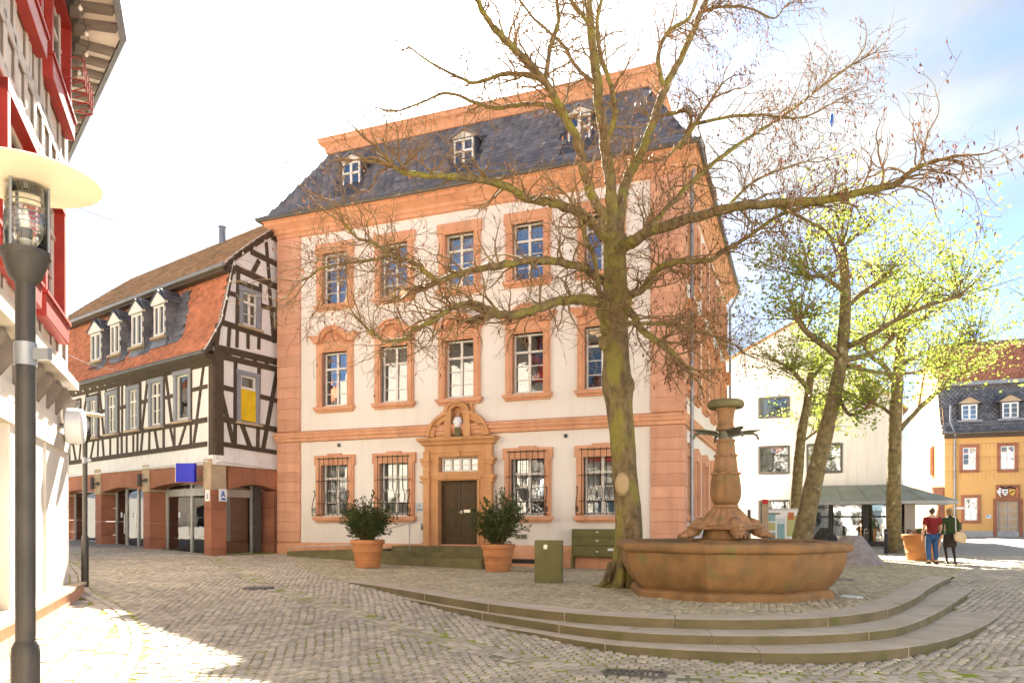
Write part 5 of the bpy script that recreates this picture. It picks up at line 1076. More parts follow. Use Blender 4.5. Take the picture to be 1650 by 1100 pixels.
# ------------------------------------------------------------------ trees
def P3(x, y, Y): return Vector(((x - PCX) / FOC * Y, Y, EYE + (PHY - y) / FOC * Y))
class Grow:
    def __init__(s, seed): s.r = random.Random(seed); s.limbs = MB(); s.twigs = MB(); s.tips = []
    def rv(s):
        while True:
            v = Vector((s.r.uniform(-1, 1), s.r.uniform(-1, 1), s.r.uniform(-1, 1)))
            if .1 < v.length < 1: return v.normalized()
    def limb(s, pts, r0, r1, n=9, k=5, wob=.0):
        S = smooth(pts, k); m = len(S); rad = []
        for i in range(m):
            t = i / (m - 1); rad.append(r0 + (r1 - r0) * t ** .8)
            if 0 < i < m - 1 and wob: S[i] = S[i] + s.rv() * wob * rad[i]
        s.limbs.tube(S, [q * (1 + s.r.uniform(-.08, .08)) for q in rad], n); return S, rad
    def shoot(s, p, d, length, r, level, curl, grav, spec):
        n = max(3, int(length / spec['step'])); pts = [p]; q = p.copy(); d = d.normalized(); rad = [r]
        for i in range(n):
            d = (d + s.rv() * curl + Vector((0, 0, grav))).normalized(); q = q + d * (length / n); pts.append(q.copy()); rad.append(r * (1 - .75 * (i + 1) / n))
        rad = [max(x, spec['rmin']) for x in rad]
        s.twigs.tube(pts, rad, 5 if level == 0 else (4 if level == 1 else 3), cap=False)
        if level < spec['levels']:
            for _ in range(spec['kids'][level]):
                t = s.r.uniform(.2, 1.0); i = min(int(t * n), n - 1); b = pts[i] + (pts[i + 1] - pts[i]) * (t * n - i if t < 1 else 1)
                dd = (pts[i + 1] - pts[i]).normalized(); side = dd.cross(s.rv()).normalized(); ang = s.r.uniform(.45, 1.15)
                s.shoot(b, dd * math.cos(ang) + side * math.sin(ang), length * s.r.uniform(*spec['ratio']), max(rad[i] * .6, spec['rmin']), level + 1, curl, grav, spec)
        else: s.tips.append((pts[-1], d))
        if level >= spec['levels'] - 1: s.tips += [(pts[i], d) for i in range(1, len(pts))]
    def dress(s, S, rad, n, length, spec, curl=.35, grav=.01, lo=.15, up=.25):
        for _ in range(n):
            t = s.r.uniform(lo, 1) ; i = min(int(t * (len(S) - 1)), len(S) - 2); b = S[i].lerp(S[i + 1], s.r.random()); dd = (S[i + 1] - S[i]).normalized()
            side = dd.cross(s.rv()).normalized(); side = (side + Vector((0, 0, up))).normalized(); ang = s.r.uniform(.5, 1.2)
            s.shoot(b, dd * math.cos(ang) + side * math.sin(ang), length * s.r.uniform(.5, 1.25), min(rad[i] * .4, .022), 0, curl, grav, spec)
TY = 15.45
tree = thing('bare_tree', 'big knotty tree without leaves standing behind the fountain basin, mossy bark', 'tree', (2.3, TY, gh(2.3, TY)))
g = Grow(11)
tr = [(1008, 962, 52), (1008, 946, 33), (1010, 925, 26), (1013, 890, 23), (1014, 860, 22), (1010, 800, 20), (1006, 760, 19.7), (1001, 700, 20), (998, 650, 21.5), (996, 625, 24), (994, 600, 22.5), (993, 560, 20), (991, 530, 21.5), (992, 505, 21.5), (990, 480, 20), (990, 440, 18), (990, 405, 18), (991, 380, 19)]
ntr = 20; tm = MB(); tv_ = []
for j, (x, y, hw) in enumerate(smooth([Vector(q) for q in tr], 4)):
    c = P3(x, y, TY); r = hw / FOC * TY
    for k in range(ntr):
        a = 2 * math.pi * k / ntr; fl_ = max(0, (y - 900) / 60); w = 1 + .06 * math.sin(3 * a + y * .02) + .04 * math.sin(5 * a - y * .05) + fl_ * .18 * math.sin(5 * a + 1) + rnd.uniform(-.025, .025)
        tv_.append((c.x + r * w * math.cos(a), c.y + r * w * math.sin(a), c.z))
nr = len(tv_) // ntr
tm.add(tv_, [(i * ntr + k, i * ntr + (k + 1) % ntr, (i + 1) * ntr + (k + 1) % ntr, (i + 1) * ntr + k) for i in range(nr - 1) for k in range(ntr)])
tm.f = [f[::-1] for f in tm.f]
for x, y, hw, dy in ((1011, 620, 12, -.1), (974, 552, 10, -.1), (974, 500, 15, -.1), (1006, 478, 12, -.12)): ell(tm, P3(x, y, TY + dy), (hw / FOC * TY, hw / FOC * TY, hw * 1.35 / FOC * TY))
for a in range(6):
    an = R(60 * a + 20); tm.tube([(2.3 + .2 * math.cos(an), TY + .2 * math.sin(an), .75), (2.3 + .36 * math.cos(an), TY + .36 * math.sin(an), .42), (2.3 + .58 * math.cos(an), TY + .58 * math.sin(an), .22)], [.12, .09, .03], 8)
def local(mb, o): 
    q = o.location; mb.v = [(a - q.x, b - q.y, c - q.z) for a, b, c in mb.v]; return mb
local(tm, tree).build('trunk', 'bark', tree, smooth=True)
sc_ = MB(); cS = P3(1003, 780, TY - .262)
sc_.lathe([(.001, .045), (.10, .04), (.125, .03), (.135, .0), (.16, -.02), (.15, -.05)], 20).xf(Matrix.Translation(cS) @ Matrix.Rotation(R(90), 4, 'X') @ Matrix.Diagonal((.95, 1.55, 1, 1)))
local(sc_, tree).build('pruning_scar', 'cut_wood', tree, smooth=True)
LIMBS = [  # photo column, row and metres nearer (-) or farther (+), then radius from and to in photo pixels
    ([(990, 395, 0), (985, 320, .2), (978, 250, .5), (965, 160, .8), (955, 80, 1.0), (948, 10, 1.2), (940, -80, 1.3), (930, -190, 1.5)], 15, 7, 34),
    ([(985, 392, 0), (962, 368, -.3), (935, 345, -.7), (890, 326, -1.2), (855, 322, -1.6), (805, 296, -2.2), (760, 287, -2.7), (700, 283, -3.2), (655, 279, -3.5), (632, 266, -3.7)], 13, 3.5, 40),
    ([(983, 372, .1), (962, 330, 0), (942, 285, -.3), (930, 227, -.7), (912, 190, -1.0), (890, 152, -1.4), (868, 118, -1.7), (828, 78, -2.2), (795, 45, -2.6), (778, 18, -2.9), (764, -10, -3.1)], 11, 4, 34),
    ([(893, 152, -1.4), (872, 128, -1.2), (840, 120, -.9), (805, 121, -.6), (766, 134, -.3), (740, 125, .0), (700, 105, .3), (665, 80, .5)], 6.5, 2, 26),
    ([(925, 212, -.7), (900, 176, -.2), (855, 167, .3), (798, 174, .9), (765, 165, 1.3), (720, 150, 1.7), (680, 165, 2.0), (645, 178, 2.2)], 6.5, 2, 30),
    ([(996, 390, 0), (1002, 340, .3), (1008, 292, .7), (1034, 246, 1.0), (1052, 196, 1.4), (1072, 142, 1.8), (1095, 98, 2.1), (1120, 42, 2.5), (1142, -10, 2.8), (1160, -80, 3.2)], 13, 6, 34),
    ([(998, 400, -.1), (1016, 392, -.3), (1042, 375, -.7), (1100, 356, -1.3), (1170, 336, -1.9), (1240, 328, -2.4), (1325, 323, -2.9), (1395, 308, -3.3), (1440, 298, -3.6), (1462, 280, -3.8), (1478, 270, -3.9), (1492, 264, -4.0)], 14, 3, 36),
    ([(1008, 488, -.1), (1020, 475, -.25), (1036, 464, -.4), (1057, 436, -.6), (1085, 423, -.9), (1140, 420, -1.2), (1165, 405, -1.4), (1205, 382, -1.7), (1250, 350, -2.0), (1290, 335, -2.3)], 9, 2.5, 34),
    ([(1008, 495, -.2), (1022, 512, -.5), (1034, 532, -.8), (1055, 546, -1.0), (1075, 562, -1.2), (1087, 572, -1.3)], 9, 5, 26),
    ([(1012, 520, .1), (1050, 521, .5), (1085, 523, .8), (1115, 532, 1.1), (1150, 542, 1.3), (1185, 556, 1.5)], 5, 2, 34),
    ([(978, 492, -.2), (961, 487, -.5), (932, 482, -.8), (895, 487, -1.2), (858, 500, -1.6), (822, 508, -1.9), (800, 506, -2.0)], 11, 7, 26),
    ([(803, 506, -2.0), (765, 489, -2.2), (732, 494, -2.4), (694, 518, -2.6), (662, 534, -2.8), (655, 545, -2.9), (627, 549, -3.1), (608, 543, -3.2), (590, 528, -3.3)], 6.5, 2, 38),
    ([(975, 455, 0), (960, 445, -.2), (940, 433, -.4), (910, 423, -.8), (872, 420, -1.1), (825, 424, -1.5), (778, 432, -1.9), (735, 443, -2.2), (698, 456, -2.5)], 10, 5.5, 28),
    ([(704, 452, -2.5), (692, 444, -2.6), (668, 424, -2.8), (632, 411, -3.0), (604, 392, -3.2), (575, 383, -3.3), (555, 360, -3.4)], 5.5, 2, 28),
    ([(632, 411, -3.0), (600, 418, -3.1), (575, 422, -3.2), (525, 430, -3.4), (498, 446, -3.5)], 3.5, 1.5, 26),
    ([(975, 480, -.2), (966, 470, -.4), (962, 450, -.5), (958, 415, -.6), (944, 386, -.8), (934, 352, -1.0), (922, 330, -1.1)], 7, 3, 16),
    ([(1000, 400, .1), (1022, 388, .3), (1050, 362, .6), (1085, 325, .9), (1120, 288, 1.2), (1160, 255, 1.4), (1205, 223, 1.7), (1268, 183, 2.0), (1330, 135, 2.3), (1372, 105, 2.5)], 8, 2.5, 46),
    ([(1058, 190, 1.4), (1085, 182, 1.2), (1108, 180, 1.0), (1112, 200, .9), (1095, 232, .8), (1078, 250, .8)], 5, 2.5, 12),
    ([(1095, 240, .7), (1120, 200, .5), (1143, 167, .3)], 4.5, 3, 10), ([(1112, 203, .6), (1165, 190, .2), (1220, 185, 0), (1290, 190, -.3), (1335, 170, -.4)], 4, 1.5, 34),
    ([(1070, 145, 1.8), (1060, 90, 1.6), (1078, 50, 1.4), (1110, 30, 1.2), (1130, -20, 1.0)], 6, 3, 18), ([(1130, 20, 2.6), (1160, 12, 2.4), (1205, 13, 2.2), (1245, 30, 2.0), (1262, 14, 1.9)], 4, 1.5, 26),
    ([(975, 235, .5), (990, 190, .2), (985, 140, -.2), (970, 95, -.5), (962, 40, -.8), (972, -10, -1.0)], 7, 3, 20), ([(950, 40, 1.1), (920, 0, .8), (890, -40, .5)], 5, 3, 14), ([(878, 132, -1.5), (886, 80, -1.2), (900, 30, -.9), (893, -20, -.7)], 5, 3, 20),
    ([(965, 140, .8), (930, 110, 1.2), (905, 70, 1.6), (860, 30, 1.9), (830, -10, 2.2)], 5, 2.5, 22), ([(1170, 336, -1.9), (1205, 300, -1.7), (1240, 280, -1.4), (1300, 260, -1.1)], 3.5, 1.5, 20), ([(1240, 328, -2.4), (1290, 350, -2.6), (1330, 372, -2.8), (1345, 400, -2.9)], 3.5, 1.5, 22),
]
SPEC = dict(step=.13, rmin=.0034, levels=2, kids=(5, 2), ratio=(.35, .62))
for pts, a, b, n in LIMBS:
    S, rad = g.limb([P3(x, y, TY + d) for x, y, d in pts], a * TY / FOC * .76, b * TY / FOC * .8, 9, 5, .25)
    g.dress(S, rad, n, 1.05, SPEC, .42, .0, lo=.12)
    for _ in range(3): g.shoot(S[-1], (S[-1] - S[-3]), 1.0, rad[-1] * .8, 0, .4, .0, SPEC)
for _ in range(24):
    y = g.r.uniform(400, 540); g.shoot(P3(990 + g.r.uniform(-18, 18), y, TY - .25), Vector((g.r.uniform(-1, 1), -.3, g.r.uniform(-.3, .6))), g.r.uniform(.5, 1.4), .014, 0, .45, 0, SPEC)
local(g.limbs, tree).build('limbs', 'bark', tree, smooth=True, kind='stuff'); local(g.twigs, tree).build('twigs', 'twig', tree, smooth=True, kind='stuff')
pod = MB()
for p, d in g.tips:
    if g.r.random() < (.22 if p.x > 2.6 else .05):
        l = g.r.uniform(.05, .10); w = .016; a = g.r.uniform(0, 6.3); u = Vector((math.cos(a), math.sin(a), 0)) * w; q = p + Vector((0, 0, -.02)); e = q + Vector((g.r.uniform(-.03, .03), g.r.uniform(-.03, .03), -l))
        pod.add([tuple(q), tuple(q.lerp(e, .4) + u), tuple(e), tuple(q.lerp(e, .4) - u)], [(0, 1, 2, 3)])
local(pod, tree).build('seed_pods', 'seed_pod', tree, kind='stuff')
# plane trees with fresh leaves
def leaves(mb, pts, r, per, size, rr):
    for p, d in pts:
        for _ in range(per if per >= 1 else (1 if rr.random() < per else 0)):
            q = p + Vector((rr.gauss(0, r), rr.gauss(0, r), rr.gauss(0, r))); s = size * rr.uniform(.6, 1.25)
            u = Vector((rr.uniform(-1, 1), rr.uniform(-1, 1), rr.uniform(-.6, .6))).normalized(); v = u.cross(Vector((rr.uniform(-1, 1), rr.uniform(-1, 1), rr.uniform(-1, 1)))).normalized()
            b = u.cross(v) * s * .18
            mb.add([tuple(q - u * s * .5), tuple(q + v * s * .42 + b), tuple(q + u * s * .55), tuple(q - v * s * .42 + b)], [(0, 1, 2, 3)])
def plane_tree(label, Y, trunk, limbs, knobs, seed, nshoot, lsize, lper):
    t = thing('plane_tree', label, 'tree', tuple(P3(trunk[0][0], trunk[0][1], Y)), 0, 'pollarded plane trees in young leaf'); G_ = Grow(seed)
    S = smooth([P3(x, y, Y) for x, y, w in trunk], 5); W_ = [p.x for p in smooth([Vector((w, 0, 0)) for x, y, w in trunk], 5)]
    tm = MB().tube(S, [w * .82 / FOC * Y * (1 + rnd.uniform(-.04, .04)) for w in W_], 14)
    local(tm, t).build('trunk', 'bark_plane', t, smooth=True)
    sp = dict(step=.3, rmin=.005, levels=1, kids=(3,), ratio=(.3, .55))
    for pts, a, b in limbs:
        Q, rad = G_.limb([P3(x, y, Y + d) for x, y, d in pts], a * .8 / FOC * Y, b * .75 / FOC * Y, 8, 4, .15)
        ell(G_.limbs, Q[-1], (b * 1.15 / FOC * Y,) * 3); ell(G_.limbs, Q[len(Q) // 2], (rad[len(Q) // 2] * 1.05,) * 3); knobs = knobs + [(*pts[-1], 1.0)]
        G_.dress(Q, rad, 10, 1.2, sp, .2, .04, .3, .6)
    for x, y, d, sc2 in knobs:
        c = P3(x, y, Y + d)
        for _ in range(int(nshoot * sc2)):
            v = G_.rv(); v = Vector((v.x * 1.0, v.y * 1.0, abs(v.z) * .9 + .12)); G_.shoot(c, v, G_.r.uniform(1.0, 3.3) * Y / 26 * 1.0, .015, 0, .10, .015, sp)
    local(G_.limbs, t).build('limbs', 'bark_plane', t, smooth=True, kind='stuff')
    local(G_.twigs, t).build('twigs', 'twig', t, kind='stuff')
    lv = MB(); leaves(lv, G_.tips, .075, lper, lsize, G_.r); local(lv, t).build('crown', 'leaf_plane', t, kind='stuff')
    return t
plane_tree('thick plane tree trunk leaning right, just behind the right end of the fountain', 21.5, [(1284, 925, 24), (1289, 890, 20), (1298, 840, 18.5), (1315, 760, 16), (1332, 690, 14.5), (1346, 630, 13), (1356, 575, 12), (1361, 520, 11), (1362, 470, 10), (1358, 400, 8)],
    [([(1350, 575, 0), (1325, 555, -.5), (1300, 535, -.9), (1287, 515, -1.1)], 7, 5), ([(1360, 580, 0), (1390, 574, .6), (1420, 562, 1.1), (1436, 545, 1.3)], 7, 5), ([(1362, 560, 0), (1395, 545, -.6), (1450, 512, -1.2), (1500, 490, -1.6), (1545, 478, -1.8)], 7, 3), ([(1361, 500, 0), (1380, 480, .4), (1405, 462, .8), (1424, 450, 1.0)], 6, 5), ([(1360, 470, 0), (1340, 455, -.3), (1320, 445, -.5), (1305, 447, -.7)], 5, 4), ([(1352, 640, .1), (1370, 668, -.4), (1400, 655, -.9)], 4, 3), ([(1365, 590, 0), (1420, 600, 1), (1475, 600, 2), (1520, 590, 2.6)], 5, 2.5)],
    [(1358, 398, 0, 1.3)], 5, 22, .10, 2)
plane_tree('slim plane tree standing between the fountain column and the leaning plane tree', 30.0, [(1277, 880, 14), (1280, 850, 12), (1284, 780, 10.5), (1291, 700, 9.5), (1300, 650, 8), (1306, 600, 7)],
    [([(1304, 630, 0), (1288, 610, -.4), (1275, 595, -.6)], 5, 4), ([(1306, 610, 0), (1325, 590, .4), (1345, 560, .8)], 5, 3), ([(1295, 710, 0), (1308, 700, .3), (1320, 692, .5)], 3.5, 2)], [(1306, 597, 0, 1.2)], 9, 20, .11, 2)
plane_tree('plane tree with speckled upright trunk in front of the glazed shop pavilion', 29.5, [(1442, 893, 17), (1441, 870, 14.5), (1440, 800, 13), (1441, 720, 12.5), (1443, 660, 12), (1447, 600, 10.5), (1452, 540, 9), (1456, 500, 7)],
    [([(1450, 690, 0), (1478, 660, .6), (1510, 632, 1.1), (1545, 605, 1.6)], 7, 4), ([(1444, 620, 0), (1425, 590, -.5), (1405, 575, -.9), (1395, 560, -1.1)], 6, 4), ([(1450, 590, 0), (1485, 570, -.5), (1525, 560, -1.0), (1570, 550, -1.4)], 5, 3), ([(1441, 672, 0), (1420, 655, .4), (1390, 645, .8)], 4, 2.5), ([(1455, 540, 0), (1480, 520, .5), (1500, 500, .8)], 5, 3)], [(1456, 498, 0, 1.2)], 10, 24, .11, 2)
# ------------------------------------------------------------------ white modern building with shop pavilion
wb = thing('white_building', 'plain white gabled modern building with wide dark windows behind the plane trees', 'building', (WF.o[0], WF.o[1], 0), WF.ang)
wh = [(-5.31, -3.77, 7.1, 8.2), (-2.92, -1.23, 7.1, 8.2), (-5.31, -3.77, 4.13, 5.62), (-2.92, -1.23, 4.13, 5.65), (-5.3, -3.7, 1.4, 2.75)]
m = wall_holes(MB(), -8.4, 1.54, 0, 7.35, [h for h in wh if h[3] < 7]); 
wall_holes(m, -8.4, 1.54, 7.0, 8.3, [(a, b, 7.1, 8.2) for a, b in ((-5.31, -3.77), (-2.92, -1.23))]) if False else None
m = wall_holes(MB(), -8.4, .6, 0, 8.25, wh).add([(.6, 0, 0), (1.54, 0, 0), (1.54, 0, 7.35), (.6, 0, 8.25)], [(0, 1, 2, 3)]).add([(-8.4, 0, 8.25), (.6, 0, 8.25), (-3.43, 0, 12.02), (-8.4, 0, 9.5)], [(0, 1, 2, 3)])
m.add([(1.54, 0, 0), (1.54, 11, 0), (1.54, 11, 7.35), (1.54, 0, 7.35)], [(0, 1, 2, 3)]).add([(-8.4, 0, 0), (-8.4, 11, 0), (-8.4, 11, 9.5), (-8.4, 0, 9.5)], [(0, 1, 2, 3)]).add([(-8.4, 11, 0), (1.54, 11, 0), (1.54, 11, 7.35), (-3.43, 11, 12), (-8.4, 11, 9.5)], [(0, 1, 2, 3, 4)])
m.build('wall', 'plaster_white', wb)
MB().extr([(1.75, -.12, 7.12), (-3.43, -.12, 12.02), (-8.7, -.12, 9.36), (-8.7, -.12, 9.48), (-3.43, -.12, 12.16), (1.78, -.12, 7.26)], (0, 11.3, 0)).build('roof', 'tile_brown', wb)
MB().box(-8.2, 1.4, 1.4, 1.45, .5, 8.2).build('interior', 'interior', wb)
for i, (a, b, c, d) in enumerate(wh):
    o = MB().box(a - .02, a + .09, -.03, .1, c, d).box(b - .09, b + .02, -.03, .1, c, d).box(a + .09, b - .09, -.028, .1, d - .09, d + .02).box(a + .09, b - .09, -.028, .1, c - .02, c + .12).build('window', 'zinc_dark', wb)
    MB().box(a + .09, b - .09, .04, .05, c + .1, d - .09).build('pane', 'pane_glass', o); curtain_mb(a + .1, a + (.7 if i % 2 == 0 else .3), c, d, 'full').build('curtain', 'curtain', o)
for y, x in ((1.0, -.3),): MB().box(x - .4, x + .4, 3, 3.9, 8.0, 10.2).build('chimney', 'sandstone_red', wb)
pav = thing('shop_pavilion', 'low glazed shop pavilion with grey-green sheet metal hipped canopy in front of the white building', 'shop', WF.w(-3.4, -2.6, .42), WF.ang)
PW, PZ = 4.75, 2.02
m = MB(); e0 = [(-.2, -.5, PZ + .14), (6.75, -.9, PZ + .14), (6.75, 2.55, PZ + .14), (-.2, 2.55, PZ + .14)]; e1 = [(.0, 1.3, PZ + .98), (4.75, 1.3, PZ + .98), (4.75, 2.55, PZ + .98), (.0, 2.55, PZ + .98)]
m.add(e0 + e1, [(0, 1, 5, 4), (1, 2, 6, 5), (2, 3, 7, 6), (3, 0, 4, 7), (4, 5, 6, 7)]); m.build('canopy', 'copper_green', pav)
MB().add(e0 + [(x, y, PZ) for x, y, z in e0], [(0, 1, 5, 4), (1, 2, 6, 5), (2, 3, 7, 6), (3, 0, 4, 7), (7, 6, 5, 4)]).build('canopy_edge', 'zinc', pav)
for i in range(1, 6):
    x = -.2 + i * 1.1; MB().tube([(x * 1.02, -.52 - .06 * i, PZ + .16), (x * .85 + .1, 1.3, PZ + .99)], .02, 4).build('seam', 'copper_green', pav)
for x0, x1 in ((0, 1.5), (1.58, 3.05), (3.13, 4.6)):
    o = MB().box(x0, x0 + .09, .5, .6, -.1, PZ).box(x1 - .05, x1 + .07, .5, .6, -.1, PZ).box(x0 + .09, x1 - .05, .505, .595, PZ - .62, PZ - .54).box(x0 + .09, x1 - .05, .505, .595, -.1, .25).build('shop_window', 'black', pav)
    MB().box(x0 + .05, x1, .545, .555, .2, PZ - .58).build('pane', 'shop_glass', o); MB().box(x0 + .05, x1, .545, .555, PZ - .58, PZ).build('pane', 'shop_glass', o)
MB().box(4.75, 5.2, .3, 2.5, -.1, PZ).build('corner_pillar', 'slab_stone', pav); MB().box(0, 4.7, 2.3, 2.4, -.1, PZ).build('interior', 'interior', pav); MB().box(-.12, -.02, .4, 2.5, -.1, PZ).build('end_post', 'white_paint', pav); MB().box(0, 4.7, .6, 2.4, -.3, .02).build('shop_floor', 'interior_light', pav)
gr = random.Random(5); rk = thing('clothes_rack', 'crowded clothes rack with coloured garments inside the glazed shop pavilion', 'clothes rack', WF.w(-2.2, -1.6, .42), WF.ang)
MB().tube([(-1.0, 0, 0), (-1.0, 0, 1.25), (2.6, 0, 1.25), (2.6, 0, 0)], .02, 6).build('rail', 'steel', rk)
for i in range(40):
    x = -.95 + i * .088; h = gr.uniform(.5, .95); MB().box(x, x + .05, -.2, .2, 1.2 - h, 1.2).build('garment', gr.choice(['shirt_red', 'jeans', 'poster_teal', 'curtain', 'black', 'poster_green', 'tile_red', 'interior_light', 'cardigan']), rk)
tag(MB().extr([(0, 0, 0), (.35, 0, -.16), (.75, 0, -.05), (1.15, 0, -.16), (1.5, 0, 0), (1.35, 0, -.22), (.75, 0, -.22), (.2, 0, -.2)], (0, .01, 0)).build('banner', 'curtain', loc=tuple(WF.w(-1.8, -1.98, 2.05 - .15)), rz=WF.ang), 'small white swag banner in the top of the middle pavilion window', 'banner')
# sliver of old timber building between the white and the yellow house
sl = thing('timber_house_sliver', 'narrow strip of half-timbered wall with ladder-like beams between white and yellow houses', 'building', YF.w(-6.8, 3.0, 0), YF.ang)
MB().box(0, 3.2, .02, 4, 0, 8.2).build('wall', 'plaster_white', sl)
for i in range(8): MB().box(0.1, 3.2, -.04, .03, 2.6 + i * .75, 2.74 + i * .75).build('timber_beam', 'timber', sl)
for x in (.5, 1.7, 2.9): MB().box(x, x + .2, -.055, .03, .5, 8.2).build('timber_beam', 'timber', sl)
MB().extr([(-.2, -.2, 8.1), (3.4, -.2, 8.1), (3.4, 2, 9.6), (-.2, 2, 9.6)], (0, 0, .12)).build('roof', 'slate_base', sl)
# ------------------------------------------------------------------ yellow town house
yb = thing('yellow_house', 'ochre yellow house with black slate mansard and a coat of arms over its door', 'building', (YF.o[0], YF.o[1], 0), YF.ang)
YW = [(.80, 1.98, 4.92, 6.83), (3.0, 4.2, 4.9, 6.85), (5.4, 6.6, 4.9, 6.85), (7.8, 9.0, 4.9, 6.85), (.9, 2.06, 1.5, 3.42), (5.5, 6.7, 1.5, 3.42), (7.9, 9.1, 1.5, 3.42)]
YD = (2.98, 4.25, .62, 2.95)
wall_holes(MB(), -.08, 12, .0, 7.7, [(a + .2, b - .2, c + .2, d - .2) for a, b, c, d in YW] + [YD]).build('wall', 'plaster_yellow', yb)
wall_holes(MB(), 0, 19, .0, 7.6, [(14.4 - .35, 14.4 + .35, 5.2, 7.0)]).xf(Matrix.Translation((-.08, 19, 0)) @ Matrix.Rotation(R(-90), 4, 'Z')).add([(-.08, 0, 7.6), (-.08, 19, 7.6), (-.08, 18, 9.6), (-.08, 14, 13.8), (-.08, 8, 13.8), (-.08, 2.4, 11.6), (-.08, .8, 9.3)], [tuple(range(7))]).build('wall', 'plaster_yellow', yb)
MB().box(-.10, 12, -.03, .0, .0, .98).build('plinth', 'zinc', yb)
MB().box(.3, 12, 1.4, 1.45, .5, 7.5).build('interior', 'interior', yb)
for a, b, c, d in YW:
    o = MB().box(a, a + .2, -.05, .15, c, d).box(b - .2, b, -.05, .15, c, d).box(a + .2, b - .2, -.05, .15, d - .2, d).box(a + .2, b - .2, -.06, .15, c, c + .2).build('window', 'sandstone_red', yb)
    xm, w = (a + b) / 2, (b - a) / 2 - .2; frame_mb(w, c + .2, d - .2, d - .62, 3, y0=.02, y1=.08, t=.05).xf(Matrix.Translation((xm, 0, 0))).build('frame', 'white_plain', o); pane_objs(o, [(xm + p, xm + q, r, s) for p, q, r, s in panes(w, c + .2, d - .2, d - .62, 3)], y=.06)
    if a > 2.5: MB().box(xm - w, xm + w, .2, .21, c + .2, d - .2).build('curtain', 'curtain', o)
a, b, c, d = YD; MB().box(a - .2, a, -.06, .15, .6, d + .2).box(b, b + .2, -.06, .15, .6, d + .2).box(a, b, -.06, .15, d, d + .2).build('door_surround', 'sandstone_red', yb)
for s in (0, 1):
    x0 = a + s * (b - a) / 2; o = MB().box(x0 + .01, x0 + (b - a) / 2 - .01, .08, .13, c, d).build('door_leaf', 'slab_stone', yb)
    for k in range(4): MB().box(x0 + .1, x0 + (b - a) / 2 - .1, .06, .08, c + .15 + k * .55, c + .58 + k * .55).build('panel', 'stone_beige', o)
# coat of arms
ca = MB().box(a - .05, b + .05, -.06, .0, d + .22, d + 1.12).build('crest_panel', 'sandstone_red', yb); zc = d + .6; xc = (a + b) / 2
def shield(x, z, w, h, m_, nm): return MB().prism([(x - w, z + h), (x + w, z + h), (x + w, z), (x + w * .6, z - h * .7), (x, z - h), (x - w * .6, z - h * .7), (x - w, z)], -.10, -.062).build(nm, m_, ca)
shield(xc - .18, zc, .16, .22, 'white_plain', 'shield'); shield(xc + .22, zc, .17, .22, 'gold', 'shield')
MB().prism([(xc - .28, zc + .05), (xc - .08, zc + .05), (xc - .08, zc + .12), (xc - .28, zc + .12)], -.105, -.101).prism([(xc - .26, zc - .08), (xc - .1, zc - .08), (xc - .12, zc - .02), (xc - .24, zc - .02)], -.105, -.101).build('charge', 'black', ca, kind='stuff')
MB().prism([(xc + .12, zc - .1), (xc + .32, zc + .08), (xc + .26, zc + .14), (xc + .1, zc - .02)], -.105, -.101).build('charge', 'black', ca)
for x, mm in ((xc - .5, 'white_plain'), (xc + .52, 'tile_red')):
    q = MB(); sg_ = 1 if x < xc else -1
    ell(q, (x, -.09, zc + .02), (.09, .03, .2)); ell(q, (x + sg_ * .04, -.09, zc + .26), (.07, .03, .07)); q.tube([(x, -.09, zc + .08), (x + sg_ * .16, -.09, zc + .16)], [.04, .03], 6).tube([(x, -.09, zc - .1), (x + sg_ * .08, -.09, zc - .3)], [.05, .03], 6).tube([(x - sg_ * .05, -.09, zc - .1), (x - sg_ * .14, -.09, zc + .1), (x - sg_ * .08, -.09, zc + .2)], [.03, .03, .02], 6); q.build('lion_supporter', mm, ca, smooth=True, kind='stuff')
q = MB(); [ell(q, (xc + (i - 3) * .13, -.085, zc + .32 + .06 * math.cos(i * 1.7)), (.075, .03, .06)) for i in range(7)]; q.build('mantling', 'black', ca, smooth=True, kind='stuff')
# roof
YR = [(-.38, 7.55), (-.1, 7.75), (.55, 8.4), (1.25, 9.8), (1.9, 11.3)]
m = MB(); n = len(YR); m.add([(x, y, z) for x in (-.25, 12) for y, z in YR], [(i, n + i, n + i + 1, i + 1) for i in range(n - 1)]); rf = m.build('roof', 'slate_base', yb)
def flat_T(prof, x0, x1, pr, pc, skip=None):
    L_ = [0]; T = []
    for (a_, b_), (c_, d_) in zip(prof, prof[1:]): L_.append(L_[-1] + math.hypot(c_ - a_, d_ - b_))
    for r in range(int(L_[-1] / pr)):
        s = .08 + r * pr; y = np.interp(s, L_, [p[0] for p in prof]); z = np.interp(s, L_, [p[1] for p in prof]); p2_ = math.atan2(np.interp(s + .05, L_, [p[1] for p in prof]) - z, np.interp(s + .05, L_, [p[0] for p in prof]) - y)
        for i in range(int((x1 - x0) / pc)):
            x = x0 + (i + .5 + .5 * (r % 2)) * pc; M_ = Matrix.Translation((x, y - .03 * math.sin(p2_), z + .03 * math.cos(p2_))) @ Matrix.Rotation(p2_ - .1, 4, 'X') @ Matrix.Diagonal((pc * .97, pr * 1.4, .02, 1)); T.append([list(q) for q in M_])
    return T
bpy.context.view_layer.update()
scatter(rf, 'slate', (sv, sfc), flat_T(YR, -.25, 8, .2, .28), 'slate_single', 'slate', 'slates', limit=0)
scatter(rf, 'roof_tile', (tv, sfc), flat_T([(1.6, 11.25), (5.5, 14.6)], -.2, 8, .3, .26), 'tile_red', 'tile_red', 'roof_tiles', limit=0)
MB().add([(-.2, 1.55, 11.2), (12, 1.55, 11.2), (12, 6, 15), (-.2, 6, 15), (-.2, 12, 11), (12, 12, 11)], [(0, 1, 2, 3), (3, 2, 5, 4)]).build('upper_roof', 'tile_base', rf)
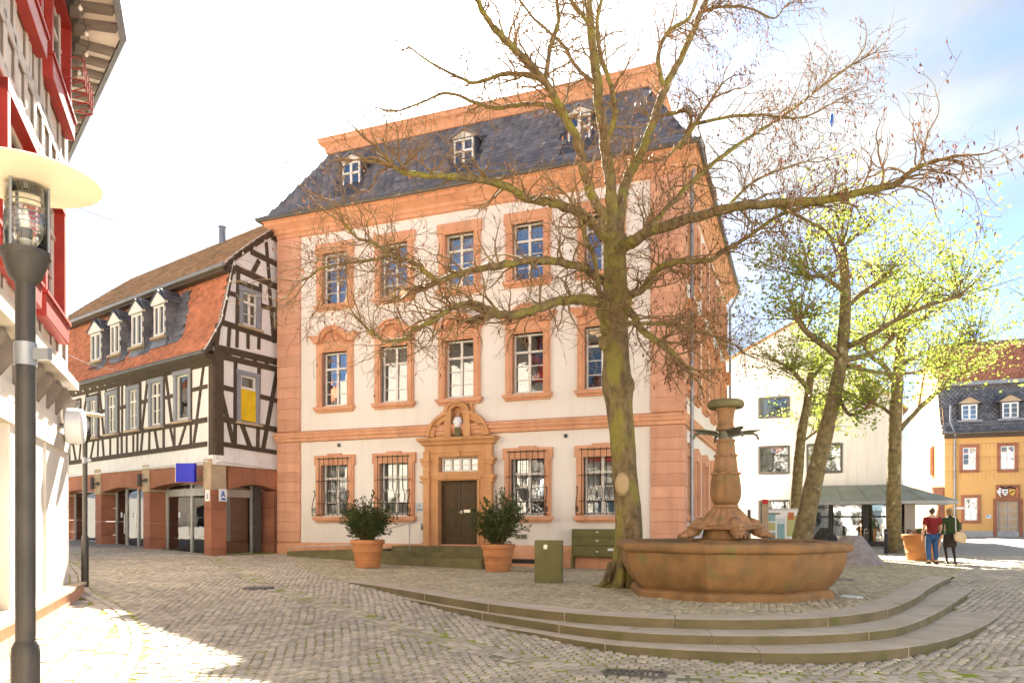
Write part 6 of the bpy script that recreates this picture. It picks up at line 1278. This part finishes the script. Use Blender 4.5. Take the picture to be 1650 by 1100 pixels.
MB().box(-.25, 12, 1.45, 1.6, 11.1, 11.35).build('eaves_board', 'zinc', rf)
MB().tube([(-.3, -.42, 7.6), (12, -.42, 7.62)], .09, 8).build('gutter', 'zinc_dark', yb); MB().box(-.15, 12, -.35, .0, 7.28, 7.52).build('eaves_board', 'timber', yb)
m = MB().tube([(-.2, .0, 8.32), (12, .0, 8.34)], .015, 4).tube([(-.2, -.02, 8.18), (12, -.02, 8.2)], .012, 4)
for i in range(9): m.tube([(.4 + i * 1.3, .2, 8.0), (.4 + i * 1.3, -.03, 8.34)], .015, 4)
m.build('snow_guard', 'zinc', yb)
for a, b, c, d in ((1.0, 1.92, 8.55, 9.6), (3.38, 4.3, 8.55, 9.6), (5.8, 6.7, 8.55, 9.6)):
    D = MB().box(a - .12, b + .12, .42, 1.6, 8.4, d + .1).build('dormer', 'slate_base', yb); xm, w = (a + b) / 2, (b - a) / 2
    frame_mb(w, c, d, None, 3, y0=.35, y1=.43, t=.06).xf(Matrix.Translation((xm, 0, 0))).build('frame', 'white_plain', D); MB().box(a + .04, b - .04, .405, .414, c, d).build('pane', 'shop_glass', D)
    MB().extr([(a - .3, .28, d + .08), (b + .3, .28, d + .08), (xm, .28, d + .52)], (0, .1, 0)).build('gable_board', 'stone_beige', D)
    MB().extr([(a - .4, .24, d + .05), (xm, .24, d + .62), (b + .4, .24, d + .05), (b + .3, .24, d + .03), (xm, .24, d + .53), (a - .3, .24, d + .03)], (0, 1.5, 0)).build('dormer_roof', 'slate_base', D); MB().box(a - .3, b + .3, .2, .5, c - .14, c - .03).build('sill', 'zinc', D)
o = MB().box(13.97, 14.05, -.16, .0, 5.1, 7.1).box(14.75, 14.83, -.16, 0, 5.1, 7.1).box(13.97, 14.83, -.16, 0, 7.1, 7.2).box(13.97, 14.83, -.16, 0, 5.0, 5.1).xf(Matrix.Translation((-.08, 19, 0)) @ Matrix.Rotation(R(-90), 4, 'Z') @ Matrix.Translation((-9.8 + 9.8, .0, 0))).build('window', 'sandstone_red', yb)
MB().box(14.05, 14.75, .08, .09, 5.1, 7.1).xf(Matrix.Translation((-.08, 19, 0)) @ Matrix.Rotation(R(-90), 4, 'Z')).build('pane', 'shop_glass', o)
bt = MB().extr([(-.12, -.02, .5), (-.9, -.5, .5), (-.62, -.4, 1.6), (-.42, -.2, 2.6), (-.8, -.1, 4.0), (-.10, -.02, 4.0)], (0, .7, 0)); bt.build('buttress', 'sandstone_red', yb)
m = MB().tube([(.35, .35, 9.6), (.30, .1, 8.5), (.45, -.3, 7.7), (.5, -.42, 7.55), (.5, -.2, 7.3), (.5, -.1, 7.0), (.5, -.1, .6)], .07, 8)
tag(m.build('drainpipe', 'zinc', loc=(YF.o[0], YF.o[1], 0), rz=YF.ang), 'grey drainpipe running down the corner of the ochre yellow house', 'drainpipe')
t = thing('street_sign', 'small pale street name plate beside the drainpipe of the yellow house', 'sign', YF.w(.74, -.06, 2.52), YF.ang); MB().box(-.26, .34, -.02, .02, -.06, .07).build('plate', 'white_plain', t)
t = thing('wall_plaque', 'small pale plaque on the yellow wall between ground window and door', 'sign', YF.w(2.5, -.02, 1.95), YF.ang); MB().box(-.14, .16, -.03, .0, -.12, .13).build('plate', 'sign_pale', t); MB().box(-.08, .0, -.034, -.031, .0, .07).build('print', 'black', t)
t = thing('icicle_lights', 'thin hanging cables with short light strands across the yellow house front', 'string lights', YF.w(-3.0, -.5, 0), YF.ang)
ir = random.Random(4)
for k, (z0, z1) in enumerate(((6.85, 6.95), (5.95, 6.05), (5.0, 5.2))):
    m = MB().tube(smooth([(0, -.2, z0 + .1), (4, 0, z0), (8, 0, z1 - .1), (15, 0, z1 + .1)], 6), .008, 3)
    for i in range(60): x = .2 + i * .24; l = ir.choice([.2, .35, .5, .6]); m.tube([(x, 0, z0 + .0), (x, 0, z0 - l)], .006, 3)
    m.build('light_strand', 'wrought_iron', t, kind='stuff')
# ------------------------------------------------------------------ square furniture on the right
def terracotta(label, X, Y, h, r, group=None):
    t = thing('planter', label, 'planter', (X, Y, gh(X, Y)), rnd.uniform(0, 6), group); r0 = r * .70
    MB().lathe([(r0, 0), (r0 * 1.02, .02), (r0 + (r - r0) * .28, h * .28), (r0 + (r - r0) * .30 + .015, h * .30), (r0 + (r - r0) * .32, h * .33), (r0 + (r - r0) * .55, h * .56), (r0 + (r - r0) * .56 + .012, h * .58), (r0 + (r - r0) * .6, h * .61), (r * .93, h * .83), (r * 1.0, h * .84), (r * 1.02, h * .88), (r * 1.02, h * .97), (r * .99, h), (r * .9, h), (r * .87, h * .92)], 36).build('pot', 'terracotta', t, auto=35)
    MB().lathe([(.001, h * .9), (r * .88, h * .9)], 24).build('soil', 'soil', t); return t
p = terracotta('wide terracotta planter right behind the walking man in the red shirt', 13.85, 25.0, .88, .62)
m = MB(); [m.tube([(rnd.uniform(-.4, .4), rnd.uniform(-.4, .4), .78), (rnd.uniform(-.5, .5), rnd.uniform(-.5, .5), 1.0)], .02, 4) for _ in range(14)]; m.build('dry_stems', 'twig', p, kind='stuff')
def shrub(t, h0, h, r, seed, n):
    G_ = Grow(seed); sp = dict(step=.09, rmin=.004, levels=1, kids=(4,), ratio=(.35, .6))
    for _ in range(n):
        a = G_.r.uniform(0, 6.28); v = Vector((math.cos(a) * G_.r.uniform(.1, .8), math.sin(a) * G_.r.uniform(.1, .8), 1)).normalized(); l = h * G_.r.uniform(.5, .85) * (1.15 if abs(v.z) > .9 else .85)
        G_.shoot(Vector((math.cos(a) * .1, math.sin(a) * .1, h0)), v, l, .013, 0, .12, .01, sp)
    G_.twigs.build('stems', 'twig', t, kind='stuff'); m = MB()
    for p_, d in G_.tips:
        for _ in range(4):
            v = (d + G_.rv() * .9).normalized(); s = G_.r.uniform(.06, .125); w = v.cross(G_.rv()).normalized() * s * .16; q = p_ + G_.rv() * .03; e = q + v * s
            m.add([tuple(q), tuple(q.lerp(e, .45) + w), tuple(e), tuple(q.lerp(e, .45) - w)], [(0, 1, 2, 3)])
    m.build('foliage', 'leaf_shrub', t, kind='stuff')
p1_ = terracotta('terracotta planter with round dense oleander shrub left of the entrance stair', -4.37, 22.4, .84, .50, 'planters flanking the entrance'); shrub(p1_, .76, 1.22, .7, 21, 70)
p2_ = terracotta('terracotta planter with narrow pointed oleander shrub to the right of the brown door', -.40, 21.4, .80, .49, 'planters flanking the entrance'); shrub(p2_, .72, 1.4, .6, 22, 56)
t = thing('utility_box', 'plain olive green metal utility box standing on the setts between planter and tree', 'utility box', (.82, 16.4, gh(.82, 16.4)), R(-8)); MB().box(-.30, .30, -.2, .2, -.03, .93).build('casing', 'box_green', t, bevel=.012); MB().box(-.004, .29, -.206, -.2, .0, .90).build('door', 'box_green', t, bevel=.003); MB().box(-.10, -.02, -.212, -.2, .74, .84).build('lock', 'steel', t)
# conical granite block
X, Y = 10.75, 23.4; t = thing('granite_cone', 'grey-brown cone-shaped granite block on the setts behind the right end of the basin', 'stone', (X, Y, gh(X, Y)))
MB().lathe([(.98, -.05), (.95, .02), (.62, .42), (.33, .84), (.27, .89), (.001, .90)], 28).build('stone', 'granite', t, auto=30)
# information board and signal post
def gpz(px, py, Y): X = (px - PCX) / FOC * Y; return X, Y
X, Y = gpz(1265, 860, 27.0); t = thing('information_board', 'glazed information board with coloured posters behind the fountain column', 'notice board', (X, Y, gh(X, Y)), MF.ang)
for x in (-.68, .72): MB().box(x - .03, x + .03, -.03, .03, 0, 1.75).build('post', 'alu', t)
MB().box(-.65, .69, -.03, .05, .35, 1.72).build('backing', 'white_plain', t)
MB().box(-.66, .70, -.04, .05, 1.70, 1.76).box(-.66, .70, -.04, .05, .30, .36).build('rail', 'alu', t)
for i, (a, b, c, d, mm) in enumerate(((-.58, -.33, 1.3, 1.6, 'poster_teal'), (-.58, -.33, .95, 1.25, 'poster_green'), (-.58, -.33, .5, .9, 'poster_teal'), (-.28, .0, .5, 1.4, 'sign_pale'), (-.27, -.02, .52, 1.2, 'poster_teal'), (.06, .6, .75, 1.5, 'poster_green'), (.1, .3, 1.35, 1.62, 'poster_orange'))): MB().box(a, b, -.036 - i * .001, -.031, c, d).build('poster', mm, t)
X, Y = gpz(1233, 860, 26.5); t = thing('column_post', 'slim grey stone post with a red box on top behind the fountain column', 'post', (X, Y, gh(X, Y)), MF.ang); MB().box(-.11, .11, -.1, .1, 0, 1.92).build('shaft', 'stone_beige', t, bevel=.01); MB().box(-.10, .10, -.09, .09, 1.922, 2.08).build('red_box', 'red_plastic', t)
MB().box(.1, .5, -.02, .02, 1.55, 1.6).build('arm', 'box_green', t)
X, Y = gpz(1207, 860, 33); t = thing('gate_post', 'dark slim gate post with hinge beside the end of the white building side wall', 'post', (X, Y, gh(X, Y))); MB().box(-.06, .06, -.06, .06, 0, 1.75).build('shaft', 'dark_metal', t); MB().box(-.18, -.06, -.03, .03, 1.3, 1.42).build('hinge', 'dark_metal', t)
MB().box(-1.3, -.19, -.02, .02, .15, 1.6).build('gate_leaf', 'white_plain', t)
for i in range(6): MB().box(-1.28 + i * .2, -1.25 + i * .2, -.03, -.021, .15, 1.6).build('bar', 'zinc', t)
b0 = None
for px, Y, l in ((1396, 28.6, 'black bollard nearest the granite cone, before the pavilion glazing'), (1428, 28.8, 'black bollard half hidden behind the speckled plane tree trunk'), (1464, 27.8, 'black bollard between the speckled plane tree and the terracotta planter')):
    X, Y = gpz(px, 880, Y)
    if not b0:
        b0 = thing('bollard', l, 'bollard', (X, Y, gh(X, Y)), 0, 'bollards in front of the pavilion'); MB().lathe([(.075, 0), (.075, .92), (.06, .97), (.001, .99)], 14).build('shaft', 'black', b0, auto=40); MB().lathe([(.078, .80), (.078, .86)], 14).build('band', 'zinc_dark', b0)
    else: c = copy_tree(b0); c.location = (X, Y, gh(X, Y)); c['label'] = l
X, Y = gpz(1543, 850, 46); t = thing('litter_bin', 'small dark litter bin at the foot of the yellow house wall', 'bin', (X, Y, gh(X, Y))); MB().lathe([(.2, .25), (.22, .3), (.24, 1.0), (.22, 1.02)], 14).build('bin', 'dark_metal', t, auto=30); MB().tube([(0, .2, 0), (0, .2, 1.1)], .03, 6).build('post', 'dark_metal', t)
# hedge strip before the yellow side wall
hm = MB(); hr_ = random.Random(9)
for _ in range(900):
    q = YF.w(hr_.uniform(-3.2, -.3), hr_.uniform(-1, 2.5)); z = gh(q.x, q.y) + hr_.uniform(0, .45) ** 1.0; s = hr_.uniform(.08, .2); u = Vector((hr_.uniform(-1, 1), hr_.uniform(-1, 1), hr_.uniform(-.5, 1))).normalized() * s; w = Vector((hr_.uniform(-1, 1), hr_.uniform(-1, 1), hr_.uniform(-1, 1))).normalized() * s; q.z = z
    hm.add([tuple(q - u), tuple(q + w), tuple(q + u), tuple(q - w)], [(0, 1, 2, 3)])
tag(hm.build('ground_cover', 'leaf_shrub', kind='stuff'), 'low green planting at the foot of the yellow side wall', 'plants')
# covers and drains in the paving
def disc(name, mm, X, Y, r, label, cat, z=.008): o = MB().lathe([(.001, -.03), (r, -.03), (r, .0), (r * .94, .004), (r * .9, .0), (.001, .002)], 28).build(name, mm, loc=(X, Y, gh(X, Y) + z)); return tag(o, label, cat)
disc('well_cover', 'sign_pale', 6.05, 13.2, .20, 'small pale round cover in the setts to the right of the fountain basin', 'cover')
disc('manhole_cover', 'zinc_dark', -5.25, 15.3, .32, 'dark round manhole cover in the gutter line before the steps', 'manhole cover'); disc('manhole_cover', 'zinc_dark', 7.6, 17.2, .34, 'dark manhole cover on the plaza behind the fountain near the upper step end', 'manhole cover')
t = thing('drain_grate', 'rusty slotted drain grate at the front edge of the square', 'drain', (1.38, 8.35, gh(1.38, 8.35) + .012), R(-12)); MB().box(-.34, .34, -.17, -.14, -.06, 0).box(-.34, .34, .14, .17, -.06, 0).box(-.34, -.31, -.14, .14, -.06, 0).box(.31, .34, -.14, .14, -.06, 0).build('frame', 'zinc_dark', t); MB().box(-.33, .33, -.15, .15, -.09, -.06).build('pit', 'black', t)
for i in range(9): x = -.27 + i * .067; MB().extr([(x, -.14, -.05), (x + .03, -.14, -.05), (x + .03, .14, -.05), (x, .14, -.05)], (0, 0, .048)).build('bar', 'zinc_dark', t)
# wires over the lane and a snagged ribbon in the tree
def wire(label, pts, r=.007): o = Vector(pts[0]); tag(MB().tube([Vector(p) - o for p in smooth(pts, 8)], r, 4).build('overhead_wire', 'zinc', loc=tuple(o)), label, 'wire')
wire('white overhead wire from the near left house down to the shop eaves', [P3(112, 572, 15), P3(150, 588, 19), P3(210, 602, 24.9)]); wire('thin overhead wire spanning from the left house up to the palace corner', [P3(112, 330, 15), P3(240, 375, 19), P3(330, 398, 22.5), P3(456, 440, 27.0)])
rb = MB().extr([(0, 0, 0), (.05, 0, -.03), (.06, .01, -.2), (.02, .02, -.28), (-.02, .01, -.15)], (0, .008, 0)); tag(rb.build('ribbon', 'sign_blue', loc=tuple(P3(1339, 182, 15.0))), 'small blue ribbon snagged high in the bare tree twigs', 'ribbon')
# ------------------------------------------------------------------ people
def skin_body(name, verts, edges, m, parent, sub=2, rootv=0):
    me = bpy.data.meshes.new(name); me.from_pydata([v[:3] for v in verts], edges, []); me.materials.append(MATS[m]); o = put(name, me, parent)
    md = o.modifiers.new('skin', 'SKIN'); 
    sk = me.skin_vertices[0].data if me.skin_vertices else None
    if sk is None:
        bm = bmesh.new(); bm.from_mesh(me); lay_ = bm.verts.layers.skin.verify(); bm.to_mesh(me); bm.free(); sk = me.skin_vertices[0].data
    for i, v in enumerate(verts): r = v[3] if isinstance(v[3], tuple) else (v[3], v[3]); sk[i].radius = r; sk[i].use_root = (i == rootv)
    md.use_smooth_shade = True; s = o.modifiers.new('sub', 'SUBSURF'); s.levels = sub; s.render_levels = sub
    return o
def person(label, X, Y, rz, H, woman):
    t = thing('person', label, 'person', (X, Y, gh(X, Y) + .004), rz); k = H / 1.75; S_ = lambda *v: tuple(q * k for q in v)
    st_ = .16 if woman else .06
    # joints: pelvis, waist, chest, neck, legs, arms - walking away from the camera (towards +y)
    V = [(0, 0, .93, (.15, .11)), (0, 0, 1.10, (.135, .10)), (0, .01, 1.30, (.165, .115)), (0, .01, 1.44, (.12, .08)), (0, .02, 1.51, .055), (0, .04, 1.57, .06),
         (-.09, .0, .86, .092), (-.10, .5 * st_ + .03, .49, .060), (-.10, -.3 * st_, .09, .042), (-.10, .1 - .3 * st_, .035, (.040, .03)),
         (.09, .0, .86, .092), (.10, -.2 * st_ + .02, .49, .060), (.09, -1.0 * st_, .10, .042), (.10, .08 - 1.0 * st_, .035, (.040, .03)),
         (-.20, .0, 1.40, .060), (-.25, -.02, 1.14, .047), (-.27, .05, .90, .034), (-.265, .07, .83, .03),
         (.20, .0, 1.40, .060), (.25, -.03, 1.14, .047), (.25, .04, .90, .034), (.245, .07, .83, .03)]
    E_ = [(0, 1), (1, 2), (2, 3), (3, 4), (4, 5), (0, 6), (6, 7), (7, 8), (8, 9), (0, 10), (10, 11), (11, 12), (12, 13), (3, 14), (14, 15), (15, 16), (16, 17), (3, 18), (18, 19), (19, 20), (20, 21)]
    f_ = .93 if woman else 1.04
    sc2 = lambda r, g_=1.0: tuple(q * k * f_ * g_ for q in r) if isinstance(r, tuple) else (r * k * f_ * g_,) * 2
    Vs = [(*S_(*v[:3]), sc2(v[3])) for v in V]
    skin_body('body', Vs, E_, 'stocking' if woman else 'skin', t)
    def part(name, ids, m, grow, extra=None):
        mp = {a: i for i, a in enumerate(ids)}; vs2 = [(*S_(*(extra.get(a, V[a])[:3] if extra else V[a][:3])), tuple(q + grow * k for q in sc2((extra.get(a, V[a]) if extra else V[a])[3]))) for a in ids]
        return skin_body(name, vs2, [(mp[a], mp[b]) for a, b in E_ if a in mp and b in mp], m, t)
    hd = MB(); hz = 1.655; ell(hd, (0, .04, hz), (.076, .093, .115), n=16); ell(hd, (0, .135, hz - .01), (.014, .022, .025)); [ell(hd, (s * .077, .035, hz - .01), (.012, .024, .033)) for s in (-1, 1)]; ell(hd, (0, .06, hz - .08), (.052, .06, .05), n=12)
    hd.v = [S_(*p) for p in hd.v]; hd.build('head', 'skin', t, smooth=True)
    ey = MB(); [ell(ey, (s * .03, .123, hz + .01), (.013, .009, .008)) for s in (-1, 1)]; ell(ey, (0, .126, hz - .055), (.024, .008, .007)); ey.v = [S_(*p) for p in ey.v]; ey.build('face', 'hair_dark', t, smooth=True, kind='stuff')
    h_ = MB()
    if woman:
        ell(h_, (0, .015, hz + .035), (.094, .105, .100), n=16); ell(h_, (0, -.04, hz - .03), (.083, .06, .085), n=14); ell(h_, (0, -.09, hz + .02), (.055, .05, .06)); [ell(h_, (s * .06, -.03, hz - .06), (.04, .05, .06)) for s in (-1, 1)]
    else: ell(h_, (0, .0, hz - .0), (.083, .083, .085), n=16); ell(h_, (0, -.03, hz - .045), (.070, .06, .055), n=14)
    h_.v = [S_(*p) for p in h_.v]; h_.build('hair', 'hair_blond' if woman else 'hair_dark', t, smooth=True)
    hn = MB()
    for s in (-1, 1):
        bx = s * .262; ell(hn, (bx, .075, .79), (.02, .038, .05), n=10)
        for q in range(4): hn.tube([(bx, .05 + q * .017, .75), (bx - s * .006, .052 + q * .018, .72), (bx - s * .018, .05 + q * .018, .690 + .008 * abs(q - 1.5))], [.010, .009, .007], 6)
        hn.tube([(bx - s * .008, .105, .80), (bx - s * .02, .125, .765), (bx - s * .024, .125, .735)], [.011, .01, .008], 6)
    hn.v = [S_(*p) for p in hn.v]; hn.build('hands', 'skin', t, smooth=True, kind='stuff')
    if woman:
        part('cardigan', [0, 1, 2, 3, 14, 15, 16, 18, 19, 20], 'cardigan', .022, {0: (0, 0, .80, (.165, .125))})
        MB().lathe([(.19 * k, .52), (.205 * k, .60), (.205 * k, .78 * k), (.19 * k, .95 * k)], 20).xf(Matrix.Diagonal((1, .78, 1, 1))).build('skirt', 'skirt', t, smooth=True)
    else:
        part('shirt', [0, 1, 2, 3, 14, 15, 18, 19], 'shirt_red', .026, {15: (-.235, -.01, 1.19, .058), 19: (.235, -.015, 1.19, .058), 0: (0, 0, .80, (.165, .125))})
        part('trousers', [0, 6, 7, 8, 10, 11, 12], 'jeans', .022)
    sh = MB()
    for x, y in ((-.10, -.3 * st_ + .05), (.10, -1.0 * st_ + .05)): ell(sh, (x, y, .035), (.048, .125, .04), n=12); sh.box(x - .035, x + .035, y - .12, y - .05, 0, .03)
    sh.v = [S_(*p) for p in sh.v]; sh.build('shoes', 'black' if woman else 'hair_dark', t, smooth=True, kind='stuff')
    return t, k
mX, mY = 13.28, 23.2
person('person in a dark red short-sleeved shirt and blue jeans walking away from the fountain', mX - .1, mY, R(-4), 1.76, False)
wt_, k = person('person in a dark green cardigan and short black skirt carrying a cream shoulder bag', mX + .42, mY - .05, R(-10), 1.71, True)
bg_ = thing('shoulder_bag', 'large cream leather shoulder bag hanging from the strap on the right hip of a walker', 'bag', (mX + .42, mY - .05, wt_.location.z), R(-10))
q = MB().prism([(.05, .72), (.36, .64), (.38, .86), (.29, 1.0), (.10, 1.02), (.02, .9)], -.30, -.16); q.build('bag_body', 'bag_leather', bg_, bevel=.03); MB().box(.08, .30, -.315, -.301, .84, .96).build('flap', 'bag_leather', bg_, bevel=.004)
MB().tube(smooth([(.10, -.23, .99), (.10, -.19, 1.15), (.11, -.155, 1.32), (.12, -.09, 1.44), (.13, .02, 1.455), (.16, .10, 1.38), (.24, .05, 1.15), (.28, -.2, .98)], 5), .014, 6).build('strap', 'curtain', bg_, smooth=True)
# ------------------------------------------------------------------ houses on the near side of the square, behind the viewer (seen only as reflections)
hr2 = random.Random(12)
for i, (x, y, w, hh, rz, mm, lb) in enumerate(((-15, -9, 11, 8.6, 8, 'plaster_cream', 'pale gabled house with timbers opposite the half-timbered shop'), (-3, -12, 12, 9.4, 2, 'plaster_shop', 'wide half-timbered house opposite the palace front'), (10.5, -11.5, 12, 8.8, -6, 'plaster', 'cream house with red roof opposite the fountain'), (23.5, -7, 11, 9.0, -18, 'plaster_white', 'white gabled house opposite the yellow house'), (-35, 25, 13, 9.2, -94, 'plaster_cream', 'pale timbered house closing the lane beyond the red-windowed house'), (-30, 8, 12, 8.4, -86, 'plaster_shop', 'second pale gabled house along the lane at the far side'))):
    t = thing('opposite_house', lb, 'building', (x, y, -.1), R(180 + rz), 'houses on the near side of the square')
    hs = [(-w / 2 + 1 + k * 2.2, -w / 2 + 2.1 + k * 2.2, z, z + 1.6) for k in range(int((w - 1) / 2.2)) for z in (1.2, 4.2, 7.0) if z + 1.7 < hh]
    wall_holes(MB(), -w / 2, w / 2, -.3, hh, hs).add([(-w / 2, 0, hh), (w / 2, 0, hh), (0, 0, hh + 4)], [(0, 1, 2)]).build('wall', mm, t)
    MB().extr([(-w / 2 - .4, -.4, hh - .3), (0, -.4, hh + 4.2), (w / 2 + .4, -.4, hh - .3), (w / 2 + .4, -.4, hh - .1), (0, -.4, hh + 4.45), (-w / 2 - .4, -.4, hh - .1)], (0, 9, 0)).build('roof', 'tile_red', t)
    MB().box(-w / 2, w / 2, .2, .25, -.3, hh).build('window_glazing', 'black', t)
    for a, b, c, d in hs: frame_mb((b - a) / 2, c, d, None, 2).xf(Matrix.Translation(((a + b) / 2, 0, 0))).build('window', 'white_paint', t)
    for z in (3.4, 6.4, hh): MB().box(-w / 2, w / 2, -.03, .03, z - .12, z + .12).build('timber_beam', 'timber', t)
    for k in range(int((w - 1) / 2.2) + 1): q = -w / 2 + .45 + k * 2.2; MB().bar((q, 3.4), (q + hr2.uniform(-.3, .3), 6.4), .2, -.034, .03).build('timber_beam', 'timber', t); MB().bar((q, 6.4), (q, hh), .2, -.034, .03).build('timber_beam', 'timber', t)
